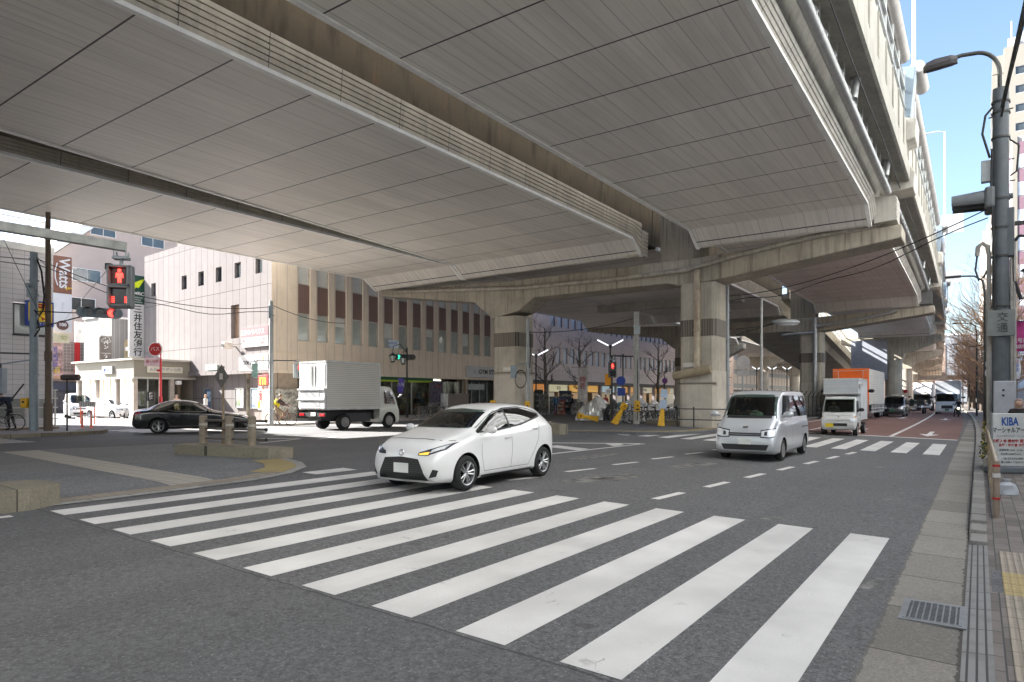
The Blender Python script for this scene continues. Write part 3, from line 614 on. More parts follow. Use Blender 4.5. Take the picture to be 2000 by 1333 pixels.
# louvred end boxes on the cap tips, pipes on the first pier
for a in (31.9, 60.7):
    m = MB(); m.rings([[L(x, b, z) for b, z in [(-3.5, 8.95)]+ribs(-2.75, 8.98, -2.75, 9.95, 7, .05, 1)+[(-3.5, 10.0)]] for x in (a-1.2, a+.1)])
    m.build('louvre_box', RIBL if a < 40 else M('dark_box', (.12,.12,.12), .6), vi)
m = MB(); m.path([L(31.0, -3.3, 9.0), L(30.95, -6, 8.75), L(30.93, -9.4, 8.32), L(30.93, -11.5, 7.95), L(30.95, -14, 7.9), L(30.95, -21, 8.0), L(30.95, -31, 8.7)], .12, 10); m.build('cap_pipe', M('stained_pipe', (.4,.36,.3), .6, .1, .3, 3, streak=.6), vi)
m = MB(); m.path([L(30.9, -10.95, 7.9), L(30.87, -10.95, 3.2)], .15, 12)
for z in (6.9, 5.0, 3.6): m.path([L(30.87, -10.95, z), L(30.87, -10.95, z+.08)], .19, 12)
m.build('downpipe', M('rusty_pipe', (.47,.4,.3), .6, .1, .3, 3, streak=.9, dirt=(.2,.08,.03)), vi)
m = MB(); m.rings([[L(a, b, z) for b, z in [(-26.0, 8.9)]+ribs(-14.2, 8.9, -14.2, 10.1, 2, .05, 1)+[(-26.0, 10.1)]] for a in (49.6, 50.3)]); [m.rings([[L(49.56, b, z+dz) for b, dz in ((-26, 0), (-14.2, 0), (-14.2, .1), (-26, .1))]+[] , [L(49.62, b, z+dz) for b, dz in ((-26, 0), (-14.2, 0), (-14.2, .1), (-26, .1))]]) for z in (8.92, 9.09, 9.26, 9.43, 9.6, 9.77, 9.94)]; m.build('louvre_box', RIBL, vi)
m = MB(); m.path([L(30.6, -12.0, 2.85), L(30.6, -10.2, 3.15)], .2, 14); m.build('trap_pipe', M('trap_tan', (.33,.27,.18), .7, 0, .3, 3), vi)
m = MB(); m.path([L(59.5, -10.9, 8.4), L(59.5, -10.9, .5)], .16, 12); m.path([L(59.5, -10.9, 7.7), L(59.6, -7, 8.2), L(59.7, -5, 8.6)], .12, 10); m.path([L(59.5, -10.9, 7.2), L(59.5, -13.5, 7.15)], .12, 10); m.build('downpipe', GAL, vi)
m = MB()
for bc, z in ((-22.3, 3.2), (-11, 2.45)): m.rings([[L(31.9+s*.91, bc+y, z+t) for s, y in ((-1, -.9), (1, -.9), (1, .9), (-1, .9))] for t in (0, .09)], True, False)
m.build('steel_strap', M('strap', (.25,.22,.18), .6, .4), vi)
for bc, z in ((-22.05, 3.45), (-11.35, 3.4)):
    m = MB(); m.add([L(31.005, bc+y, z+zz) for y, zz in ((-.35, -.1), (.35, -.1), (.35, .1), (-.35, .1))]+[L(31.02, bc+y, z+zz) for y, zz in ((-.35, -.1), (.35, -.1), (.35, .1), (-.35, .1))], [(0,1,2,3), (7,6,5,4), (0,4,5,1), (1,5,6,2), (2,6,7,3), (3,7,4,0)]); m.build('name_plate', M('plate_white', (.7,.68,.62), .6), vi)
# lamps standing on the right parapet
def deck_lamp(a, b, label):
    t = thing('expressway_lamp', label, 'street lamp', W(a, b, 12.8), PHI, 'lamps on the expressway parapet')
    m = MB(); m.tube((0,0,0), (0,0,9.5), .09, .06, 8); m.path([(0,0,9.45), (0,.5,9.62), (0,1.2,9.6)], .05, 6); m.build('pole', M('lamp_pale', (.36,.37,.38), .4, .3), t)
    m = MB(); m.box((0,1.55,9.58), (.25,.8,.14)); m.build('lamp_head', MATS['lamp_pale'], t, bevel=.04)
deck_lamp(33.5, -2.3, 'tall pale lamp post rising from the expressway parapet at the top edge of the photo'); deck_lamp(61.0, -1.9, 'smaller pale expressway lamp with its head showing, beyond the tall one')
for i, a in enumerate((63.5, 92)):
    t = thing('road_sign', ('grey back of a square sign on the expressway parapet, the nearer of two', 'grey back of a square sign on the expressway parapet, the farther of two')[i], 'sign', W(a, -2.0, 12.8), PHI)
    m = MB(); m.tube((0,0,0), (0,0,3.3), .05, n=6); m.build('post', MATS['lamp_pale'], t); m = MB(); m.box((0,-.55,2.9), (.06,1.5,1.5)); m.build('panel', M('sign_back', (.4,.42,.43), .5, .4), t)
# ================================================================ buildings
WGL = M('window_glass_pale', (.5,.54,.5), .1, 0, .25, .7, spec=.9); WGD = M('window_glass_dark', (.05,.06,.065), .05, 0, .5, .6, spec=.9)
FRM = M('window_frame', (.55,.5,.44), .5); FRD = M('frame_dark', (.06,.06,.065), .5); BLIND_SKY = M('blind', (.78,.78,.74), .8, var=.1)  # the blind white also serves as painted sky reflection
BLK = MATS['black_rubber']; WHT = M('white_paint', (.75,.74,.72), .5, var=.08)
def linked(name, src_mesh, parent, loc, rz=0, scale=None):
    o = bpy.data.objects.new(name, src_mesh); COL.objects.link(o); o.parent = parent; o.location = loc; o.rotation_euler = (0, 0, rz)
    if scale: o.scale = scale
    return o
_wm = {}
def win_mesh(w, h, fm, gm, cols=1, rows=1, sill=True, fr=.05, dep=.1, blind=0):
    k = (round(w, 3), round(h, 3), fm.name, gm.name, cols, rows, sill, blind)
    if k not in _wm:
        m = MB()                       # window in the local x,z plane, outside towards -y
        m.mm((-w/2, -dep, 0), (-w/2+fr, .02, h)); m.mm((w/2-fr, -dep, 0), (w/2, .02, h)); m.mm((-w/2+fr, -dep, h-fr), (w/2-fr, .02, h)); m.mm((-w/2+fr, -dep, 0), (w/2-fr, .02, fr))
        for i in range(1, cols): m.box((-w/2+w*i/cols, -dep/2, h/2), (fr*.7, dep*.7, h-2*fr))
        for i in range(1, rows): m.box((0, -dep/2, h*i/rows), (w-2*fr, dep*.7, fr*.7))
        if sill: m.mm((-w/2-.05, -dep-.08, -.06), (w/2+.05, .02, -.003))
        p = MB(); p.quad((-w/2+fr, -.01, fr), (w/2-fr, -.01, fr), (w/2-fr, -.01, h-fr), (-w/2+fr, -.01, h-fr))
        if blind:
            p.cur = 1; p.quad((-w/2+fr, -.014, h*(1-blind)), (w/2-fr, -.014, h*(1-blind)), (w/2-fr, -.014, h-fr), (-w/2+fr, -.014, h-fr))
        _wm[k] = (m.mesh('window', fm), p.mesh('pane', [gm, BLIND_SKY]))
    return _wm[k]
def window(parent, loc, rz, w, h, fm=None, gm=None, **kw):
    a, b = win_mesh(w, h, fm or FRM, gm or WGL, **kw)
    o = linked('window', a, parent, loc, rz); linked('pane', b, o, (0,0,0)); return o
# rz for windows: outside (-y local) must point where we want, in avenue axes: facing right (-left): rz=0 ; facing back (-a): rz=-pi/2
FA = -math.pi/2
def wallgrid(m, x0, x1, z0, z1, holes, y, dep, facing='r'):
    """wall in plane l=y (facing -y) with rectangular holes [(xa,xb,za,zb)], with reveals of depth dep"""
    xs = sorted({x0, x1, *[h[0] for h in holes], *[h[1] for h in holes]}); zs = sorted({z0, z1, *[h[2] for h in holes], *[h[3] for h in holes]})
    i0 = len(m.v)
    for i in range(len(xs)-1):
        for j in range(len(zs)-1):
            cx, cz = (xs[i]+xs[i+1])/2, (zs[j]+zs[j+1])/2
            if any(h[0] < cx < h[1] and h[2] < cz < h[3] for h in holes): continue
            m.quad((xs[i], y, zs[j]), (xs[i+1], y, zs[j]), (xs[i+1], y, zs[j+1]), (xs[i], y, zs[j+1]))
    for a, b, c, d in holes:
        for p, q in (((a, c), (b, c)), ((b, c), (b, d)), ((b, d), (a, d)), ((a, d), (a, c))): m.quad((p[0], y, p[1]), (q[0], y, q[1]), (q[0], y+dep, q[1]), (p[0], y+dep, p[1]))
    return i0
# ---- pink corner building -------------------------------------------------------
PINK_SHADE = PANEL('pink_cladding_shade_lifted', (.9, .765, .62), .74, 0, .018, 0, (0, 2), var=.05, streak=.4, line_col=(.3,.22,.17), depth=.3)  # base colour raised to brighten the face lying in shade
PINK_SUN = PANEL('pink_cladding_sun_dimmed', (.215, .196, .19), .83, 3.5, .03, .03, (0, 2), var=.05, streak=.12, line_col=(.06,.05,.045), depth=.3, spec=.05, rough=.9)  # same cladding, base colour lowered to dim the sunlit face
BROWN = PANEL('brown_spandrel', (.27, .175, .15), .16, 0, .01, 0, (0, 2), var=.06, depth=.2)
pk = thing('department_building', 'pale pink four-storey corner building with brown panels between tall windows', 'building', W(24.53, -35, 0), PHI)
m = MB(); bays = [1.91+1.48*i for i in range(18)]; holes = []
for x in bays: holes.append((x, x+.95, 5.4, 10.95))
wallgrid(m, 0, 28.5, 3.35, 15.2, holes, 0, .22)
m.quad((0, 0, 3.35), (28.5, 0, 3.35), (28.5, 1.2, 3.35), (0, 1.2, 3.35)); m.quad((0, 0, 15.2), (28.5, 0, 15.2), (28.5, 18, 15.2), (1.2, 18, 15.2)); m.quad((28.5, 0, 0), (28.5, 18, 0), (28.5, 18, 15.2), (28.5, 0, 15.2))
m.build('wall', PINK_SHADE, pk, fix=False)
m = MB(); m.mm((0, -.06, 4.58), (28.4, -.002, 4.62)); m.mm((0, -.1, 3.33), (28.4, -.002, 3.5)); m.mm((0, -.06, 11.0), (28.4, -.002, 11.06)); m.build('string_course', PINK_SHADE, pk)
for i, x in enumerate(bays):
    window(pk, (x+.475, .2, 5.42), 0, .93, 1.74, blind=[0, .0, .35, 0, 0, .6][i % 6]); m = None
    window(pk, (x+.475, .2, 8.99), 0, .93, 1.9, gm=BLIND_SKY, sill=False)  # blind white paints the mirrored sky into the upper panes
m = MB(); m.mm((-.47, 0, 0), (.47, .12, 1.79)); sp = m.mesh('spandrel_panel', BROWN)
for x in bays: linked('spandrel_panel', sp, pk, (x+.475, .1, 7.18))
# side wall (turned by its own slight skew); its local x runs from far end to the corner
SK = math.atan2(.0664, .9975)
side = Matrix.Translation((0, 0, 0)) @ Matrix.Rotation(math.pi/2-SK, 4, 'Z')   # local x = along the wall away from the corner
m = MB(); hs = [(t0, t0+.78, 9.52, 10.5) for t0 in (1.04, 3.57, 6.0, 8.42, 10.9, 15.85)]+[(3.78, 4.79, 5.65, 7.81)]
i0 = wallgrid(m, 0, 17.85, 3.35, 12.72, hs, 0, -.3); m.quad((0, 0, 3.35), (17.85, 0, 3.35), (17.85, -.4, 3.35), (0, -.4, 3.35))
m.quad((0, -.4, .0), (17.85, -.4, .0), (17.85, -.4, 3.35), (0, -.4, 3.35)); m.quad((0, 0, 12.72), (17.85, 0, 12.72), (17.85, -2.5, 12.72), (0, -2.5, 12.72)); m.quad((17.85, 0, 0), (17.85, -18, 0), (17.85, -18, 12.72), (17.85, 0, 12.72)); m.quad((0, -2.5, 12.72), (17.85, -2.5, 12.72), (17.85, -2.5, 15.2), (0, -2.5, 15.2))
wo = m.build('wall', PINK_SUN, pk, fix=False); wo.rotation_euler = (0, 0, math.pi/2-SK)
def S(t, out, z): return side @ Vector((t, out, z))      # point on the side wall, 'out' metres towards the street
SRZ = -math.pi/2-SK                                          # windows/signs on it
for t0 in (1.04, 3.57, 6.0, 8.42, 10.9, 15.85): window(pk, S(t0+.39, -.28, 9.53), SRZ, .76, .96, gm=WGD if t0 > 3.6 else WGL, fm=FRD)
m = MB(); m.box((0, 0, 0), (1.0, .05, 2.1)); o = m.build('window', M('tan_louvre', (.34,.22,.14), .6), pk, S(4.28, -.27, 6.73), SRZ)
m = MB(); m.mm((-17.85, -.12, 3.33), (0, 0, 3.6)); o = m.build('string_course', PINK_SUN, pk, S(0, 0, 0), SRZ)
def posterish(name, w, h, cols, seed):
    r = random.Random(seed); m = MB(); mats = [M('poster_base_'+str(seed), cols[0], .6, var=.05)]
    m.mm((-w/2, -.03, 0), (w/2, 0, h))
    for i in range(len(cols)-1): mats.append(M('poster_%d_%d' % (seed, i), cols[i+1], .6, var=.5, scale=9))
    for i in range(9):
        m.cur = 1+i % max(1, len(cols)-1); x0 = r.uniform(-w*.42, w*.1); z0 = r.uniform(h*.05, h*.75); m.mm((x0, -.034-.0007*i, z0), (min(w*.44, x0+r.uniform(.15, .5)*w), -.028, min(h*.95, z0+r.uniform(.06, .25)*h)))
    return m, mats
for i, (t, w, h, z, cc) in enumerate(((8.5, .9, 1.4, 1.02, [(.08,.12,.2), (.3,.45,.6), (.7,.72,.75)]), (4.3, .95, 1.2, 1.2, [(.62,.62,.58), (.15,.2,.12), (.3,.33,.2)]), (2.5, .75, 1.2, 1.18, [(.25,.4,.5), (.6,.7,.75), (.1,.12,.2)]))):
    p = thing('framed_poster', ('blue framed poster on the pink ground-floor wall, nearest the station pavilion', 'white and green framed poster between the grey doorway and the pharmacy banner', 'light blue framed poster beside the red and white banner')[i], 'poster', W(24.53, -35, 0)+Vector((0,0,0)), PHI)
    m, mats = posterish('poster', w, h, cc, 30+i); v = S(t, -.36, z); m.build('print', mats, p, v, SRZ)
    m = MB(); 
    for s in (-1, 1): m.box((s*(w/2+.03), -.03, h/2), (.05, .08, h+.11))
    for s in (0, 1): m.box((0, -.03, s*(h+.06)-.03), (w, .08, .05))
    m.build('frame', M('poster_frame', (.3,.3,.3), .4, .5), p, v, SRZ)
def board(name, label, cat, loc, rz, w, h, mat, texts=(), dep=.12, group=None, mats2=(), z_is='bottom'):
    """flat sign board facing its local -y with raised lettering; texts: (string, size, x, z, material, kwargs)"""
    t = thing(name, label, cat, loc, rz, group); m = MB(); m.mm((-w/2, -dep, 0), (w/2, 0, h)); m.build('board', mat, t, bevel=.012)
    for (x0, x1, z0, z1, mm_) in mats2: q = MB(); q.mm((x0, -dep-.006, z0), (x1, -dep+.004, z1)); q.build('field', mm_, t)
    for s in texts:
        text_mesh('lettering', s[0], s[1], s[4], t, (s[2], -dep-.008, s[3]), (math.pi/2, 0, 0), .003, **(s[5] if len(s) > 5 else {}))
    return t
INK = M('ink_black', (.03,.03,.035), .6); RED = M('sign_red', (.42,.02,.02), .5, var=.1); PKR = M('sign_pink', (.45,.09,.1), .5, var=.1); SWH = M('sign_white', (.62,.61,.6), .45, var=.05); BLU = M('sign_blue', (.03,.07,.35), .5, var=.1); YEL = M('sign_yellow', (.85,.6,.02), .5, var=.08); GRY = M('sign_grey', (.35,.35,.35), .5); GRN = M('sign_green', (.015,.065,.048), .5)
def onS(t, out, z): return Matrix.Translation(W(24.53, -35, 0)) @ Matrix.Rotation(PHI, 4, 'Z') @ S(t, out, z)
board('house_agency_sign', 'pink and white board reading 三井のリハウス high on the pale pink wall', 'sign', onS(1.68, .02, 4.98), PHI+SRZ, 3.0, 1.22, SWH, [('三井のリハウス', .4, -.25, .9, SWH), ('幡ヶ谷センター', .26, -.5, .4, PKR), ('03-5333-0031', .17, .8, .45, PKR), ('営業中', .15, .9, .18, PKR)], mats2=[(-1.5, 1.5, .6, 1.22, PKR)])
board('gym_sign', 'large white wall board reading GYM STYLE under the pink and white agency board', 'sign', onS(1.85, .02, 3.5), PHI+SRZ, 3.35, 1.0, SWH, [('GYM STYLE', .36, -.35, .48, INK, dict(bold=.01)), ('✦', .4, 1.15, .72, YEL), ('24H', .2, 1.1, .3, GRY)])
board('small_wall_sign', 'small pale green and white name board on the pink wall above the doorway', 'sign', onS(7.15, .02, 3.66), PHI+SRZ, 1.5, .36, M('palegreen', (.5,.6,.5), .5), [('幡ヶ谷ビル', .2, 0, .18, GRY)])
mc = board('restaurant_sign', 'square red sign with a yellow letter M at the corner of the pink building', 'sign', onS(.72, -.15, 2.58), PHI+SRZ, 1.1, .62, RED, [('m', .95, 0, .33, M('arch_yellow', (.9,.6,.02), .5), dict(sx=1.05, bold=.012))], dep=.3)
text_mesh('lettering', 'ハンバーガー', .2, M('sign_red_dark', (.45,.03,.03), .5), mc, (.0, -.2, -.2), (math.pi/2, 0, 0), .004); m = MB(); m.mm((-.55, -.18, -.34), (.55, 0, -.06)); m.build('lower_board', SWH, mc)
board('banner', 'tall red and white vertical banner beside the man in blue', 'banner', onS(1.66, -.3, 1.05), PHI+SRZ, .62, 2.05, SWH, [('朝\n食\n営\n業', .4, 0, 1.05, RED, dict(bold=.015))], dep=.05, mats2=[(-.31, -.02, .1, .55, YEL), (-.31, .31, 1.9, 2.05, RED)])
board('bulletin_wall', 'notice wall plastered with small leaflets at the corner behind the cyclist', 'notice board', W(25.5, -34.88, .85), PHI, 1.6, 1.5, M('leaflets', (.5,.48,.42), .8, var=.8, scale=7), [('お知らせ', .2, .2, 1.2, INK), ('募集', .25, -.4, .6, RED)], dep=.06)
m = MB(); m.path([S(4.2, 0, 5.1), S(4.2, .55, 5.15)], .06, 8); ob = m.build('camera_bracket', FRM, pk)
t = thing('security_camera', 'drum shaped wall camera sticking out over the white gym board', 'camera', onS(4.2, .6, 5.15), PHI+SRZ); m = MB(); m.lathe([(.2, -.3), (.22, -.28), (.22, .25), (.15, .28)], n=14, M=Matrix.Rotation(math.pi/2, 3, 'X')); m.build('housing', M('cam_cream', (.6,.55,.48), .5), t); m = MB(); m.lathe([(.12, 0), (.13, .02)], (0, -.3, 0), 12, Matrix.Rotation(math.pi/2, 3, 'X')); m.build('lens', INK, t)
# ground floor along the avenue: shopfronts
SHG = GLASS('shop_glass', (.75,.82,.8), .8, .03); SHIN = M('shop_interior', (.3,.3,.25), .8, var=.7, scale=1.2); TANW = M('tan_tile', (.45,.36,.28), .6)
m = MB(); m.quad((.4, 3.2, .3), (28.4, 3.2, .3), (28.4, 3.2, 3.35), (.4, 3.2, 3.35)); m.build('shop_back_wall', SHIN, pk, fix=False)
m = MB(); m.quad((0, .1, .42), (28.4, .1, .42), (28.4, 3.2, .42), (0, 3.2, .42)); m.quad((0, .1, 3.34), (28.4, .1, 3.34), (28.4, 3.2, 3.34), (0, 3.2, 3.34)); m.build('shop_floor', TANW, pk, fix=False)
m = MB(); x = 2.0
xs = [2.0, 4.1, 6.2, 8.3, 10.4, 12.5, 14.6, 16.7, 18.6]
for a, b in zip(xs[:-1], xs[1:]): m.quad((a, .4, .5), (b, .4, .5), (b, .4, 3.1), (a, .4, 3.1))
m.build('shop_glass', SHG, pk, fix=False)
m = MB()
for a in xs: m.box((a, .38, 1.8), (.07, .1, 2.7))
m.mm((2, .33, .42), (18.6, .43, .52)); m.build('shop_frame', M('alu', (.5,.5,.48), .4, .5), pk)
for x0, x1 in ((.02, 1.9), (18.65, 18.9), (23.6, 28.4)): m = MB(); m.mm((x0, .05, 0), (x1, 1., 3.34)); m.build('pier_wall', TANW, pk)
def shelf_things():
    r = random.Random(5); m = MB(); mats = [M('goods%d' % i, c, .6, var=.5, scale=8) for i, c in enumerate(((.3,.16,.13), (.42,.38,.25), (.2,.25,.32), (.5,.5,.46), (.2,.27,.2), (.28,.23,.18)))]
    for i in range(120):
        m.cur = r.randrange(6); x = r.uniform(2.2, 18); z = r.choice((.5, .95, 1.4, 1.85)); m.box((x, r.uniform(1.3, 2.8), z+.18), (r.uniform(.2, .7), .3, .34))
    return m.build('shop_stock', mats, pk)
shelf_things()
m = MB()
for x in (4, 8, 12, 16): m.mm((x-.6, 1.0, 3.2), (x+.6, 1.15, 3.26))
m.build('tube_light', EM('tube_glow', (1, .96, .85), .9), pk)
t = thing('store_fascia', 'dark green and lime shop fascia running above the convenience store windows', 'sign', W(24.53+2.1, -34.96, 0), PHI)
m = MB(); m.mm((0, -.02, 3.12), (12.4, .3, 3.33)); m.build('upper_stripe', M('deep_green', (.01,.1,.035), .5), t); m = MB(); m.mm((0, -.015, 2.98), (12.4, .3, 3.118)); m.build('lower_stripe', M('lime', (.4,.55,.03), .5), t)
gs = board('gym_fascia', 'white fascia reading GYM STYLE over the gym door, partly behind the column', 'sign', W(45.7, -34.9, 3.52), PHI, 5.2, .95, SWH, [('GYM STYLE', .52, .3, .48, INK, dict(bold=.014, sx=1.15)), ('✣', .4, -1.75, .46, GRY)], dep=.25)
m = MB(); m.quad((18.9, .9, .4), (23.6, .9, .4), (23.6, .9, 3.3), (18.9, .9, 3.3)); m.build('gym_front', M('gym_dark', (.06,.06,.055), .4, var=.6), pk, fix=False)
m = MB()
for x in (19.0, 20.3, 21.4, 22.5): m.box((x, .8, 1.8), (.08, .1, 2.8))
m.box((20.9, .75, 2.75), (2.3, .1, .5)); m.build('gym_frame', M('alu2', (.42,.42,.42), .4, .5), pk)
t = thing('utility_enclosure', 'long taupe metal enclosure standing in front of the shop windows', 'cabinet', W(41.4, -34.3, .4), PHI); m = MB(); m.mm((-1.25, 0, 0), (1.3, .5, 1.75)); m.build('body', PANEL('taupe_panel', (.27,.22,.19), .12, 0, .012, 0, (0, 2), var=.05), t, bevel=.02); m = MB(); m.mm((-1.85, .0, 0), (-1.28, .45, 1.75)); m.build('end_panel', WHT, t, bevel=.02)
board('wall_poster', 'dark poster with pink and blue picture on the shop glass near the gym', 'poster', W(39.1, -34.66, 1.3), PHI, 1.5, 1.75, M('poster_dark', (.1,.08,.12), .5, var=.9, scale=3), [('NEW', .3, .2, 1.4, PKR)], dep=.03)
# ---- station pavilion -----------------------------------------------------------
PAV = PANEL('pavilion_fascia', (.28,.26,.21), .0, .13, 0, .01, (0, 2), var=.03, line_col=(.3,.27,.2)); 
pv = thing('station_pavilion', 'low beige glazed corner pavilion with a name board beside the red sign pole', 'building', W(21.45, -45.46, 0), PHI)
m = MB(); m.mm((-.02, -.05, 3.2), (4.3, 8.7, 4.3)); m.build('fascia', PAV, pv); m = MB(); m.mm((-.25, -.3, 4.3), (4.3, 8.8, 4.42)); m.mm((-.1, -.15, 3.08), (4.3, 8.75, 3.198)); m.build('roof_edge', M('pav_trim', (.5,.47,.42), .5), pv)
for x, y in ((.15, .2), (.15, 2.6), (.15, 5.6), (.15, 8.4), (2.6, .2)): m = MB(); m.box((x, y, 1.6), (.28, .28, 3.0)); m.build('pillar', M('pav_stone', (.5,.44,.38), .6), pv)
m = MB(); m.quad((.15, .3, .45), (.15, 8.4, .45), (.15, 8.4, 3.08), (.15, .3, 3.08)); m.quad((.3, .2, .45), (2.5, .2, .45), (2.5, .2, 3.08), (.3, .2, 3.08)); m.build('glazing', SHG, pv, fix=False)
m = MB()
for y in (1.4, 3.6, 4.6, 6.6, 7.5): m.box((.15, y, 1.75), (.06, .06, 2.7))
for x in (1.0, 1.75): m.box((x, .2, 1.75), (.06, .06, 2.7))
m.build('glazing_bar', MATS['alu'], pv)
m = MB(); m.quad((4.2, 0, .4), (4.2, 8.7, .4), (4.2, 8.7, 3.1), (4.2, 0, 3.1)); m.quad((.2, 8.5, .4), (4.2, 8.5, .4), (4.2, 8.5, 3.1), (.2, 8.5, 3.1)); m.build('back_wall', M('pav_in', (.45,.4,.33), .7, var=.3), pv, fix=False)
m = MB(); m.mm((2.9, -.05, .3), (3.1, 3, 3.1)); m.build('dark_reveal', M('pav_dark', (.12,.09,.06), .7), pv)
m = MB()
for y in (5.0, 5.9, 6.4): m.mm((.3, y, 1.7), (.34, y+.55, 2.5)); m.mm((.3, y, .6), (.34, y+.6, 1.5))
m.build('window_picture', [M('pic_red', (.5,.12,.08), .5, var=.6, scale=5)], pv); m = MB(); m.mm((.1, 2.9, .6), (.13, 4.4, 1.7)); m.build('frosted_panel', M('frost', (.5,.6,.58), .4), pv)
board('station_name_board', 'cream board with dark lettering on the right-hand fascia of the pavilion', 'sign', W(21.45+2.0, -45.46+.06, 3.5), PHI, 2.4, .42, M('board_cream', (.62,.58,.47), .5, var=.04), [('▲京王線 幡ヶ谷駅', .26, 0, .21, GRY, dict(bold=.006))], dep=.1)
board('station_side_board', 'small white board on the left-hand fascia of the pavilion', 'sign', W(21.42, -48.9, 3.45), PHI+FA, 1.4, .5, SWH, [('幡ヶ谷', .3, 0, .25, BLU)], dep=.12)
board('smoking_notice', 'dark round-cornered notice on the pavilion glass', 'notice', W(22.6, -45.6, 1.6), PHI, .42, .62, INK, [('禁\n煙', .24, 0, .31, SWH, dict(bold=.01))], dep=.04)
t = thing('wall_light', 'square white soffit light under the pavilion roof by the pink wall', 'lamp', W(24.3, -45.2, 2.85), PHI); m = MB(); m.box((0,0,0), (.3,.3,.25)); m.build('case', WHT, t, bevel=.02); m = MB(); m.box((0,0,-.14), (.2,.2,.02)); m.build('diffuser', WHT, t)
# ---- white bank building and its pylon sign --------------------------------------
bk = thing('bank_building', 'small white rendered building behind the pavilion with a tan window', 'building', W(24.4, -57, 0), PHI)
m = MB(); wallgrid(m, 0, 6.2, .2, 8.2, [(1.75, 3.6, 4.2, 6.6)], 0, .25); m.quad((0, 0, .2), (0, 3, .2), (0, 3, 8.2), (0, 0, 8.2)); m.quad((6.2, 0, .2), (6.2, 12, .2), (6.2, 12, 8.2), (6.2, 0, 8.2)); m.quad((0, 0, 8.2), (6.2, 0, 8.2), (6.2, 12, 8.2), (0, 3, 8.2)); m.build('wall', PANEL('white_render', (.2,.198,.195), .4, 0, .015, 0, (0, 2), var=.02, line_col=(.45,.45,.46), depth=.2), bk, fix=False)
window(bk, (2.67, .22, 4.22), 0, 1.8, 2.35, cols=2, gm=M('tan_curtain', (.45,.38,.25), .6, var=.4, scale=2))
m = MB(); m.mm((-.1, -.12, 8.2), (6.3, 3, 8.35)); m.build('coping', WHT, bk)
sb = thing('bank_sign', 'tall vertical bank pylon, dark green top over white with six black characters', 'sign', W(25.45, -53.4, 0), PHI)
m = MB(); m.mm((-.62, -.12, 4.95), (.62, .12, 11.3)); m.mm((-.2, .12, 5.5), (.2, 1.5, 5.8)); m.mm((-.2, .12, 10.2), (.2, 1.5, 10.5)); m.build('board', SWH, sb, bevel=.02)
m = MB(); m.mm((-.61, -.135, 9.05), (.61, -.1, 11.28)); m.build('green_field', GRN, sb)
m = MB(); m.add([(x, y, z) for y in (-.15, -.13) for x, z in ((-.45, 10.05), (-.1, 10.35), (.05, 10.3), (.5, 11.05), (.2, 10.95), (-.15, 10.75), (-.5, 10.6))], [(0,1,2,3,4,5,6), (13,12,11,10,9,8,7)]+[(i, (i+1) % 7, (i+1) % 7+7, i+7) for i in range(7)]); m.build('emblem', M('lime_yellow', (.65,.75,.02), .5), sb)
text_mesh('lettering', 'SMBC', .38, SWH, sb, (0, -.14, 9.85), (math.pi/2, 0, 0), .004, bold=.01)
for i, s in enumerate(('SUMITOMO', 'MITSUI', 'BANKING')): text_mesh('lettering', s, .15, SWH, sb, (0, -.14, 9.55-.17*i), (math.pi/2, 0, 0), .003)
for i, ch in enumerate('三井住友銀行'): text_mesh('lettering', ch, .66, INK, sb, (0, -.13, 8.62-.66*i), (math.pi/2, 0, 0), .004, bold=.012)
# ---- cafe signs
board('cafe_sign', 'dark vertical sign reading パン カフェ hung beside the white bank building', 'sign', W(23.9, -55.2, 4.3), PHI, .82, 2.2, M('cafe_dark', (.12,.1,.09), .5), [('パ\nン\n\nカ\nフ\nェ', .36, 0, .85, SWH, dict(bold=.008)), ('☁', .6, 0, 1.95, SWH)], dep=.2, mats2=[(-.35, .35, .92, .95, SWH)])
board('white_hanging_sign', 'blank white vertical sign above the dark cafe sign', 'sign', W(23.9, -55.2, 6.6), PHI, .82, 1.5, M('hang_white', (.8,.76,.72), .5, var=.03), [('めだか', .22, 0, .7, FRM)], dep=.2)
board('white_shop_pillar', 'white illuminated box sign left of the cafe sign', 'sign', W(22.9, -57.2, 6.1), PHI, .6, 1.6, SWH, [('茶', .3, 0, .8, GRY)], dep=.2)
# ---- beige block closing the side street, with the brown and white vertical banner sign
BEI = M('beige_render', (.45,.37,.335), .8, var=.06, scale=1)
bb = thing('apartment_block', 'tall beige pink block closing the side street, with sloping roof setbacks', 'building', W(26.4, -72, 0), PHI)
m = MB(); pr = [(0, .2), (16, .2), (16, 30), (6.5, 30), (6.5, 21.2), (0, 15.2)]; m.prism(pr, 1, 0, 14); m.build('wall', BEI, bb)
m = MB(); m.add([(x, y, z) for y in (-.6, 14) for x, z in ((-.2, 15.2), (6.6, 21.4), (6.6, 22.3), (-.2, 16.2))], [(0,1,2,3), (7,6,5,4), (0,4,5,1), (1,5,6,2), (2,6,7,3), (3,7,4,0)]); m.build('roof_parapet', WHT, bb)
for (x, z, w, h) in ((3.1, 13.2, 2.6, 1.3), (2.6, 10.3, 2.6, 1.3), (9.5, 13.2, 2.6, 1.3), (9.5, 10.2, 2.6, 1.3), (4.6, 18.0, 2.4, 1.7), (9.5, 17.8, 2.4, 1.6), (3.0, 7.4, 1.4, 1.6)):
    window(bb, (x, -.03, z), 0, w, h, cols=2, gm=WGD if z > 9 else WGL, sill=False, fm=WHT)
m = MB(); m.mm((-.2, -.5, 3.6), (5.5, 0, 4.0)); m.build('canopy', M('canopy_tan', (.45,.3,.2), .6), bb)
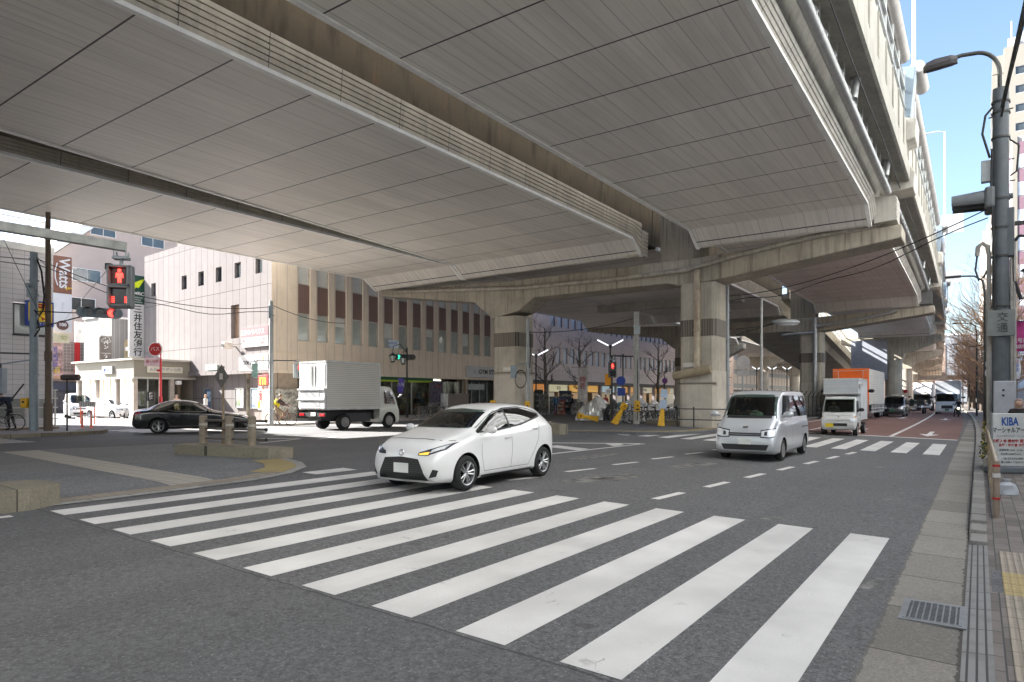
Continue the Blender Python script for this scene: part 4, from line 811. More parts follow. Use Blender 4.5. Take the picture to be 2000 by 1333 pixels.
m = MB(); m.mm((.3, -.06, 4.3), (2.9, 0, 7.2)); m.build('lattice_panel', PANEL('lattice', (.2,.17,.15), .3, .3, .02, .02, (0, 2), line_col=(.5,.48,.45)), bb); m = MB(); m.mm((2.0, -.35, 4.2), (2.4, -.08, 7.2)); m.build('red_strip', RED, bb)
m = MB(); m.mm((.2, -.04, .3), (5.4, 0, 3.4)); m.build('shopfront', M('dark_shop', (.1,.1,.11), .4, var=.6), bb); m = MB(); m.mm((-.1, -.4, 2.5), (5.5, -.05, 3.2)); m.build('shop_sign_band', M('navy', (.06,.07,.1), .5), bb)
ws = thing('shop_banner', 'tall brown over white vertical sign reading Watts with a round 100 mark', 'sign', W(26.4, -69.5, .5), PHI)
ws.scale = (1, 1, .89); m = MB(); m.mm((-.78, -.15, 8.3), (.78, .15, 16.2)); m.build('board', SWH, ws, bevel=.02); m = MB(); m.mm((-.76, -.17, 12.3), (.76, -.12, 16.18)); m.build('brown_field', M('watts_brown', (.2,.085,.05), .5), ws)
q = text_mesh('lettering', 'Watts', 1.25, SWH, ws, (.12, -.18, 14.4), (math.pi/2, math.pi/2, 0), .004, bold=.02)
m = MB(); m.path([(-.45, -.18, 15.4), (-.62, -.18, 14.6), (-.6, -.18, 13.8), (-.4, -.18, 13.1)], .05, 6); m.build('swoosh', SWH, ws); m = MB()
for i in range(3): m.path([(.3+.15*i, -.18, 13.0), (.35+.22*i, -.18, 12.7+.1*i)], .04, 5)
m.build('spark', YEL, ws)
m = MB(); m.lathe([(.5, 0), (.5, .02)], (0, -.15, 9.0), 24, Matrix.Rotation(math.pi/2, 3, 'X')); m.build('disc', M('watts_disc', (.12,.06,.05), .5), ws); text_mesh('lettering', '100', .42, SWH, ws, (0, -.18, 9.05), (math.pi/2, 0, 0), .004, bold=.02); text_mesh('lettering', '円ショップ', .22, GRY, ws, (0, -.16, 10.8), (math.pi/2, math.pi/2, 0), .003)
m = MB(); m.mm((.78, -.1, 10), (1.2, .1, 10.2)); m.mm((.78, -.1, 15), (1.2, .1, 15.2)); m.mm((-1.0, -.1, 8.3), (-.8, .1, 16)); m.build('bracket', FRM, ws)
board('arch_sign', 'cream square sign with a small green mark below the brown banner', 'sign', W(26.0, -68.8, 6.85), PHI, 1.4, .85, M('cream2', (.7,.62,.4), .5), [('旬', .5, .2, .42, M('olive', (.25,.28,.05), .6))], dep=.2)
board('colour_poster_sign', 'colourful pink orange and blue menu board under the cream sign', 'sign', W(25.5, -69, 3.8), PHI, 1.5, 3.0, M('menu_mix', (.55,.35,.3), .5, var=.8, scale=2.2), [('居\n酒\n屋', .7, 0, 1.6, BLU), ('酒', .6, .2, .5, YEL)], dep=.2)
# ---- grey tiled building, left edge
TILE = PANEL('grey_tile', (.62,.6,.62), .46, .23, .022, .022, (0, 2), var=.03, line_col=(.38,.37,.4), depth=.3); TILE2 = PANEL('grey_tile_side', (.56,.54,.57), .46, .23, .022, .022, (1, 2), var=.03, line_col=(.38,.37,.4), depth=.3)
gb = thing('tiled_building', 'grey tiled building at the left edge, lower wing with a rooftop railing', 'building', W(13.3, -36, 0), PHI)
m = MB(); wallgrid(m, -3.2, 0, .1, 8.8, [(-1.6, -.15, 4.7, 6.2)], 0, .15); m.quad((-30, 0, .1), (-3.2, 0, .1), (-3.2, 0, 15.5), (-30, 0, 15.5)); m.build('wall', TILE, gb, fix=False)
m = MB(); m.quad((0, 0, .1), (0, 14, .1), (0, 14, 8.8), (0, 0, 8.8)); m.quad((-3.2, 0, 8.8), (-3.2, 14, 8.8), (-3.2, 14, 15.5), (-3.2, 0, 15.5)); m.quad((-3.2, 0, 8.8), (0, 0, 8.8), (0, 14, 8.8), (-3.2, 14, 8.8)); m.quad((-30, 0, 15.5), (-3.2, 0, 15.5), (-3.2, 14, 15.5), (-30, 14, 15.5)); m.build('side_wall', TILE2, gb, fix=False)
m = MB(); m.mm((-3.2, -.05, 8.6), (.05, 14, 8.8+.12)); m.build('parapet', WHT, gb)
window(gb, (-.87, .13, 4.72), 0, 1.42, 1.45, cols=2, gm=WGL, fm=FRD); m = MB()
for y in (.1, 3, 6): m.box((-2.6, y, 9.5), (.05,.05,1.3)); m.box((-.3, y, 9.5), (.05,.05,1.3))
for z in (9.5, 10.1): m.tube((-2.9, .1, z), (-.2, .1, z), .03, n=6); m.tube((-.3, .1, z), (-.3, 6, z), .03, n=6)
m.tube((-2.9, .1, 9.0), (-.3, .1, 10.1), .025, n=6); m.build('roof_railing', WHT, gb)
board('pharmacy_sign', 'yellow sign with one big red character 薬 on the grey tiled wall', 'sign', W(12.68, -35.95, 5.15), PHI, 1.1, 1.15, BLU, [('薬', .8, 0, .62, RED, dict(bold=.03)), ('くすり', .14, 0, .1, SWH)], dep=.25, mats2=[(-.48, .48, .2, 1.07, YEL)])
m = MB()
# ---- purple-grey tiled building further along
PUR = PANEL('mauve_tile', (.68,.57,.54), .75, 1.9, .014, .016, (0, 2), var=.04, line_col=(.24,.19,.22), depth=.25)
pb = thing('tiled_office_building', 'long mauve tiled office building with rows of narrow blue-grey windows', 'building', W(54.5, -37, 0), PHI)
m = MB(); hs = []
for z0, z1, x0, n in ((5.55, 7.25, 6.6, 23), (9.45, 11.1, 5.4, 24), (13.2, 14.8, 5.4, 24)):
    for i in range(n): hs.append((x0+1.5*i, x0+1.5*i+.98, z0, z1))
wallgrid(m, 0, 46, 3.6, 16.5, hs, 0, .2); m.quad((0, 0, 0), (0, 15, 0), (0, 15, 16.5), (0, 0, 16.5)); m.quad((46, 0, 0), (46, 15, 0), (46, 15, 16.5), (46, 0, 16.5)); m.quad((0, 0, 3.6), (46, 0, 3.6), (46, 2, 3.6), (0, 2, 3.6)); m.quad((0, 0, 16.5), (46, 0, 16.5), (46, 15, 16.5), (0, 15, 16.5)); m.build('wall', PUR, pb, fix=False)
WGSKY = M('window_glass_sky_reflect', (.7,.74,.82), .4, 0, .4, .5, spec=.4)  # pale blue base colour paints the sky's reflection into the glass
for h in hs: window(pb, ((h[0]+h[1])/2, .18, h[2]), 0, .98, h[3]-h[2], gm=WGSKY, fm=M('frame_slate', (.3,.31,.35), .5), sill=True, dep=.05)
m = MB(); m.mm((-.1, -1.3, 3.25), (46, 1.5, 3.6)); m.build('canopy', M('canopy_dark', (.09,.08,.08), .6), pb)
m = MB(); m.quad((0, 2.4, .3), (46, 2.4, .3), (46, 2.4, 3.3), (0, 2.4, 3.3)); m.build('shop_back', M('shop_mix', (.18,.14,.1), .8, var=.9, scale=.8), pb, fix=False)
for x in range(0, 46, 4): m = MB(); m.box((x+.3, -.2, 1.8), (.35, .35, 3.0)); m.build('pillar', M('pillar_grey', (.25,.22,.22), .6), pb)
for i, (x0, x1, col) in enumerate(((.8, 4.0, (.9,.35,.08)), (4.6, 8.2, (.75,.7,.45)), (9, 15.5, (.9,.5,.12)), (17, 22, (.5,.65,.7)), (22.5, 26, (.85,.45,.15)), (27, 33, (.75,.68,.5)), (34, 39, (.8,.4,.12)), (40, 45, (.7,.65,.5)))):
    board('shop_fascia', 'lit shop fascia number %d' % i if 0 else ('orange lit shop fascia nearest the left column', 'cream lit shop fascia next to the orange one', 'amber lit shop fascia behind the bare trees', 'pale blue shop fascia behind the silver bike cover', 'orange shop fascia left of the round-topped pole', 'pale lit fascia just right of the grey utility pole', 'orange lit shop fascia beside the right column', 'cream shop fascia at the far end of the mauve building')[i], 'sign', W(54.5+(x0+x1)/2, -36.6, 2.45), PHI, x1-x0, .75, EM('fascia%d' % i, col, .065), [(('カフェ', '薬局', 'ラーメン', 'クリーニング', 'スーパー', '不動産', '牛丼', '美容室')[i], .42, 0, .37, SWH if i % 2 == 0 else INK)], dep=.15)
    m = MB(); m.quad((x0, 1.2, .4), (x1, 1.2, .4), (x1, 1.2, 2.4), (x0, 1.2, 2.4)); m.build('shop_window', EM('shoplight%d' % i, [(1,.75,.45), (.9,.85,.7), (1,.7,.4)][i % 3], .025), pb, fix=False)
board('wide_dark_board', 'dark slate board above the shops of the mauve building', 'sign', W(79, -36.9, 3.75), PHI, 7.5, 1.7, M('slate_board', (.13,.14,.17), .4), [('幡ヶ谷六号', .7, 0, .85, GRY)], dep=.15)
# ---- far left side of the avenue, seen under the second span
fl = thing('pink_block', 'pale pink block seen beyond the mauve one under the far span', 'building', W(102, -37, 0), PHI)
m = MB(); m.mm((0, 0, 0), (26, 14, 12)); m.build('wall', M('pale_pink', (.68,.54,.48), .8, var=.06), fl)
for i in range(7):
    for z in (3.8, 6.4, 9): window(fl, (2+3.5*i, -.02, z), 0, 1.6, 1.3, cols=2, sill=False, fm=WHT)
fl2 = thing('cream_block', 'cream block at the far left end under the viaduct', 'building', W(130, -37, 0), PHI); m = MB(); m.mm((0, 0, 0), (60, 14, 15)); m.build('wall', PANEL('cream_wall', (.6,.54,.46), 3, 2.8, .6, .9, (0, 2), line_col=(.3,.32,.33)), fl2); m = MB(); m.mm((-.1, -.4, 3), (60, 0, 3.4)); m.build('canopy', FRD, fl2)
# ---- right side of the avenue
WTW = M('tower_white', (.26,.24,.205), .8, var=.05)
tw = thing('apartment_tower', 'tall cream apartment tower with stacked balconies rising at the right edge', 'building', W(128, 5.5, 0), PHI)
TH_ = 56
m = MB(); wallgrid(m, -22, 0, 0, TH_, [(-2.6-6*j, -1.4-6*j, 5+2.9*k, 6.3+2.9*k) for j in range(3) for k in range(17)], 0, .15); w_ = m.v; m.v = [(y*1.0, x, z) for x, y, z in w_]
m.quad((0, 0, 0), (20, 0, 0), (20, 0, TH_), (0, 0, TH_)); m.quad((0, 0, TH_), (20, 0, TH_), (20, -22, TH_), (0, -22, TH_)); m.build('wall', WTW, tw)
for j in range(3):
    for k in range(17): window(tw, (.13, -2.0-6*j, 5+2.9*k), FA, 1.2, 1.3, gm=WGD, fm=WHT, sill=False)
m = MB(); m2 = MB()
for k in range(18):
    z = 3+2.9*k; m.mm((0.3, .02, z), (20, 1.5, z+.18)); m2.mm((.35, 1.42, z+.18), (19.9, 1.48, z+1.2)); m.mm((.3, .02, z+.18), (.5, 1.48, z+2.75))
m.build('balcony_slab', WTW, tw); m2.build('balcony_panel', M('balcony_grey', (.3,.33,.36), .5), tw)
m = MB(); m.mm((.3, -1.5, TH_), (5, -.5, TH_+1.4)); m.tube((.5, -1, TH_), (.5, -1, TH_+4), .12); m.box((2, -3, TH_+1.2), (1.6, 2.4, 2.4)); m.build('roof_plant', M('plant_grey', (.5,.5,.5), .6), tw)
pt = thing('panelled_tower', 'office tower with purple panels between pale mullions in front of the cream tower', 'building', W(106, 4.9, 0), PHI)
m = MB(); m.mm((0, -14, 0), (16, 0, 35)); m.build('wall', M('tower_grey', (.42,.39,.37), .7), pt)
m = MB(); m2 = MB(); m3 = MB()
for k in range(9):
    z = 3+3.5*k; m2.mm((-.06, -13, z), (-.005, -.6, z+1.7)); m2.mm((.5, -.002, z), (15.5, .05, z+1.7)); m.mm((-.08, -13, z+1.7), (-.004, -.6, z+3.3)); m.mm((.5, -.002, z+1.7), (15.5, .07, z+3.3))
    for j in range(4): m3.mm((-.14, -3.4-3.2*j, z), (-.004, -3.1-3.2*j, z+3.5))
m3.mm((-.14, -.55, 0), (-.004, 0, 35)); m.build('panel_band', M('purple_panel', (.2,.12,.15), .6, var=.1), pt); m2.build('window', WGSKY, pt); m3.build('mullion', WTW, pt)
for i, (a0, a1, b0, h, col, lab) in enumerate(((150, 175, 6.5, 30, (.5,.45,.4), 'grey beige block behind the bare trees on the right pavement'), (178, 205, 6.5, 44, (.62,.42,.28), 'warm orange-brown tower rising above the roadside trees'), (210, 240, 7, 30, (.6,.56,.5), 'cream block beyond the orange tower on the right'), (245, 300, 8, 52, (.66,.6,.52), 'tall pale tower farthest along the right pavement'))):
    t = thing('roadside_block', lab, 'building', W(a0, b0, 0), PHI); m = MB(); m.mm((0, -16, 0), (a1-a0, 0, h)); m.build('wall', PANEL('roadside%d' % i, tuple(c*.62 for c in col), 0, 3.0, 0, 1.2, (0, 2), var=.05, line_col=tuple(c*.5 for c in col)), t)
    m = MB()
    for k in range(int(h/3)-1): m.mm((-.3, -14, 3+3*k), (-.004, -2, 4+3*k)); m.mm((1, .004, 3+3*k), (a1-a0-1, .8, 4+3*k))
    m.build('balcony', WHT, t)
for i, (a0, a1, h, col, lab) in enumerate(((-45, -12, 26, (.5,.52,.54), 'pale office block added out of view beside the near right pavement to bounce light'), (-10, 22, 34, (.55,.57,.6), 'pale office block added out of view beside the camera to bounce light'), (25, 62, 28, (.54,.55,.57), 'pale block added just out of view along the right pavement to bounce light'))):  # unseen blocks added to bounce light onto the road
    t = thing('roadside_block', lab, 'building', W(a0, 6.2, 0), PHI); m = MB(); m.mm((0, -14, 0), (a1-a0, 0, h)); m.build('wall', PANEL('bounce_block%d' % i, col, 3.2, 3.4, .05, .05, (0, 2)), t)
    wa, wb = win_mesh(1.9, 1.7, FRM, WGL, 2)
    for j in range(int((a1-a0)/3.2)):
        for k in range(7): o = linked('window', wa, t, (1.6+3.2*j, .1, 4.4+3.4*k), math.pi); linked('pane', wb, o, (0,0,0))
# low buildings seen past the far end of the avenue and a footbridge
for i, (a, b, w, h, col, lab) in enumerate(((330, -14, 26, 24, (.5,.35,.28), 'brick coloured block at the vanishing point behind the viaduct'), (360, 2, 18, 30, (.55,.58,.62), 'pale blue-grey block at the vanishing point of the avenue'))):
    t = thing('distant_block', lab, 'building', W(a, b, 0), PHI); m = MB(); m.mm((0, -w/2, 0), (20, w/2, h)); m.build('wall', PANEL('distant%d' % i, tuple(c*.5 for c in col), 3, 3, 1, 1.3, (1, 2), line_col=tuple(c*.5 for c in col)), t); m = MB(); m.mm((-.2, -w/2, h), (20, w/2, h+.8)); m.build('parapet', WHT, t)
fb = thing('footbridge', 'pale footbridge spanning the avenue in the distance', 'bridge', W(150, 0, 0), PHI)
m = MB(); m.mm((-1.2, -6, 5.2), (1.2, 24, 6.0)); m.build('deck', CONL, fb); m = MB()
for i in range(61): m.box((-1.15, -6+.5*i, 6.5), (.05,.05,1.0))
m.box((-1.15, 9, 7.0), (.07, 30, .07)); m.build('railing', FRD, fb); m = MB(); m.box((0, -5, 2.6), (1, .8, 5.2)); m.box((0, 13.5, 2.6), (1, .8, 5.2)); m.build('pillar', CONL, fb)
# ================================================================ vehicles
from mathutils.bvhtree import BVHTree
def pchip(pts):
    pts = sorted(pts); xs = [p[0] for p in pts]; ys = [p[1] for p in pts]; n = len(xs)
    h = [xs[i+1]-xs[i] for i in range(n-1)]; d = [(ys[i+1]-ys[i])/h[i] for i in range(n-1)]
    m = [d[0]]+[0 if d[i-1]*d[i] <= 0 else 2*d[i-1]*d[i]/(d[i-1]+d[i]) for i in range(1, n-1)]+[d[-1]]
    def f(x):
        if x <= xs[0]: return ys[0]
        if x >= xs[-1]: return ys[-1]
        i = 0
        while x > xs[i+1]: i += 1
        t = (x-xs[i])/h[i]
        return ys[i]*(1+2*t)*(1-t)**2+h[i]*m[i]*t*(1-t)**2+ys[i+1]*t*t*(3-2*t)+h[i]*m[i+1]*t*t*(t-1)
    return f
TYRE = M('tyre', (.022,.022,.023), .85, var=.3, scale=8); RIMM = M('rim_silver', (.5,.51,.52), .3, .8, .1); RIMD = M('steel_rim', (.28,.27,.26), .5, .6, .2); WELL = M('wheel_well', (.012,.012,.012), .9)
PLAST = M('black_plastic', (.025,.025,.027), .5); GRILLE = PANEL('grille_mesh', (.02,.02,.022), 0, .035, 0, .012, (1, 2), line_col=(.04,.04,.042), rough=.4); CHROME = M('chrome', (.7,.7,.72), .15, 1, .05); HLAMP = M('headlamp', (.8,.82,.84), .08, .1, .25, 9, spec=.9); HLD = M('headlamp_dark', (.08,.085,.1), .06, .2, .6, 8, spec=.9); TAIL = M('tail_lamp', (.4,.012,.015), .15, spec=.8); AMB = EM('indicator', (1, .45, .06), .3)
WSG = GLASS('windscreen_glass', (.7,.85,.78), .62, .02); SDG = GLASS('side_glass', (.55,.6,.6), .38, .02, 2.1); PRIV = GLASS('privacy_glass', (.4,.42,.45), .15, .02, 2.2); CABIN = M('cabin', (.035,.036,.036), .8, var=.4, scale=4)
PLW = M('plate_white_car', (.72,.73,.7), .5, var=.05); PLY = M('plate_yellow', (.8,.58,.03), .5, var=.05); PLG = M('plate_green_ink', (.03,.15,.08), .5)
def wheel_meshes(kind):
    t = MB(); X = Matrix.Rotation(math.pi/2, 3, 'X')     # axle along y, outside towards -y ; unit radius
    t.lathe([(.66, -.30), (.80, -.34), (.93, -.31), (.985, -.24), (1, -.1), (1, .1), (.985, .24), (.93, .31), (.8, .34), (.66, .3), (.64, .0)], n=28, M=X)
    r = MB()
    if kind == 'alloy':
        r.lathe([(.66, .27), (.68, .31), (.64, .29), (.60, .12), (.6, -.2), (.66, -.25)], n=28, M=X, caps=False)
        for i in range(5):
            for dq in (-.12, .12):
                q = 2*math.pi*i/5; p0 = Vector((.1*math.cos(q+dq*3), -.2, .1*math.sin(q+dq*3))); p1 = Vector((.63*math.cos(q+dq*1.6), -.26, .63*math.sin(q+dq*1.6))); r.path([p0, p1], [.06, .05], 6)
        r.lathe([(.16, .14), (.17, .2), (.1, .25), (0.01, .26)], n=14, M=X)
        r.cur = 1; r.lathe([(.58, .02), (.58, .04)], n=20, M=X)
    else:
        r.lathe([(.66, .27), (.67, .3), (.6, .26), (.52, .16), (.3, .2), (.26, .27), (.12, .3), (.01, .3)], n=24, M=X)
        r.cur = 1
        for i in range(8): q = 2*math.pi*i/8; r.lathe([(.05, .0), (.05, .02)], (.42*math.cos(q), -.185, .42*math.sin(q)), 8, X)
    return t.mesh('wheel', TYRE), r.mesh('rim', [RIMM if kind == 'alloy' else RIMD, WELL])
_wh = {}
def wheel(root, x, y, r, side, kind='alloy', wide=1.):
    if kind not in _wh: _wh[kind] = wheel_meshes(kind)
    a, b = _wh[kind]; o = linked('wheel', a, root, (x, y, r), 0 if side < 0 else math.pi); o.scale = (r, r*wide, r); linked('rim', b, o, (0, -.02, 0)); return o
class Body:
    def __init__(s, zt, zb, w, zs, wt, drop=.07, x0=None, x1=None, n=44, bulge=.02):
        s.zt, s.zb, s.w, s.zs, s.wt = map(pchip, (zt, zb, w, zs, wt)); xs0 = x0 or min(p[0] for p in zt); xs1 = x1 or max(p[0] for p in zt)
        rs = []
        for i in range(n+1):
            t = i/n; x = xs0+(xs1-xs0)*(.5-.5*math.cos(math.pi*t)*1.0) if False else xs0+(xs1-xs0)*(t-.12*math.sin(2*math.pi*t)/1.0)
            w, zb_, zs_, zt_, wt_ = s.w(x), s.zb(x), s.zs(x), s.zt(x), s.wt(x); zm = zb_+(zs_-zb_)*.5
            pr = [(0, zb_), (w-.16, zb_), (w-.05, zb_+.03), (w-.012, zb_+.1), (w, zm), (w-.01, zs_-.08), (w-.04, zs_), (wt_+(w-.04-wt_)*.5+bulge, zs_+(zt_-drop-zs_)*.5), (wt_, zt_-drop), (wt_-.06, zt_-drop*.45), (wt_-.18, zt_-drop*.15), (wt_*.35, zt_), (0, zt_+.005)]
            den = []
            for k in range(len(pr)-1):          # Catmull-Rom along the section
                p0, p1, p2, p3 = pr[max(k-1, 0)], pr[k], pr[k+1], pr[min(k+2, len(pr)-1)]
                for q in range(3):
                    u = q/3; den.append(tuple(.5*((2*p1[c])+(-p0[c]+p2[c])*u+(2*p0[c]-5*p1[c]+4*p2[c]-p3[c])*u*u+(-p0[c]+3*p1[c]-3*p2[c]+p3[c])*u**3) for c in (0, 1)))
            den.append(pr[-1])
            rs.append([(x, y, z) for y, z in den]+[(x, -y, z) for y, z in den[-2:0:-1]])
        m = MB(); m.smooth = True; m.rings(rs); s.mb = m
        s.bvh = BVHTree.FromPolygons([Vector(v) for v in m.v], m.f)
    def hit(s, p, d):
        h = s.bvh.ray_cast(Vector(p), Vector(d)); return h[0], h[1]
    def decal(s, name, mat, parent, lo, hi, axis, sgn=1, off=.004, n=10, k=4, thick=0):
        """ruled patch between the polylines lo and hi, projected on the body. axis 'x': points are (y,z) seen along x; axis 'y': points (x,z) seen along y"""
        def samp(pl, t):
            t *= len(pl)-1; i = min(int(t), len(pl)-2); f = t-i; return (pl[i][0]+(pl[i+1][0]-pl[i][0])*f, pl[i][1]+(pl[i+1][1]-pl[i][1])*f)
        m = MB(); m.smooth = True; vs = []
        for i in range(n+1):
            a, b = samp(lo, i/n), samp(hi, i/n)
            for j in range(k+1):
                p = (a[0]+(b[0]-a[0])*j/k, a[1]+(b[1]-a[1])*j/k)
                if axis == 'x': h, nn = s.hit((5*sgn, p[0], p[1]), (-sgn, 0, 0))
                else: h, nn = s.hit((p[0], 3*sgn, p[1]), (0, -sgn, 0))
                if h is None: h, nn = (Vector((0, p[0], p[1])) if axis == 'x' else Vector((p[0], 0, p[1]))), Vector((0, 0, 1)); near = s.bvh.find_nearest(Vector((2*sgn, p[0], p[1])) if axis == 'x' else Vector((p[0], sgn, p[1]))); h, nn = near[0], near[1]
                if (axis == 'x' and nn.x*sgn < 0) or (axis == 'y' and nn.y*sgn < 0): nn = -nn
                vs.append(h+nn*off)
        m.add(vs, [(i*(k+1)+j, (i+1)*(k+1)+j, (i+1)*(k+1)+j+1, i*(k+1)+j+1) for i in range(n) for j in range(k)])
        return m.build(name, mat, parent, fix=False)
    def strip(s, m, pts, axis, sgn, w=.008, off=.003):
        """thin dark seam along a polyline, added to m"""
        for (a, b) in zip(pts[:-1], pts[1:]):
            nseg = max(1, int(math.hypot(b[0]-a[0], b[1]-a[1])/.12)); prev = None
            d = Vector((b[0]-a[0], b[1]-a[1])).normalized(); nrm = Vector((-d.y, d.x))*w/2
            for i in range(nseg+1):
                c = Vector(a)+(Vector(b)-Vector(a))*i/nseg; cur = []
                for e in (c+nrm, c-nrm):
                    h, nn = s.hit((e.x, 3*sgn, e.y), (0, -sgn, 0)) if axis == 'y' else s.hit((5*sgn, e.x, e.y), (-sgn, 0, 0))
                    if h is None: cur = None; break
                    if (axis == 'y' and nn.y*sgn < 0) or (axis == 'x' and nn.x*sgn < 0): nn = -nn
                    cur.append(h+nn*off)
                if cur and prev: m.quad(prev[0], prev[1], cur[1], cur[0])
                prev = cur
    def finish(s, paint, parent, arches, side=(), front=None, rear=None, arch_w=.30, name='body'):
        """solid body with wheel wells and a hollowed cabin behind the window openings"""
        o = s.mb.build(name, [paint, WELL, CABIN])
        cut = MB(); cut.cur = 1
        for x, z, r in arches:
            for sg in (-1, 1):
                i0 = len(cut.v); cut.lathe([(r, -arch_w), (r, .35)], n=28, M=Matrix.Rotation(math.pi/2, 3, 'X')); cut.v[i0:] = [(v[0]+x, v[1]+sg*(s.w(x)-.02), v[2]+z) for v in cut.v[i0:]]
        cuts = [cut]
        for pl in side:
            c = MB(); c.cur = 2; c.prism(pl, 1, -1.6, 1.6); cuts.append(c)
        for pl, xa, xb in ([front] if front else [])+([rear] if rear else []):
            c = MB(); c.cur = 2; c.prism(pl, 0, xa, xb); cuts.append(c)
        tmp = []
        for c in cuts:
            q = c.build('cut', [paint, WELL, CABIN]); tmp.append(q); b = o.modifiers.new('b', 'BOOLEAN'); b.operation = 'DIFFERENCE'; b.object = q; b.solver = 'EXACT'
        dg = bpy.context.evaluated_depsgraph_get(); me = bpy.data.meshes.new_from_object(o.evaluated_get(dg)); o.modifiers.clear(); o.data = me; o.parent = parent
        for q in tmp: bpy.data.objects.remove(q)
        me.polygons.foreach_set('use_smooth', [True]*len(me.polygons))
        try: me.set_sharp_from_angle(angle=R(38))
        except Exception: pass
        return o
def plate(root, x, y, z, w, mat, text, ink, sgn=1):
    m = MB(); m.box((0,0,0), (.012, w, w*.5)); o = m.build('number_plate', mat, root, (x, y, z), bevel=.004)
    return o
def mirror(root, x, y, z, mat, sgn, s=1.):
    m = MB(); m.ball((0, .1*sgn*s, 0), .1*s, 10, (.55, 1.15, .75)); m.path([(0, -.06*sgn*s, -.05*s), (0, .04*sgn*s, -.02*s)], .03, 6); return m.build('wing_mirror', mat, root, (x, y, z))
def handle(root, door, x, y, z, mat, sgn): 
    m = MB(); m.path([(-.09, 0, 0), (-.06, .025*sgn, .003), (.06, .025*sgn, .003), (.09, 0, 0)], .012, 6); return m.build('door_handle', mat, door or root, (x, y, z))
def wiper(root, pts): 
    m = MB(); m.path(pts, .012, 5); m.build('wiper', PLAST, root)
def seats(root, xs, z, ys=(-.36, .36)):
    m = MB()
    for x in xs:
        for y in ys: m.box((x, y, z), (.16, .46, .62), ry=-.2); m.box((x-.03, y, z+.38), (.1, .26, .18), ry=-.1)
    m.build('seat', M('seat_cloth', (.06,.06,.065), .9), root, bevel=.03)
def steering(root, x, y, z):
    m = MB(); m.torus((x, y, z), .18, .018, Matrix.Rotation(R(65), 3, 'Y'), 18, 6); m.build('steering_wheel', PLAST, root)
HEAD = PHI+math.pi                     # towards the camera along the avenue
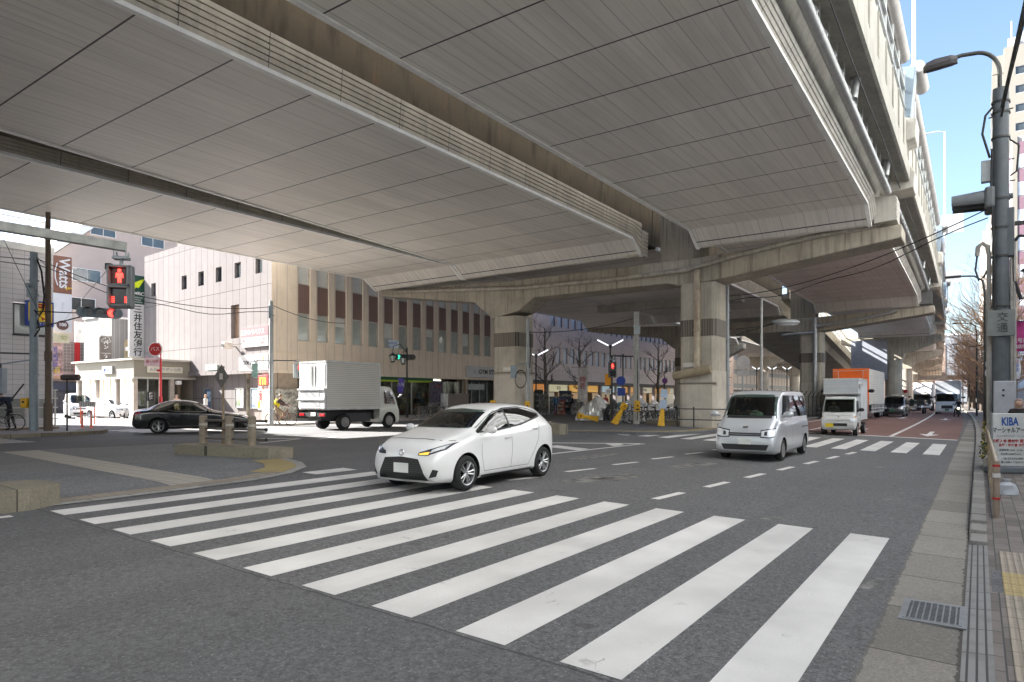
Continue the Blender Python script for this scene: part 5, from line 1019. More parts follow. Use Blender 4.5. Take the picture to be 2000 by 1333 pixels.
# ---------------------------------------------------------------- white hatchback
WPAINT = PAINT('pearl_white', (.8, .8, .8)); WP2 = PAINT('plain_white', (.72,.72,.71)); SILV = PAINT('silver_paint', (.6, .62, .65), .35, .3); BLKP = PAINT('black_paint', (.004,.0045,.006), 0, .12, 1.); NAVY = PAINT('deep_navy_paint', (.004,.007,.014), 0, .15, 1.); PALEB = PAINT('pale_blue_paint', (.6,.66,.7)); 
def hatch(name, label, loc, rz, paint, group=None, indicator=True):
    t = thing(name, label, 'car', loc, rz, group)
    b = Body(zt=[(1.97,.64),(1.93,.75),(1.82,.85),(1.5,.945),(1.15,1.02),(.98,1.06),(.6,1.25),(.22,1.405),(-.15,1.48),(-.6,1.5),(-1.1,1.475),(-1.5,1.415),(-1.74,1.29),(-1.88,1.06),(-1.97,.78)],
             zb=[(1.97,.30),(1.85,.19),(1.5,.17),(-1.6,.19),(-1.88,.3),(-1.97,.42)], w=[(1.97,.54),(1.93,.67),(1.8,.77),(1.5,.835),(1.15,.85),(.3,.83),(-.5,.83),(-1.3,.875),(-1.65,.84),(-1.9,.7),(-1.97,.55)],
             zs=[(1.97,.52),(1.75,.70),(1.3,.85),(.95,.93),(.0,.97),(-.8,1.02),(-1.4,1.1),(-1.8,.98),(-1.97,.65)], wt=[(1.97,.42),(1.8,.6),(1.4,.7),(1.0,.7),(.6,.64),(.1,.575),(-1,.56),(-1.5,.54),(-1.8,.5),(-1.97,.4)], drop=.075)
    sw = [(.76, 1.02), (.2, 1.30), (-.2, 1.385), (-.7, 1.395), (-1.05, 1.35), (-1.28, 1.27), (-1.1, 1.18), (-.3, 1.07)]
    b.finish(paint, t, [(1.22, .30, .365), (-1.33, .30, .365)], [sw], ([(-.64,1.08),(.64,1.08),(.55,1.34),(-.55,1.34)], 1.3, -1.4))
    b.decal('windscreen', WSG, t, [(-.70,1.06),(0,1.065),(.70,1.06)], [(-.575,1.37),(0,1.405),(.575,1.37)], 'x', 1, .005, 14, 8)
    for s in (-1, 1):
        b.decal('side_window', SDG, t, [(.84,1.0),(.3,1.02),(-.17,1.055)], [(.78,1.03),(.3,1.27),(-.17,1.39)], 'y', s, .004, 10, 5)
        b.decal('side_window', PRIV, t, [(-.22,1.06),(-.7,1.115),(-1.32,1.245)], [(-.22,1.395),(-.75,1.41),(-1.36,1.28)], 'y', s, .004, 10, 5)
        m = MB(); b.strip(m, [(-.195, 1.03), (-.195, 1.41)], 'y', s, .05, .006); b.strip(m, [(.86,.99),(.2,1.01),(-.6,1.09),(-1.34,1.24)], 'y', s, .03, .006); b.strip(m, [(.84,1.01),(.2,1.315),(-.2,1.405),(-.7,1.425),(-1.1,1.38),(-1.41,1.27)], 'y', s, .016, .006); m.build('window_trim', PLAST, t, fix=False)
        m = MB(); b.strip(m, [(.78,.95),(.8,.6),(.72,.3),(-.15,.3),(-.2,.6),(-.19,1.0)], 'y', s); b.strip(m, [(-.15,.3),(-.75,.3),(-.95,.55),(-1.1,.8),(-1.15,1.16)], 'y', s); m.build('door_seam', PLAST, t, fix=False)
        for hx, hz in ((-.05, .86), (-1.0, 1.0)): h, nn = b.hit((hx, 3*s, hz), (0, -s, 0)); handle(t, None, hx, h.y, hz, paint, s)
        mirror(t, .68, s*.87, 1.04, paint, s)
        b.decal('headlamp', HLD, t, [(.36*s,.64),(.55*s,.64),(.76*s,.73)], [(.38*s,.69),(.6*s,.76),(.79*s,.85)], 'x', 1, .008, 12, 4)
        b.decal('headlamp_lens', HLAMP, t, [(.57*s,.675),(.73*s,.745)], [(.59*s,.73),(.755*s,.815)], 'x', 1, .012, 6, 3)
        if indicator and s == 1: b.decal('indicator', AMB, t, [(.39*s,.65),(.55*s,.655)], [(.395*s,.672),(.565*s,.70)], 'x', 1, .013, 6, 2)
        b.decal('tail_lamp', TAIL, t, [(.4*s,.86),(.72*s,.88)], [(.4*s,.97),(.7*s,1.0)], 'x', -1, .006, 6, 3)
        b.decal('fog_surround', PLAST, t, [(.58*s,.27),(.7*s,.3)], [(.66*s,.42),(.73*s,.40)], 'x', 1, .006, 5, 4)
        b.decal('side_skirt', PLAST, t, [(.8,.19),(-.9,.19)], [(.8,.235),(-.9,.235)], 'y', s, .006, 10, 2)
    b.decal('grille', GRILLE, t, [(-.56,.22),(0,.21),(.56,.22)], [(-.38,.58),(0,.61),(.38,.58)], 'x', 1, .008, 16, 8)
    b.decal('lower_lip', paint, t, [(-.66,.20),(0,.19),(.66,.20)], [(-.6,.235),(0,.225),(.6,.235)], 'x', 1, .02, 14, 2)
    b.decal('rear_window', PRIV, t, [(-.55,1.08),(.55,1.08)], [(-.46,1.3),(.46,1.3)], 'x', -1, .005, 8, 5)
    plate(t, 1.985, 0, .42, .33, PLW, '', None); plate(t, -1.97, 0, .62, .33, PLW, '', None)
    h, nn = b.hit((5, 0, .67), (-1, 0, 0)); m = MB(); m.torus((h.x+.01, 0, .68), .05, .009, Matrix.Rotation(R(80), 3, 'Y'), 16, 5); m.build('emblem', CHROME, t)
    m = MB(); b.strip(m, [(-.74,.87),(-.3,.9),(.3,.9),(.74,.87)], 'x', 1, .008); m.build('bonnet_seam', PLAST, t, fix=False)
    for x in (1.22, -1.33):
        for s in (-1, 1): wheel(t, x, s*.745, .305, s)
    seats(t, (-.25,), .98); steering(t, .42, -.36, 1.04); wiper(t, [(1.0,.5,1.09),(.9,-.1,1.13)]); 
    m = MB(); m.box((-1.15, 0, 1.46), (.13, .035, .05)); m.build('roof_antenna', paint, t, bevel=.015)
    return t
hatch('hatchback', 'white five-door hatchback crossing the near zebra stripes with its amber indicator lit', W(10.15, -8.1), HEAD+R(1.5), WPAINT)
hatch('hatchback', 'white hatchback waiting in the sunny side street in front of the pavilion', Vector((-27.6, 46.0, .312)), R(-28), WP2, indicator=False)
# ---------------------------------------------------------------- boxy vans and taxis
def van(name, label, cat, loc, rz, paint, plt=PLW, group=None, L=4.06, H=1.9, wd=.83, hood=(1.62, 1.14), nose=.92, privacy=True, wr=.285, axles=(1.28, -1.37), grille_dark=False, roofx=.95, detail=True):
    t = thing(name, label, cat, loc, rz, group); F = L/2; hx, hz = hood
    b = Body(zt=[(F,.62),(F-.03,.78),(F-.12,nose),(hx+.02,hz),(hx-.1,hz+.1),((hx+roofx)/2-.02,(hz+H)/2+.07),(roofx+.05,H-.1),(roofx-.25,H-.02),(-.2,H),(-F+.5,H-.01),(-F+.14,H-.09),(-F+.05,H-.4),(-F,.9)],
             zb=[(F,.28),(F-.15,.19),(-F+.15,.22),(-F,.32)], w=[(F,wd-.11),(F-.06,wd-.045),(F-.3,wd-.005),(F-.7,wd),(-F+.3,wd),(-F+.06,wd-.03),(-F,wd-.08)],
             zs=[(F,.5),(F-.1,.75),(hx,hz-.12),(hx-.4,hz-.08),(-F+.3,hz-.06),(-F,.7)], wt=[(F,wd-.22),(F-.2,wd-.14),(hx,wd-.13),(roofx,wd-.14),(0,wd-.13),(-F+.2,wd-.14),(-F,wd-.16)], drop=.085, bulge=.012)
    zl, zh = hz+.03, H-.17
    ax = lambda z: hx-.1-(hx-.1-roofx)*(z-hz-.05)/(H-.1-hz-.05)
    side = [[(ax(zl)-.26, zl), (ax(zh)-.16, zh), (.34, zh), (.34, zl)], [(.24, zl), (.24, zh), (-.86, zh), (-.86, zl)], [(-.96, zl), (-.96, zh), (-F+.36, zh), (-F+.3, zl)]]
    b.finish(paint, t, [(a, wr, wr+.06) for a in axles], side, ([(-wd+.2,hz+.06),(wd-.2,hz+.06),(wd-.26,H-.2),(-wd+.26,H-.2)], hx+.3, -F+.4))
    b.decal('windscreen', WSG, t, [(-wd+.13,hz+.05),(0,hz+.04),(wd-.13,hz+.05)], [(-wd+.2,H-.135),(0,H-.12),(wd-.2,H-.135)], 'x', 1, .006, 12, 8)
    for s in (-1, 1):
        for i, pl in enumerate(side):
            lo = [pl[0], pl[3]] if i == 0 else [pl[0], pl[3]]; hi = [pl[1], pl[2]]
            lo = [(lo[0][0]+(.03 if lo[0][0] > lo[1][0] else -.03), lo[0][1]-.02), (lo[1][0]-.03, lo[1][1]-.02)]; hi = [(hi[0][0]+.03, hi[0][1]+.02), (hi[1][0]-.03, hi[1][1]+.02)]
            b.decal('side_window', SDG if i == 0 or not privacy else PRIV, t, lo, hi, 'y', s, .005, 6, 4)
        m = MB(); b.strip(m, [(1.0,.3),(1.05,.6),(ax(zl)-.2,zl-.06)], 'y', s); b.strip(m, [(.29,.3),(.29,zh+.08)], 'y', s); b.strip(m, [(-.92,.3) if axles[1] < -1.2 else (-.9,.6),(-.91,zh+.08)], 'y', s); b.strip(m, [(-.9,hz-.3),(-F+.2,hz-.3)], 'y', s, .03); m.build('door_seam', PLAST, t, fix=False)
        for hx_, hz_ in ((.42, hz-.2), (.14, hz-.2)): h, nn = b.hit((hx_, 3*s, hz_), (0, -s, 0)); handle(t, None, hx_, h.y, hz_, paint, s)
        mirror(t, ax(zl)-.06, s*(wd+.04), hz+.1, paint, s, 1.15)
        b.decal('headlamp_frame', HLD, t, [(.40*s,.63),((wd-.2)*s,.62),((wd-.08)*s,.65)], [(.40*s,.83),((wd-.2)*s,.87),((wd-.065)*s,.89)], 'x', 1, .005, 10, 4)
        b.decal('headlamp', HLAMP, t, [(.42*s,.66),((wd-.2)*s,.65),((wd-.09)*s,.68)], [(.42*s,.80),((wd-.2)*s,.84),((wd-.075)*s,.86)], 'x', 1, .008, 10, 4)
        b.decal('headlamp_lens', HLD, t, [(.5*s,.69),((wd-.26)*s,.69)], [(.5*s,.78),((wd-.26)*s,.80)], 'x', 1, .012, 5, 3)
        b.decal('tail_lamp', TAIL, t, [((wd-.22)*s,.8),((wd-.1)*s,.8)], [((wd-.22)*s,1.25),((wd-.12)*s,1.25)], 'x', -1, .006, 4, 4)
    b.decal('grille', PLAST if grille_dark else M('grille_navy', (.03,.035,.05), .3), t, [(-.42,.665),(.42,.665)], [(-.43,.755),(.43,.755)], 'x', 1, .009, 10, 3)
    if detail:
        m = MB(); b.strip(m, [(-.43,.71),(.43,.71)], 'x', 1, .018, .014); m.build('grille_bar', CHROME, t, fix=False)
        b.decal('emblem', CHROME, t, [(-.07,.87),(.07,.87)], [(-.06,.925),(.06,.925)], 'x', 1, .01, 6, 3)
    b.decal('lower_grille', GRILLE, t, [(-.55,.30),(.55,.30)], [(-.62,.45),(.62,.45)], 'x', 1, .008, 12, 4)
    b.decal('rear_window', PRIV, t, [(-wd+.2,hz+.08),(wd-.2,hz+.08)], [(-wd+.24,H-.2),(wd-.24,H-.2)], 'x', -1, .005, 8, 5)
    b.decal('cowl', PLAST, t, [(-wd+.12,hz-.01),(0,hz-.015),(wd-.12,hz-.01)], [(-wd+.13,hz+.05),(0,hz+.045),(wd-.13,hz+.05)], 'x', 1, .005, 10, 2)
    plate(t, F+.012, 0, .53, .33, plt, '', None)
    for x in axles:
        for s in (-1, 1): wheel(t, x, s*(wd-.11), wr, s, 'steel')
    seats(t, (.3,), 1.1); steering(t, .85, -.37, 1.17); wiper(t, [(hx-.08,-.4,hz+.1),(hx-.14,.2,hz+.16)])
    return t
vanT = van('van', 'silver one-box van with roof-high windscreen coming down the middle lane', 'van', W(20.05, -5.1), HEAD, SILV)
m = MB(); m.ball((0,0,0), .14, 10, (.8,1.1,.75)); m.ball((.02,.12,-.03), .1, 8); o = m.build('plush_toy', M('plush', (.5,.6,.45), .95, var=.2), None, W(20.05, -5.1)+Vector((0,0,0)), HEAD); o.location = W(20.05-1.35, -5.0, W(20,-5.1).z+1.24); tag(o, 'pale green soft toy on the dashboard of the silver van', 'toy')
taxi = van('taxi', 'black tall-roofed taxi with a roof lamp, behind the little white truck', 'taxi', W(68.2, -5.75), HEAD, NAVY, PLG, L=4.4, H=1.72, wd=.85, hood=(1.15, 1.02), nose=.9, wr=.31, axles=(1.4, -1.35), roofx=.55, grille_dark=True)
m = MB(); m.box((.2, 0, 1.79), (.2, .5, .13)); m.build('roof_lamp', M('taxi_lamp', (.6,.6,.5), .4), taxi, bevel=.04); taxi.scale = (1.05,)*3
van('wagon', 'white wagon following the black taxi in the middle lane', 'car', W(83.5, -4.85), HEAD, WPAINT, L=4.5, H=1.55, wd=.89, hood=(1.2, .98), nose=.86, wr=.32, axles=(1.4, -1.4), roofx=.3, grille_dark=True)
van('estate_car', 'white car farther back in the middle lane, ahead of the white box truck', 'car', W(102, -4.35), HEAD, WP2, L=4.3, H=1.5, wd=.86, hood=(1.2, .96), nose=.84, wr=.31, axles=(1.35, -1.35), roofx=.3, detail=False)
van('van', 'white van with a red bundle on its roof, half hidden by the black taxi', 'van', W(92, -7.2), HEAD, WP2, L=4.3, H=1.95, wd=.85, hood=(1.5, 1.14), detail=False)
m = MB()
for i in range(14): m.ball((rnd.uniform(-.7, .7), rnd.uniform(-.7, .7), rnd.uniform(0, .25)), rnd.uniform(.2, .34), 7)
tag(m.build('roof_load', M('red_bundle', (.4,.02,.03), .8, var=.5, scale=5), None, W(91.5, -7.1, 2.35)), 'lumpy crimson bundle tied on the roof of a far white van', 'bundle')
van('minivan', 'white minivan facing out of the sunny side street', 'car', Vector((-32.2, 49.5, .312)), R(-52), WP2, L=4.7, H=1.85, wd=.87, hood=(1.7, 1.12), wr=.32, axles=(1.5, -1.4), roofx=.9)
van('taxi', 'red and white taxi half hidden behind the white mesh fence', 'taxi', Vector((-44.5, 60, .312)), R(-40), PAINT('taxi_red', (.5,.06,.08)), L=4.6, H=1.5, wd=.85, hood=(1.2, .98), nose=.86, wr=.31, axles=(1.4, -1.4), roofx=.3)
# ---------------------------------------------------------------- black saloon
def saloon(loc, rz):
    t = thing('saloon', 'glossy black saloon car passing the median posts on the far carriageway', 'car', loc, rz); P = BLKP
    b = Body(zt=[(2.42,.58),(2.36,.68),(2.1,.78),(1.5,.89),(1.0,.97),(.85,1.0),(.4,1.24),(.05,1.38),(-.3,1.44),(-.8,1.45),(-1.2,1.38),(-1.6,1.22),(-1.85,1.1),(-2.2,1.06),(-2.38,.98),(-2.45,.72)],
             zb=[(2.42,.3),(2.25,.19),(-2.2,.22),(-2.45,.36)], w=[(2.42,.6),(2.36,.74),(2.1,.86),(1.6,.9),(-1.7,.905),(-2.2,.85),(-2.4,.74),(-2.45,.65)],
             zs=[(2.42,.5),(2.1,.7),(1.4,.82),(.8,.9),(-.5,.95),(-1.6,.99),(-2.3,.95),(-2.45,.65)], wt=[(2.42,.5),(2.0,.7),(1.2,.74),(.85,.73),(.3,.62),(-.3,.57),(-1.0,.57),(-1.6,.66),(-2.0,.72),(-2.45,.55)], drop=.06)
    s1 = [(.62,.97),(.1,1.26),(-.2,1.34),(-.42,1.35),(-.42,.99)]; s2 = [(-.5,.99),(-.5,1.355),(-.85,1.35),(-1.3,1.22),(-1.52,1.06)]
    b.finish(P, t, [(1.5, .33, .385), (-1.4, .33, .385)], [s1, s2], ([(-.62,1.03),(.62,1.03),(.52,1.31),(-.52,1.31)], 1.2, -1.7))
    b.decal('windscreen', WSG, t, [(-.68,1.0),(.68,1.0)], [(-.56,1.33),(0,1.35),(.56,1.33)], 'x', 1, .005, 10, 6); b.decal('rear_window', SDG, t, [(-.66,1.12),(.66,1.12)], [(-.52,1.36),(0,1.37),(.52,1.36)], 'x', -1, .005, 10, 6)
    LT = GLASS('clear_side_glass', (.8,.9,.8), .8, .02)
    for s in (-1, 1):
        b.decal('side_window', LT, t, [(.68,.955),(-.44,.97)], [(.62,.99),(.1,1.28),(-.2,1.36),(-.44,1.37)], 'y', s, .005, 9, 4); b.decal('side_window', LT, t, [(-.49,.97),(-1.55,1.045)], [(-.49,1.375),(-.85,1.37),(-1.3,1.24),(-1.56,1.07)], 'y', s, .005, 9, 4)
        m = MB(); b.strip(m, [(.7,.94),(-.5,.955),(-1.6,1.03)], 'y', s, .02, .007); b.strip(m, [(.7,.97),(.1,1.3),(-.25,1.385),(-.85,1.39),(-1.35,1.25),(-1.62,1.05)], 'y', s, .018, .007); b.strip(m, [(1.0,.33),(-.95,.33)], 'y', s, .02, .007); m.build('chrome_trim', CHROME, t, fix=False)
        m = MB(); b.strip(m, [(.85,.9),(.9,.35)], 'y', s); b.strip(m, [(-.465,.96),(-.46,.3)], 'y', s); b.strip(m, [(-1.5,1.0),(-1.2,.75),(-.95,.5),(-.85,.3)], 'y', s); m.build('door_seam', MATS['black_hole'], t, fix=False)
        for hx in (-.25, -1.25): h, nn = b.hit((hx, 3*s, .88), (0, -s, 0)); handle(t, None, hx, h.y, .88, CHROME, s)
        mirror(t, .62, s*.93, 1.0, P, s); b.decal('tail_lamp', TAIL, t, [(.4*s,.8),(.8*s,.8)], [(.4*s,.93),(.78*s,.95)], 'x', -1, .007, 6, 3); b.decal('tail_lamp_side', TAIL, t, [(-2.2,.82),(-2.34,.82)], [(-2.02,.93),(-2.32,.94)], 'y', s, .007, 5, 3); b.decal('headlamp', HLAMP, t, [(.5*s,.6),(.8*s,.64)], [(.5*s,.69),(.8*s,.74)], 'x', 1, .007, 6, 3)
    b.decal('grille', GRILLE, t, [(-.4,.42),(.4,.42)], [(-.45,.62),(.45,.62)], 'x', 1, .008, 8, 4); b.decal('bumper_trim', CHROME, t, [(-.75,.47),(.75,.47)], [(-.75,.49),(.75,.49)], 'x', -1, .006, 8, 1)
    plate(t, -2.462, 0, .66, .33, PLW, '', None); 
    for x in (1.5, -1.4):
        for s in (-1, 1): wheel(t, x, s*.79, .335, s)
    seats(t, (0, -.9), .85); steering(t, .5, -.38, .95); t.scale = (.93, .95, .97)
saloon(Vector((-13.75, 28.75, .312)), R(22))
# ---------------------------------------------------------------- trucks
ALU = PANEL('box_panel_white', (.62,.6,.56), 0, .09, 0, .03, (0, 2), var=.03, line_col=(.42,.4,.36), depth=.5, rough=.4); ALUP = M('box_white', (.68,.68,.67), .4, var=.06); ALUE = M('box_edge', (.6,.6,.6), .35, .5)
def cabody(t, F, R_, H, wd, paint, arch, wr, side, fz, name='body', hz=None, slope=.35):
    """upright cab between x=R_ (rear) and F (front)"""
    hz = hz or H*.53
    b = Body(zt=[(F,.75),(F-.02,hz-.25),(F-.07,hz-.05),(F-.12,hz+.04),(F-slope*.6,(hz+H)/2+.08),(F-slope,H-.1),(F-slope-.15,H-.02),(R_,H-.01)], zb=[(F,.32),(F-.1,.24),(R_,.3)], w=[(F,wd-.1),(F-.06,wd-.03),(F-.2,wd),(R_,wd)],
             zs=[(F,.6),(F-.05,hz-.22),(F-.3,hz-.1),(R_,hz-.1)], wt=[(F,wd-.13),(F-.2,wd-.08),(F-slope,wd-.1),(R_,wd-.1)], drop=.07, x0=R_, x1=F, n=30, bulge=.01)
    b.finish(paint, t, arch, side, ([(-wd+.15,hz+.08),(wd-.15,hz+.08),(wd-.17,H-.17),(-wd+.17,H-.17)], F+.2, R_+.12), name='cab')
    b.decal('windscreen', WSG, t, [(-wd+.09,hz+.05),(wd-.09,hz+.05)], [(-wd+.13,H-.125),(wd-.13,H-.125)], 'x', 1, .006, 10, 6)
    for s in (-1, 1):
        for pl in side: b.decal('side_window', SDG, t, [pl[0], pl[-1]], pl[1:-1], 'y', s, .005, 6, 4)
    return b
# small white truck with a box
t = thing('mini_truck', 'small white flat-nosed truck with a pale box body and yellow number plate', 'truck', W(34.25, -5.12), HEAD)
b = cabody(t, 1.7, .42, 1.76, .735, WP2, [(1.3, .27, .33)], .27, [[(1.34,1.03),(1.12,1.55),(.62,1.55),(.62,1.03)]], 0, hz=.98, slope=.5)
for s in (-1, 1):
    b.decal('headlamp', HLAMP, t, [(.5*s,.62),(.7*s,.62)], [(.48*s,.82),(.7*s,.8)], 'x', 1, .008, 6, 4); b.decal('indicator', M('amber_lens', (.6,.3,.05), .2), t, [(.62*s,.81),(.7*s,.81)], [(.62*s,.86),(.7*s,.86)], 'x', 1, .008, 3, 2)
    m = MB(); b.strip(m, [(1.05,.4),(1.1,.7),(1.36,1.0)], 'y', s); b.strip(m, [(.55,.35),(.55,1.6)], 'y', s); m.build('door_seam', PLAST, t, fix=False); mirror(t, 1.32, s*.76, 1.15, PLAST, s, 1.1); h, nn = b.hit((.66, 3*s, .9), (0, -s, 0)); handle(t, None, .66, h.y, .9, PLAST, s)
    m = MB(); m.box((-.1, s*.6, .42), (1.4, .06, .05)); m.build('side_guard', PLAST, t)
b.decal('grille', GRILLE, t, [(-.36,.42),(.36,.42)], [(-.36,.55),(.36,.55)], 'x', 1, .008, 6, 3); m = MB(); b.strip(m, [(-.47,.68),(.47,.68)], 'x', 1, .012); b.strip(m, [(-.7,.6),(.7,.6)], 'x', 1, .008); b.strip(m, [(-.5,.9),(.5,.9)], 'x', 1, .008); m.build('panel_seam', PLAST, t, fix=False); b.decal('emblem', CHROME, t, [(-.03,.8),(.03,.8)], [(-.03,.86),(.03,.86)], 'x', 1, .008, 3, 3)
plate(t, 1.715, -.36, .46, .33, PLY, '', None); wiper(t, [(1.6,-.3,1.03),(1.56,.25,1.06)]); seats(t, (.62,), 1.0); steering(t, 1.1, -.33, 1.06)
m = MB(); m.mm((-1.7, -.72, .68), (.4, .72, 2.55)); m.mm((.4, -.72, 1.86), (1.05, .72, 2.55)); m.build('box', M('kei_box', (.5,.53,.56), .5, var=.08), t, bevel=.02)
m = MB()
for s in (-1, 1):
    m.box((-.65, s*.725, .7), (2.12, .03, .08)); m.box((-.3, s*.725, 2.53), (2.72, .03, .07)); m.box((-1.68, s*.725, 1.6), (.06, .03, 1.9)); m.box((.38, s*.725, 1.3), (.06, .03, 1.2)); m.box((-.65, s*.73, 1.25), (.05, .02, 1.1))
for z in (1.88, 2.2, 2.53): m.box((1.055, 0, z), (.03, 1.46, .04 if z == 2.2 else .07))
m.box((.7, .8, 2.3), (.5, .16, .1)); m.build('box_edge', ALUE, t)
m = MB(); m.mm((-1.65, -.5, .35), (.5, .5, .66)); m.build('chassis', PLAST, t)
for x in (1.3, -1.05):
    for s in (-1, 1): wheel(t, x, s*.64, .27, s, 'steel')
# white box truck on the far carriageway, seen from behind
t = thing('box_truck', 'white box truck with horizontally ribbed sides driving away on the far carriageway', 'truck', W(22.3, -25.25), PHI)
b = cabody(t, 2.4, .95, 2.1, .88, PAINT('cream_white', (.62,.62,.56)), [(1.62, .36, .44)], .36, [[(2.06,1.2),(1.85,1.85),(1.3,1.85),(1.3,1.2)]], 0, hz=1.12, slope=.55)
for s in (-1, 1): mirror(t, 2.2, s*1.0, 1.6, PLAST, s, 1.4); b.decal('headlamp', HLAMP, t, [(.5*s,.7),(.8*s,.7)], [(.5*s,.9),(.8*s,.88)], 'x', 1, .008, 5, 3)
m = MB(); m.mm((-2.4, -.98, .95), (.9, .98, 3.2)); m.build('box', ALU, t, bevel=.02)
m = MB()
for s in (-1, 1):
    m.box((-.75, s*.985, 1.0), (3.32, .03, .1)); m.box((-.75, s*.985, 3.17), (3.32, .03, .08)); m.box((-2.385, s*.95, 2.1), (.06, .08, 2.2)); m.box((.88, s*.95, 2.1), (.06, .08, 2.2))
for z in (1.0, 3.15): m.box((-2.41, 0, z), (.04, 1.9, .1))
m.build('box_edge', ALUE, t)
m = MB()
for s in (-1, 1): m.mm((-2.43, s*.02, 1.95), (-2.395, s*.9, 3.05))
m.build('rear_door', M('door_white', (.7,.7,.69), .3, .2, .08), t, bevel=.01); m = MB()
for y in (-.12, .12): m.tube((-2.46, y, 1.98), (-2.46, y, 3.02), .02, n=6)
m.build('lock_rod', ALUE, t); m = MB(); m.mm((-2.5, -.92, 1.02), (-2.4, .92, 1.9)); m.mm((-2.56, -.96, 1.86), (-2.4, .96, 1.93)); m.mm((-2.56, -.96, 1.4), (-2.4, .96, 1.46)); m.build('tail_lift', M('lift_white', (.66,.66,.66), .4), t); m = MB(); m.mm((-2.51, -.6, 1.52), (-2.49, .6, 1.8)); m.mm((-2.51, -.6, 1.1), (-2.49, .6, 1.34)); m.build('lift_panel', M('lift_grey', (.33,.34,.35), .5), t)
for s in (-1, 1): m = MB(); m.box((-2.45, s*.72, .72), (.06, .34, .12)); m.build('tail_lamp', TAIL, t)
m = MB(); m.box((-2.42, 0, .72), (.06, 1.9, .18)); m.mm((-2.3, -.45, .45), (1.0, .45, .9)); m.build('chassis', PLAST, t); plate(t, -2.47, -.1, .74, .33, PLW, '', None)
m = MB(); m.mm((-1.1, .5, .35), (.4, .8, .75)); m.mm((-1.1, -.8, .35), (.4, -.5, .75)); m.build('fuel_tank', M('tank', (.05,.05,.055), .5), t)
for s in (-1, 1): wheel(t, 1.62, s*.76, .36, s, 'steel'); wheel(t, -1.25, s*.74, .36, s, 'steel', 1.3)
# orange-fronted lorry
t = thing('lorry', 'tall lorry with orange front panel and pale ribbed side behind the little truck', 'truck', W(58.6, -7.6), HEAD); ORG = M('orange_paint', (.85,.17,.02), .35, 0, .12, 1.5, coat=.4)
m = MB(); m.mm((-6, -1.22, 1.1), (3.6, 1.22, 3.75)); m.build('box', PANEL('lorry_side', (.55,.52,.47), 2.4, .16, .05, .03, (0, 2), var=.04, line_col=(.38,.36,.32)), t, bevel=.03)
m = MB(); m.mm((3.6, -1.22, 1.1), (3.7, 1.22, 3.78)); m.mm((3.55, -1.235, 3.6), (3.66, 1.235, 3.79)); m.build('front_panel', ORG, t, bevel=.04); m = MB()
for y in (-.85, .85): m.path([(3.72, y, 3.6), (3.72, y*.9, 2.7)], .02, 5)
m.box((3.71, 0, 3.62), (.02, 2.3, .03)); m.build('panel_rail', ALUE, t)
b = cabody(t, 5.4, 3.75, 2.75, 1.2, PAINT('orange_cab', (.8,.16,.02)), [(4.7, .5, .6)], .5, [[(5.1,1.75),(4.9,2.45),(4.2,2.45),(4.2,1.75)]], 0, hz=1.6, slope=.4)
for s in (-1, 1): mirror(t, 5.3, s*1.38, 2.1, PLAST, s, 1.8); b.decal('headlamp', HLAMP, t, [(.7*s,.75),(1.08*s,.75)], [(.7*s,.95),(1.08*s,.95)], 'x', 1, .008, 5, 3)
m = MB()
for i in range(9): m.box((-5.2+i*.9, 1.23, .75), (.08, .06, .6))
for z in (.55, .8): m.box((-1.5, 1.24, z), (8, .05, .08))
m.build('side_guard', ALUE, t); m = MB(); m.mm((-6, -.5, .6), (4, .5, 1.08)); m.build('chassis', PLAST, t)
for s in (-1, 1): wheel(t, 4.7, s*1.05, .5, s, 'steel'); wheel(t, -3.2, s*1.0, .5, s, 'steel', 1.3); wheel(t, -4.4, s*1.0, .5, s, 'steel', 1.3)
def far_truck(label, a, bb, H, wd, paint, boxmat, glass, dep=5.5, over=True):
    t = thing('box_truck', label, 'truck', W(a, bb), HEAD)
    b = cabody(t, 2.9, 1.3, min(2.35, H*.66), wd-.06, paint, [(2.2, .42, .5)], .42, [[(2.6,1.45),(2.45,1.95),(1.8,1.95),(1.8,1.45)]], 0, hz=1.3, slope=.35)
    for s in (-1, 1): mirror(t, 2.8, s*(wd+.15), 1.8, PLAST, s, 1.6); b.decal('headlamp', HLAMP, t, [(.55*s,.7),((wd-.15)*s,.7)], [(.55*s,.88),((wd-.15)*s,.88)], 'x', 1, .008, 5, 3)
    b.decal('grille', GRILLE, t, [(-.5,.62),(.5,.62)], [(-.5,.95),(.5,.95)], 'x', 1, .008, 6, 3)
    m = MB(); m.mm((-dep+1.2, -wd, 1.0), (1.22, wd, H)); m.build('box', boxmat, t, bevel=.03)
    if over: m = MB(); m.add([(x, y, z) for y in (-wd+.1, wd-.1) for x, z in ((1.3, 2.36), (2.5, 2.4), (1.6, H-.05), (1.3, H-.05))], [(0,1,2,3), (7,6,5,4), (0,4,5,1), (1,5,6,2), (2,6,7,3), (3,7,4,0)]); m.build('wind_deflector', paint, t, bevel=.04)
    m = MB(); m.mm((-dep+1.3, -.5, .5), (1.5, .5, .98)); m.build('chassis', PLAST, t); plate(t, 2.92, 0, .5, .36, PLG, '', None)
    for s in (-1, 1): wheel(t, 2.2, s*(wd-.2), .42, s, 'steel'); wheel(t, -dep+2.6, s*(wd-.2), .42, s, 'steel', 1.3)
    return t
far_truck('white box truck with a sloped wind deflector, far back in the middle lane', 108, -4.75, 3.75, 1.15, WP2, ALUP, None)
far_truck('pale blue truck with grey box in the kerb lane behind the scooter', 86, -1.95, 3.55, 1.12, PALEB, M('grey_box', (.3,.31,.33), .5), None, over=False)
far_truck('dim white lorry barely showing behind the white box truck', 135, -3.9, 3.6, 1.15, WP2, ALUP, None)
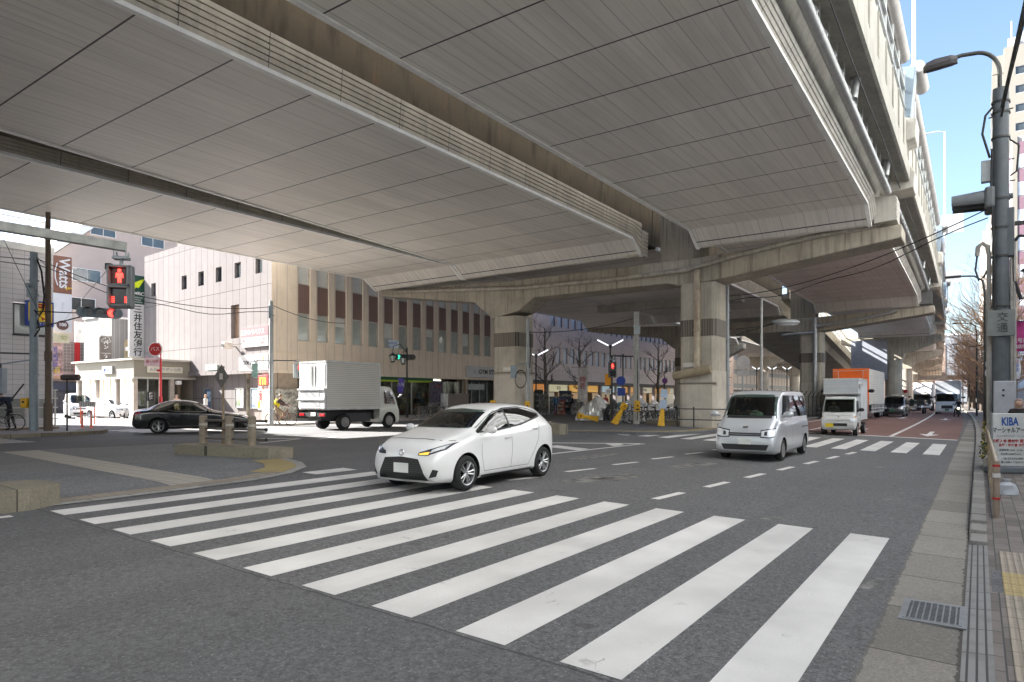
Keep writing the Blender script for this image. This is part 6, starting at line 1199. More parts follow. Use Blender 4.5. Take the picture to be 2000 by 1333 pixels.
# ================================================================ street furniture
STG = M('pole_grey', (.36,.38,.39), .5, .3, .15, 4, streak=.25); STB = M('pole_bluegrey', (.3,.36,.4), .5, .2, .15, 4, streak=.2); BRN = M('pole_brown', (.14,.1,.075), .6, .1, .15); DKP = M('pole_dark', (.05,.05,.045), .5, .3); CPOLE = M('pole_concrete', (.42,.41,.38), .8, 0, .2, 3, streak=.35, bmp=.2); SIG = M('signal_housing', (.12,.13,.13), .5); SIGL = M('signal_housing_pale', (.4,.44,.45), .5); LENSD = M('lens_dark', (.03,.03,.035), .15); REDL = EM('lamp_red', (1, .035, .025), 1.1); GRNL = EM('lamp_green', (.03, .6, .35), .45); YELP = M('yellow_plastic', (.75,.42,.02), .45, 0, .15, 6)
def upright(name, label, cat, loc, h, r, mat, r2=None, rz=0, group=None, n=12):
    t = thing(name, label, cat, loc, rz, group); m = MB(); m.path([(0,0,-.05), (0,0,h)], [r, r2 or r*.85], n); m.build('pole', mat, t); return t
def XY(u, Y, z): return Vector(((u-1000)/F_PX*Y, Y, z))
def bandclamp(t, zs, r, mat=None):
    for z in zs: m = MB(); m.path([(0,0,z), (0,0,z+.05)], r*1.12, 12); m.box((r*1.15, 0, z+.025), (.06,.04,.05)); m.build('clamp', mat or STG, t)
def vsignal(label, loc, rz, lit, n=3, group=None, mat=None):
    """horizontal traffic light facing local -y"""
    t = thing('traffic_light', label, 'traffic light', loc, rz, group); m = MB()
    m.mm((-.62, -.06, -.2), (.62, .1, .2)); [m.lathe([(.2, -.06), (.2, .1)], (s*.62, 0, 0), 16, Matrix.Rotation(math.pi/2, 3, 'X')) for s in (-1, 1)]; m.build('housing', mat or SIGL, t, bevel=.02)
    for i in range(3):
        x = (-.42, 0, .42)[i]; m = MB(); m.lathe([(.15, .07), (.15, .075)], (x, 0, 0), 18, Matrix.Rotation(math.pi/2, 3, 'X')); m.build('lens', (GRNL if i == 0 else REDL) if i == lit else LENSD, t)
        m = MB(); rs = []
        for y in (-.06, -.34):
            rs.append([(x+.175*math.cos(q)*(1 if y > -.1 else .95), y, .175*math.sin(q)) for q in [math.pi*(-.12+1.24*k/12) for k in range(13)]])
        m.smooth = True; m.rings(rs, False, False); rs2 = [[(p[0]*1, p[1], p[2]+.008) for p in r] for r in rs]; m.rings(rs2, False, False); m.build('visor', mat or SIGL, t, fix=False)
    return t
def psignal(label, loc, rz, lit='red', s=1., mat=None, hang=True, count=False, group=None):
    """two-aspect pedestrian signal facing local -y, hanging from its top"""
    t = thing('pedestrian_signal', label, 'pedestrian signal', loc, rz, group); t.scale = (s,)*3; hm = mat or SIG
    m = MB(); m.mm((-.2, -.08, -.8), (.2, .12, 0)); m.build('housing', hm, t, bevel=.03)
    for i, z in enumerate((-.21, -.59)):
        m = MB()
        for x0, x1, z0, z1 in ((-.18, -.15, -.17, .17), (.15, .18, -.17, .17), (-.18, .18, .15, .18), (-.18, .18, -.18, -.15)): m.mm((x0, -.2 if z0 > 0 or z1 > .16 else -.13, z+z0), (x1, -.081, z+z1))
        m.build('visor', hm, t)
        m = MB(); m.mm((-.15, -.09, z-.15), (.15, -.078, z+.15)); m.build('lamp_face', M('lamp_face_red', (.1,.015,.01), .3) if (i == 0 and lit == 'red') else LENSD, t)
        on = (i == 0) == (lit == 'red'); c = REDL if i == 0 else GRNL
        if on:
            m = MB(); y = -.095
            def pl(pts): m.add([(x, yy, z+zz) for yy in (y, y+.008) for x, zz in pts], [tuple(range(len(pts))), tuple(range(2*len(pts)-1, len(pts)-1, -1))])
            m.lathe([(.03, 0), (.03, .01)], (0, y, z+.095), 12, Matrix.Rotation(math.pi/2, 3, 'X'))
            pl([(-.05,.055), (.05,.055), (.062,.03), (.068,-.04), (.05,-.04), (.042,.01), (.036,-.03), (.03,-.13), (.006,-.13), (0,-.04), (-.006,-.13), (-.03,-.13), (-.036,-.03), (-.042,.01), (-.05,-.04), (-.068,-.04), (-.062,.03)]); m.build('standing_figure', c, t, fix=False)
        elif count:
            m = MB()
            for sx in (-1, 1):
                for k in range(4): m.box((sx*.11, -.095, z-.11+k*.032), (.05, .008, .014))
            m.build('countdown_bar', REDL, t)
    if hang:
        m = MB(); m.tube((0,0,0), (0,0,.12), .03); m.box((0,0,.13), (.26,.2,.05)); 
        for x in (-.1, .1):
            for y in (-.07, .07): m.tube((x, y, .14), (x, y, .26), .014, n=6)
        m.build('hanger', STG, t)
    return t
# ---- hanging pedestrian signal at the left and its mast arm
P0 = XY(237, 12.6, 4.33); psignal('large pedestrian signal with glowing red standing figure hanging from the long mast arm', P0, R(12), 'red', 1.02, mat=M('signal_grey', (.22,.23,.23), .5), count=True)
A1 = XY(247, 12.65, 4.68); A2 = XY(-70, 11.15, 4.80)
t = thing('mast_arm', 'weathered square mast arm reaching in from the left with the hanging signal at its end', 'mast arm', Vector((A2.x, A2.y, .31))); d = A1-A2
m = MB(); m.path([(0,0,-.05), (0,0,5.3)], [.13, .11], 14); m.build('pole', STG, t)
m = MB(); L_ = d.length; m.box((L_/2, 0, 0), (L_, .14, .17)); m.xf(Matrix.Rotation(math.atan2(d.y, d.x), 4, 'Z') @ Matrix.Rotation(-math.asin(d.z/L_), 4, 'Y')); o = m.build('arm', M('arm_zinc', (.42,.42,.39), .6, .3, .25, 5, streak=.3), t, (0,0,A2.z-.31), bevel=.015)
m = MB(); e = A1-Vector((t.location.x, t.location.y, .31)); m.path([(0,0,5.55), tuple(e*.5+Vector((0,0,.42))), tuple(e*.88+Vector((0,0,.1)))], .006, 5); m.box(tuple(e*.88+Vector((0,0,.12))), (.1,.1,.12)); m.path([(0,0,5.2),(0,0,5.6)], .07, 8); m.build('stay_wire', DKP, t)
# ---- left poles
PL = W(11.15, -32.05, .44)
t = upright('utility_pole', 'blue-grey pole on the left pavement carrying cables and the horizontal traffic light', 'pole', PL, 7.4, .17, STB, .14); bandclamp(t, (2.3, 4.3, 4.55, 5.6, 6.2, 7.1), .16, STB)
m = MB(); m.box((.0, -.22, 5.7), (.2, .18, .4)); m.box((-.1, -.2, 6.0), (.14,.14,.2)); m.build('junction_box', STB, t, bevel=.02)
m = MB(); m.path([(.1,0,7.2), (.35,-.05,6.6), (.5,-.1,5.6), (.45,-.1,5.0), (.3,-.1,4.75), (.1,-.1,5.0)], .035, 8); m.path([(.15,0,4.6), (.3,-.1,4.2), (.1,-.1,3.9)], .03, 6); m.path([(0,0,7.3), (.6,-.1,6.8), (.55,-.2,5.4), (.2,-.1,4.4)], .012, 5); m.build('cable_loop', BLK, t)
m = MB(); m.path([(.12, -.05, 4.95), (2.4, -.45, 4.82)], .025, 6); m.path([(.12, -.05, 4.25), (2.4, -.45, 4.72)], .025, 6); m.path([(-.1,0,2.3+.9), (-1.7,.1,3.25)], .035, 6); m.build('bracket_arm', DKP, t)
m = MB(); m.path([(-.1,0,2.15+.8), (-1.4,-.1,2.75)], .03, 6); m.build('box_arm', STB, t)
vsignal('horizontal traffic light with its red lamp lit, held out from the blue-grey pole', PL+Vector((3.05, -.5, 4.83)), R(28), 2, mat=M('signal_blue', (.3,.37,.42), .5))
t = thing('control_box', 'pale blue metal box hanging left of the blue-grey pole', 'box', PL+Vector((-1.35, -.1, 2.7))); m = MB(); m.mm((-.22, -.15, -1.15), (.22, .15, -.1)); m.build('case', M('box_blue', (.3,.36,.42), .5), t, bevel=.03); m = MB(); m.tube((0,0,-.1), (0,0,.1), .08); m.build('hanger', DKP, t)
t = thing('call_box', 'yellow push-button box strapped to the blue-grey pole', 'call box', PL+Vector((-.3, -.1, 1.15))); m = MB(); m.mm((-.13, -.1, -.2), (.13, .1, .22)); m.build('case', YELP, t, bevel=.03); m = MB(); m.lathe([(.05, .1), (.05, .12)], (0,0,.05), 12, Matrix.Rotation(math.pi/2, 3, 'X')); m.build('button', INK, t)
t = upright('steel_pole', 'tall plain dark brown pole right of the blue-grey one', 'pole', W(11.5, -31.6, .44), 9.8, .12, BRN, .09); m = MB(); m.path([(0,0,0), (0,0,1.15)], .16, 12); m.path([(0,0,2.9),(0,0,3.3)], .14, 12); m.build('base_sleeve', BRN, t)
t = upright('sign_pole', 'thin dark pole topped by an oblong signal seen from its side', 'sign', W(11.95, -30.95, .44), 2.15, .035, DKP); m = MB(); m.mm((-.22, -.12, 2.12), (.45, .14, 2.32)); m.path([(-.2, 0, 2.22), (.5, .02, 2.22)], .13, 10); m.build('sign_head', M('dark_brown', (.07,.05,.045), .5), t, bevel=.04)
# mesh fence on the pavement corner
t = thing('mesh_fence', 'white panel fence with grey lower sheets behind the left poles', 'fence', W(12.2, -33.6, .44), PHI)
m = MB()
for i in range(7): m.tube((-6+i*1.05, 0, 0), (-6+i*1.05, 0, 1.75), .035, n=8)
for z in (.1, .45, .95, 1.35, 1.72): m.tube((-6.1, 0, z), (.4, 0, z), .025, n=6)
m.build('frame', WHT, t); m = MB()
for i in range(6): m.mm((-5.95+i*1.05, -.01, .45), (-5.05+i*1.05, .01, 1.35))
m.build('infill_sheet', M('sheet_grey', (.36,.37,.37), .6, var=.2), t); m = MB()
for i in range(40): m.box((-6+i*.16, .0, 1.54), (.006, .01, .36))
m.build('upper_mesh', WHT, t); m = MB(); m.mm((-6, -.15, 0), (.4, .15, .09)); m.build('base_rail', M('base_brown', (.25,.18,.13), .7), t)
for i, (u, lab) in enumerate(((160.5, 'orange flexible delineator post at the side street, the left one of the pair'), (178, 'orange flexible delineator post at the side street, the right one of the pair'))):
    t = thing('delineator', lab, 'bollard', XY(u, 33.3, .312), 0, 'orange delineators at the side street'); m = MB(); m.lathe([(.12, 0), (.11, .03), (.045, .05), (.04, .8), (.045, .82), (.03, .85)], n=12); m.build('post', M('orange_plastic', (.8,.13,.05), .5), t); m = MB(); m.lathe([(.046, .5), (.047, .58), (.046, .66)], n=12, caps=False); m.build('reflective_band', M('reflect_pink', (.8,.5,.42), .4), t)
m = MB(); m.box((0,0,0), (.9, .12, .3)); t = thing('barrier_board', 'dark road barrier board above the orange delineators', 'barrier', XY(171, 38, 1.45)); m.build('board', PANEL('stripes', (.1,.1,.1), .1, 0, .05, 0, (0, 2), line_col=(.5,.5,.48)), t); m = MB()
for s in (-.4, .4): m.tube((s, 0, -1.14), (s, 0, 0), .025)
m.build('leg', MATS['orange_plastic'], t)
# red no-entry style stop sign pole
t = thing('bus_stop_sign', 'tall red pole with a round red and white sign and pink plate', 'sign', XY(314, 37.5, .4)); REDP = M('red_pole', (.6,.05,.06), .5)
m = MB(); m.path([(0,0,0), (0,0,3.6)], .06, 10); m.path([(0,0,3.5), (0,0,4.35), (-.12,0,4.5)], .035, 8); m.build('pole', REDP, t); m = MB(); m.lathe([(.4, -.03), (.4, .03)], (-.3, 0, 4.15), 28, Matrix.Rotation(math.pi/2, 3, 'X')); m.build('disc', WHT, t); m = MB(); m.lathe([(.35, .03), (.35, .04)], (-.3, 0, 4.15), 28, Matrix.Rotation(math.pi/2, 3, 'X')); m.build('red_field', RED, t); text_mesh('lettering', 'バス', .26, SWH, t, (-.3, -.045, 4.15), (math.pi/2, 0, 0)); m = MB(); m.mm((-.9, -.03, 3.2), (-.02, .03, 3.7)); m.build('plate', M('plate_pink', (.75,.55,.57), .5), t); text_mesh('lettering', '幡ヶ谷駅', .18, PKR, t, (-.46, -.035, 3.45), (math.pi/2, 0, 0)); m = MB(); m.mm((-.06, -.08, .9), (.06, .08, 1.5)); m.box((-.1, 0, 2.95), (.2, .1, .12)); m.build('fitting', M('red_dark', (.5,.04,.05), .5), t)
# ---- median posts with rails and the diamond sign
PB = [W(12.1, -20.9, .56), W(12.3, -19.8, .56), W(12.15, -18.35, .56)]
PB = [XY(397, 18.0, .57), XY(448, 17.6, .57), XY(492, 17.2, .57)]
for i, p in enumerate(PB):
    t = thing('bollard', ('weathered concrete bollard at the left end of the median block', 'weathered concrete bollard beside the diamond sign pole on the median block', 'weathered concrete bollard at the right end of the median block')[i], 'bollard', p, 0, 'bollards on the median block'); m = MB(); m.lathe([(.105, -.3), (.105, .72), (.1, .75), (.07, .775), (.01, .78)], n=16); m.build('post', M('bollard_concrete', (.3,.25,.19), .8, 0, .3, 6, streak=.5, bmp=.3), t); m = MB(); m.lathe([(.107, .5), (.109, .51), (.109, .55), (.107, .56)], n=16, caps=False); m.build('ring', FRM, t)
t = thing('guard_rail', 'three dark rails running between the concrete bollards on the median block', 'guard rail', PB[0]); m = MB()
for z in (.64, .42, .16): m.path([(0,0,z), tuple(PB[1]-PB[0]+Vector((0,0,z))), tuple(PB[2]-PB[0]+Vector((.35,0,z)))], .032, 8)
m.build('rail', M('rail_rust', (.16,.14,.13), .5, .4), t); m = MB()
for z in (.64, .42, .16): m.ball(tuple(PB[2]-PB[0]+Vector((.37,0,z))), .045, 8)
m.build('rail_end', DKP, t)
t = thing('diamond_sign', 'grey back of a diamond road sign on a rusty pole at the median', 'sign', XY(436, 17.9, .57)); m = MB(); m.path([(0,0,-.3), (0,0,2.1)], .035, 8); m.build('pole', M('rusty_pole', (.33,.25,.17), .7, .2, .3, 5), t); m = MB(); m.add([(x, y, z+1.82) for y in (-.05, -.03) for x, z in ((-.22, .0), (-.03, -.32), (.16, 0), (-.03, .32))], [(0,1,2,3), (7,6,5,4)]+[(i, (i+1) % 4, (i+1) % 4+4, i+4) for i in range(4)]); m.build('plate', M('sign_back_dark', (.13,.12,.11), .5, .3), t); m = MB(); m.box((-.03, -.06, 1.82), (.08, .03, .16)); m.build('bracket', FRM, t)
# ---- corner pole with two pedestrian signals
P5 = W(21.75, -31.06, .4)
t = upright('utility_pole', 'slim grey steel pole at the corner of the pink building', 'pole', P5, 6.6, .13, STG, .1); bandclamp(t, (3.35, 5.8, 6.2), .12); m = MB(); m.box((.0, -.15, 6.0), (.16,.14,.7)); m.build('transformer', STB, t, bevel=.03); m = MB(); m.path([(.1,0,3.42), (1.25,.3,3.42)], .03, 6); m.path([(-.1,0,3.4), (-.75,-.15,3.4)], .03, 6); m.build('bracket_arm', DKP, t)
psignal('pedestrian signal turned sideways left of the slim corner pole, teal face unlit', P5+Vector((-.78, -.15, 3.25)), R(-70), 'red', .95, mat=M('signal_teal', (.25,.4,.36), .5)); psignal('pedestrian signal with red light seen edge-on right of the slim corner pole', P5+Vector((1.28, .3, 3.25)), R(70), 'red', .95, mat=SIGL)
# ---- street-name sign pole, far signal, lantern pole
P7 = XY(714, 48.5, .42); t = upright('utility_pole', 'grey concrete pole behind the box truck holding a street-name sign', 'pole', P7, 8.2, .2, CPOLE, .15); bandclamp(t, (4.2, 4.6, 5.1, 5.6), .17)
m = MB(); m.path([(0,0,5.4), (1.2,0,5.45)], .04, 6); m.path([(0,0,4.6), (2.0,0,4.7)], .03, 6); m.path([(0,0,3.6), (.4,0,4.0), (2.0,0,4.55)], .025, 6); m.build('bracket_arm', DKP, t)
board('street_name_sign', 'pale blue street-name plate reading 幡ヶ谷駅前 above the far green traffic light', 'sign', P7+Vector((1.75, -.05, 5.0)), R(0), 1.35, .58, M('plate_blue', (.62,.7,.78), .5), [('幡ヶ谷駅前', .23, 0, .36, BLU), ('Hatagaya Sta.', .12, 0, .12, BLU)], dep=.05)
vsignal('far horizontal traffic light showing green above the lantern pole', P7+Vector((2.85, -.1, 4.35)), R(4), 0, mat=M('signal_dark', (.1,.09,.08), .5))
def lantern(parent, x, y, z, s=1.):
    m = MB(); m.lathe([(.02, .62), (.06, .56), (.26, .42), (.3, .38), (.28, .36)], (x, y, z), 8); m.lathe([(.14, .0), (.16, -.05), (.03, -.1)], (x, y, z), 8)
    for k in range(6): q = k*math.pi/3; m.tube((x+.14*math.cos(q), y+.14*math.sin(q), z), (x+.24*math.cos(q), y+.24*math.sin(q), z+.38), .015, n=5)
    o = m.build('lantern_frame', M('lantern_green', (.03,.06,.05), .5), parent); g = MB(); g.lathe([(.13, 0), (.225, .37)], (x, y, z), 6, caps=False); g.build('lantern_glass', M('lantern_pane', (.6,.62,.58), .3), o); return o
t = thing('lantern_pole', 'dark lamp pole with two hanging lanterns and a purple banner by the shops', 'street lamp', XY(795, 46.5, .42)); m = MB(); m.path([(0,0,0), (0,0,.9)], .1, 10); m.path([(0,0,.9), (0,0,4.9)], [.06, .05], 10); m.path([(0,0,4.5), (-.5,0,5.15), (-.95,0,5.0), (-1.0,0,4.6)], .03, 6); m.path([(0,0,4.5), (-.1,0,4.8), (-.22,0,4.7), (-.25,0,4.5)], .03, 6); m.build('pole', DKP, t); lantern(t, -1.0, 0, 3.95); lantern(t, -.27, 0, 3.8)
t = thing('banner', 'small purple and white banner hanging from the lantern pole', 'banner', XY(783, 46.4, 2.2)); m = MB(); rs = [[(-.2+.05*math.sin(k*1.3), y, .95-k*.2), (.2+.05*math.sin(k*1.1), y, .95-k*.2)] for k in range(6) for y in (0,)]; m.rings(rs, False, False); m.build('cloth', M('banner_purple', (.1,.07,.4), .7, var=.4, scale=5), t, fix=False); m = MB(); m.tube((-.22,0,.96), (.4,0,.98), .012); m.build('rod', DKP, t); text_mesh('lettering', '六号', .3, SWH, t, (0, -.03, .5), (math.pi/2, 0, 0))
# pavement railing in front of the gym
t = thing('pavement_railing', 'low arched steel railing along the kerb in front of the shops', 'railing', W(33.5, -31.3, .41), PHI); m = MB()
for i in range(9):
    m.path([(i*2., 0, 0), (i*2., 0, .8)], .035, 8); 
    if i < 8: m.path([(i*2., 0, .78), (i*2.+2, 0, .78)], .025, 6); m.path([(i*2.+.1, 0, .15), (i*2.+.3, 0, .5), (i*2.+1, 0, .66), (i*2.+1.7, 0, .5), (i*2.+1.9, 0, .15)], .02, 6); m.path([(i*2., 0, .3), (i*2.+2, 0, .3)], .015, 6)
m.build('rail', M('railing_tan', (.33,.28,.22), .5, .3), t)
# ---- poles and lamps among the viaduct columns
def ylamp(label, loc, h=3.4, w=.75, rz=0):
    t = thing('tube_lamp', label, 'street lamp', loc, rz, 'V-shaped tube lamps under the viaduct'); m = MB(); m.path([(0,0,0), (0,0,h)], .045, 8); m.box((0,0,h), (.12,.12,.2)); m.build('pole', DKP, t)
    for s in (-1, 1): m = MB(); m.path([(s*.12, 0, h+.05), (s*w, 0, h+w*.5)], .034, 8); m.build('tube', EM('tube_white', (.9,.95,1.), .35), t)
    return t
ylamp('V-shaped white tube lamp just right of the left column', XY(1047, 41.5, .43), 4.0, .75)
ylamp('V-shaped white tube lamp around the red pedestrian signal', XY(1192, 39.0, .43), 4.4, .75)
for i, u in enumerate((1478, 1508, 1537)): ylamp(('V-shaped tube lamp under the far span, left of three', 'V-shaped tube lamp under the far span, middle of three', 'V-shaped tube lamp under the far span, right of three')[i], XY(u, 62, .43), 4.0, .5, R(20))
t = upright('utility_pole', 'grey pole hugging the left viaduct column with a box and coiled cable', 'pole', XY(1031, 36.3, .43), 5.7, .1, STG, .09); bandclamp(t, (2.4, 3.6, 4.6, 5.2), .095); m = MB(); m.mm((-.95, -.1, 2.45), (-.6, .15, 3.15)); m.tube((-.6, 0, 3.2), (0, 0, 3.3), .03); m.build('switch_box', STB, t, bevel=.02); m = MB(); m.torus((-.4, -.15, 2.4), .3, .02, Matrix.Rotation(math.pi/2, 3, 'X') @ Matrix.Scale(1.6, 3, Vector((0,1,0))), 20, 5); m.path([(.1,0,5.0), (.16,-.1,4.0), (.1,-.1,3.0)], .03, 6); m.build('cable_coil', BLK, t)
def callbox(label, loc):
    t = thing('call_box', label, 'call box', loc); m = MB(); m.mm((-.14, -.12, -.28), (.14, .1, .28)); m.build('case', YELP, t, bevel=.03); m = MB(); m.lathe([(.05, .12), (.05, .14)], (0,0,.02), 12, Matrix.Rotation(math.pi/2, 3, 'X')); m.box((0, -.125, -.17), (.16, .012, .08)); m.build('button', INK, t)
callbox('yellow push-button box on the grey pole by the left column', XY(1030, 36.1, 1.35))
P12 = XY(1243, 34.9, .43); t = upright('concrete_pole', 'weathered concrete pole standing on the island between the two columns', 'pole', P12, 5.9, .17, CPOLE, .14); bandclamp(t, (3.4, 4.0, 5.3), .16); m = MB(); m.mm((-.16, -.22, 4.7), (.16, -.1, 5.15)); m.build('box', SIGL, t, bevel=.02); m = MB(); m.path([(-.1, 0, 3.55), (-1.25, .2, 3.6)], .035, 6); m.path([(0,0,5.0), (.03,-.17,3), (.02,-.17,.2)], .02, 6); m.build('bracket_arm', DKP, t)
callbox('yellow push-button box on the concrete pole between the columns', P12+Vector((0, -.22, .95)))
psignal('small pedestrian signal with red figure between the V-shaped tubes', XY(1196, 36, 3.75), R(0), 'red', 1.05, hang=True); t = upright('signal_pole', 'dark post carrying the small red pedestrian signal', 'pole', XY(1195, 36.4, .43), 3.7, .06, DKP)
board('round_ten_sign', 'little white round-topped plate marked 10 on a pale post', 'sign', XY(1188, 36.2, 2.0), 0, .3, .3, SWH, [('10', .2, 0, .15, INK)], dep=.03)
t = thing('blue_sign', 'blue parking and cycle sign on a dark post right of the red signal', 'sign', XY(1214, 38, .43)); m = MB(); m.tube((.08,0,0), (.08,0,3.9), .04); m.build('pole', DKP, t); m = MB(); m.lathe([(.26, -.02), (.26, .02)], (-.05, -.06, 2.35), 20, Matrix.Rotation(math.pi/2, 3, 'X')); m.mm((-.25, -.08, 1.5), (.2, -.05, 1.95)); m.build('plate', BLU, t); m = MB(); m.mm((-.95, -.03, 2.1), (-.55, .03, 2.75)); m.build('orange_flag', M('flag_orange', (.85,.35,.02), .6), t)
t = thing('no_parking_sign', 'small purple round sign on a thin post near the right column', 'sign', XY(1298, 36, .43)); m = MB(); m.tube((0,0,0), (0,0,2.6), .025); m.build('pole', DKP, t); m = MB(); m.lathe([(.15, -.01), (.15, .02)], (0, -.04, 2.3), 18, Matrix.Rotation(math.pi/2, 3, 'X')); m.build('disc', M('purple_sign', (.17,.05,.22), .5), t)
# yellow warning posts
def ypost(label, loc, tilt, rz, sheet=False):
    t = thing('yellow_post', label, 'warning post', loc, rz, 'yellow warning posts on the island'); t.rotation_euler = (0, tilt, rz)
    m = MB(); m.rings([[(x*s, y*s, z) for x, y in ((-.14, -.14), (.14, -.14), (.14, .14), (-.14, .14))] for s, z in ((1.25, 0), (1.1, .12), (.62, .85), (.6, .9))]); m.build('base', YELP, t, bevel=.03); m = MB(); m.mm((-.16, -.14, .9), (.16, .14, 1.25)); m.build('head', YELP, t, bevel=.05); m = MB(); m.lathe([(.07, .14), (.07, .16)], (0,0,1.07), 12, Matrix.Rotation(math.pi/2, 3, 'X')); m.build('lamp', M('amber_dark', (.4,.2,.02), .3), t)
    if sheet: m = MB(); m.mm((-.17, -.2, .85), (.17, -.17, 1.3)); m.mm((-.17, -.2, 1.38), (.17, -.17, 1.8)); m.build('notice_sheet', M('notice_blue', (.45,.55,.68), .6), t); m = MB(); m.tube((.1,0,1.2), (.1,0,1.9), .03); m.build('stake', M('stake_green', (.2,.25,.1), .6), t)
    return t
ypost('yellow warning post with two pale blue notices beside the right column', XY(1291, 32.3, .44), R(5), R(-10), True); ypost('yellow warning post leaning to the right in front of the bicycles', XY(1199, 34.5, .44), R(30), R(10)); ypost('yellow warning post knocked flat in front of the silver bike cover', XY(1168, 38.5, .58), R(-80), R(8))
ypost('short yellow post tucked beside the foot of the left column', XY(963, 36.8, .43), R(0), R(0))
t = thing('guard_rail', 'two thin steel rails on short posts round the foot of the right column', 'guard rail', XY(1355, 31.0, .44)); m = MB()
for z in (.35, .85): m.path([(-.6, .7, z), (0, 0, z), (1.25, -1.0, z)], .025, 6)
for x, y in ((-.6, .7), (0, 0), (1.25, -1.0)): m.path([(x, y, 0), (x, y, .95)], .03, 8)
m.build('rail', DKP, t)
t = upright('utility_pole', 'thin pegged steel pole just right of the right viaduct column', 'pole', XY(1420, 34.5, .43), 7.2, .13, STG, .1); m = MB()
for i in range(12): m.tube((-.1 if i % 2 else .1, 0, 1.6+.42*i), (-.25 if i % 2 else .25, 0, 1.6+.42*i), .012, n=5)
m.build('step_peg', DKP, t); bandclamp(t, (2.0, 3.2, 4.6, 5.9), .12)
t = thing('round_sign', 'grey back of a round road sign on a thin post behind the silver van', 'sign', XY(1451, 31.5, .43)); m = MB(); m.tube((0,0,0), (0,0,3.4), .03); m.build('pole', STG, t); m = MB(); m.lathe([(.33, -.01), (.33, .02)], (0, -.05, 3.05), 28, Matrix.Rotation(math.pi/2, 3, 'X')); m.mm((-.3, -.05, 2.4), (.3, -.03, 2.65)); m.build('plate', M('sign_back_grey', (.33,.31,.3), .5, .2), t)
t = thing('street_lamp', 'large flat-headed street lamp reaching right on a slim pole behind the right column', 'street lamp', XY(1487, 37, .43)); m = MB(); m.path([(0,0,0), (0,0,7.0)], [.09, .07], 10); m.build('pole', M('lamp_pole_grey', (.5,.5,.48), .4, .3), t); m = MB(); m.path([(-1.4,0,5.2), (0,0,5.35), (.7,0,5.55)], .03, 6); m.path([(-1.4,0,4.9), (0,0,5.3), (.7,0,5.5)], .03, 6); m.build('arm', DKP, t); m = MB(); m.ball((1.35, 0, 5.6), .85, 12, (.95,.32,.22)); m.build('lamp_head', M('lamp_head_grey', (.38,.4,.41), .4, .3), t); m = MB(); m.ball((1.4, 0, 5.48), .7, 10, (.9,.3,.16)); m.build('lamp_bowl', M('lamp_bowl', (.5,.53,.55), .15), t)
t = thing('mesh_fence', 'dark mesh fence with slanted tops along the island behind the silver van', 'fence', W(36, -9.95, .43), PHI); m = MB()
for i in range(22): m.tube((i*1.5, 0, 0), (i*1.5, 0, 1.5), .03, n=6); m.tube((i*1.5, 0, 1.5), (i*1.5-.2, -.25, 1.85), .025, n=6)
for z in (.1, .8, 1.5): m.tube((0, 0, z), (31.5, 0, z), .02, n=5)
m.build('frame', DKP, t); m = MB()
for i in range(200): m.box((i*.158, 0, .8), (.008, .008, 1.4))
m.build('mesh', DKP, t)
t = thing('guard_rail', 'pale pipe guard rail beside the little white truck', 'guard rail', W(36.5, -9.72, .13), PHI); m = MB()
for i in range(8): m.tube((i*1.5, 0, 0), (i*1.5, 0, .95), .045, n=8)
for z in (.35, .6, .88): m.tube((-.1, -.05, z), (10.6, -.05, z), .025, n=6)
m.build('rail', M('rail_cream', (.5,.46,.38), .5, .2), t)
# ---- right-hand pole and everything on it
PR = W(23.0, .5, .13)
t = upright('utility_pole', 'massive grey pole at the right carrying the curved street lamp, signal and cables', 'pole', PR, 10.3, .21, M('pole_slate', (.1,.112,.12), .6, .2, .2, 3, streak=.3), .19, n=18)
PM = MATS['pole_slate']; dl = Vector((-CS, SN, 0)); du = Vector((SN, CS, 0))     # towards the road, and along it
m = MB(); m.path([tuple(dl*x+Vector((0,0,z))) for x, z in [(.02, 10.1), (.02, 10.5)]+[(.62-.6*math.cos(k*math.pi/20), 10.75+.72*math.sin(k*math.pi/20)) for k in range(11)]+[(.9, 11.5), (1.1, 11.48)]], .055, 12); m.build('lamp_arm', DKP, t)
m = MB(); q = math.atan2(dl.y, dl.x); m.rings([[tuple(dl*x+Vector((-dl.y*y, dl.x*y, 0))*1+Vector((0,0,11.40-.06*(x-1.2)+z))) for y, z in ((-w, 0), (-w*.6, h), (w*.6, h), (w, 0), (w*.7, -.1), (-w*.7, -.1))] for x, w, h in ((1.0, .08, .09), (1.15, .15, .15), (1.55, .17, .17), (1.75, .15, .13), (1.84, .06, .05))]); m.build('lamp_head', M('lamp_brown', (.05,.045,.045), .5), t)
bandclamp(t, (4.2, 5.6, 6.4, 7.2, 8.9, 9.6, 9.9), .2, DKP)
m = MB(); m.path([tuple(dl*.27+Vector((0,0,z))) for z in (.2, 2, 4.6, 5.7)], .06, 10); m.path([tuple(dl*x+Vector((0,0,z))) for x, z in ((.27, 5.7), (.3, 5.95), (.42, 6.05), (.52, 5.95), (.54, 5.7))], .06, 10); m.path([tuple(dl*-.24+Vector((0,0,z))) for z in (.2, 6.8)], .04, 8); m.path([tuple(dl*-.3+Vector((0,0,z))) for z in (.2, 6.0)], .05, 8); m.build('conduit', M('conduit_beige', (.33,.31,.28), .6, .1, .2, 4), t)
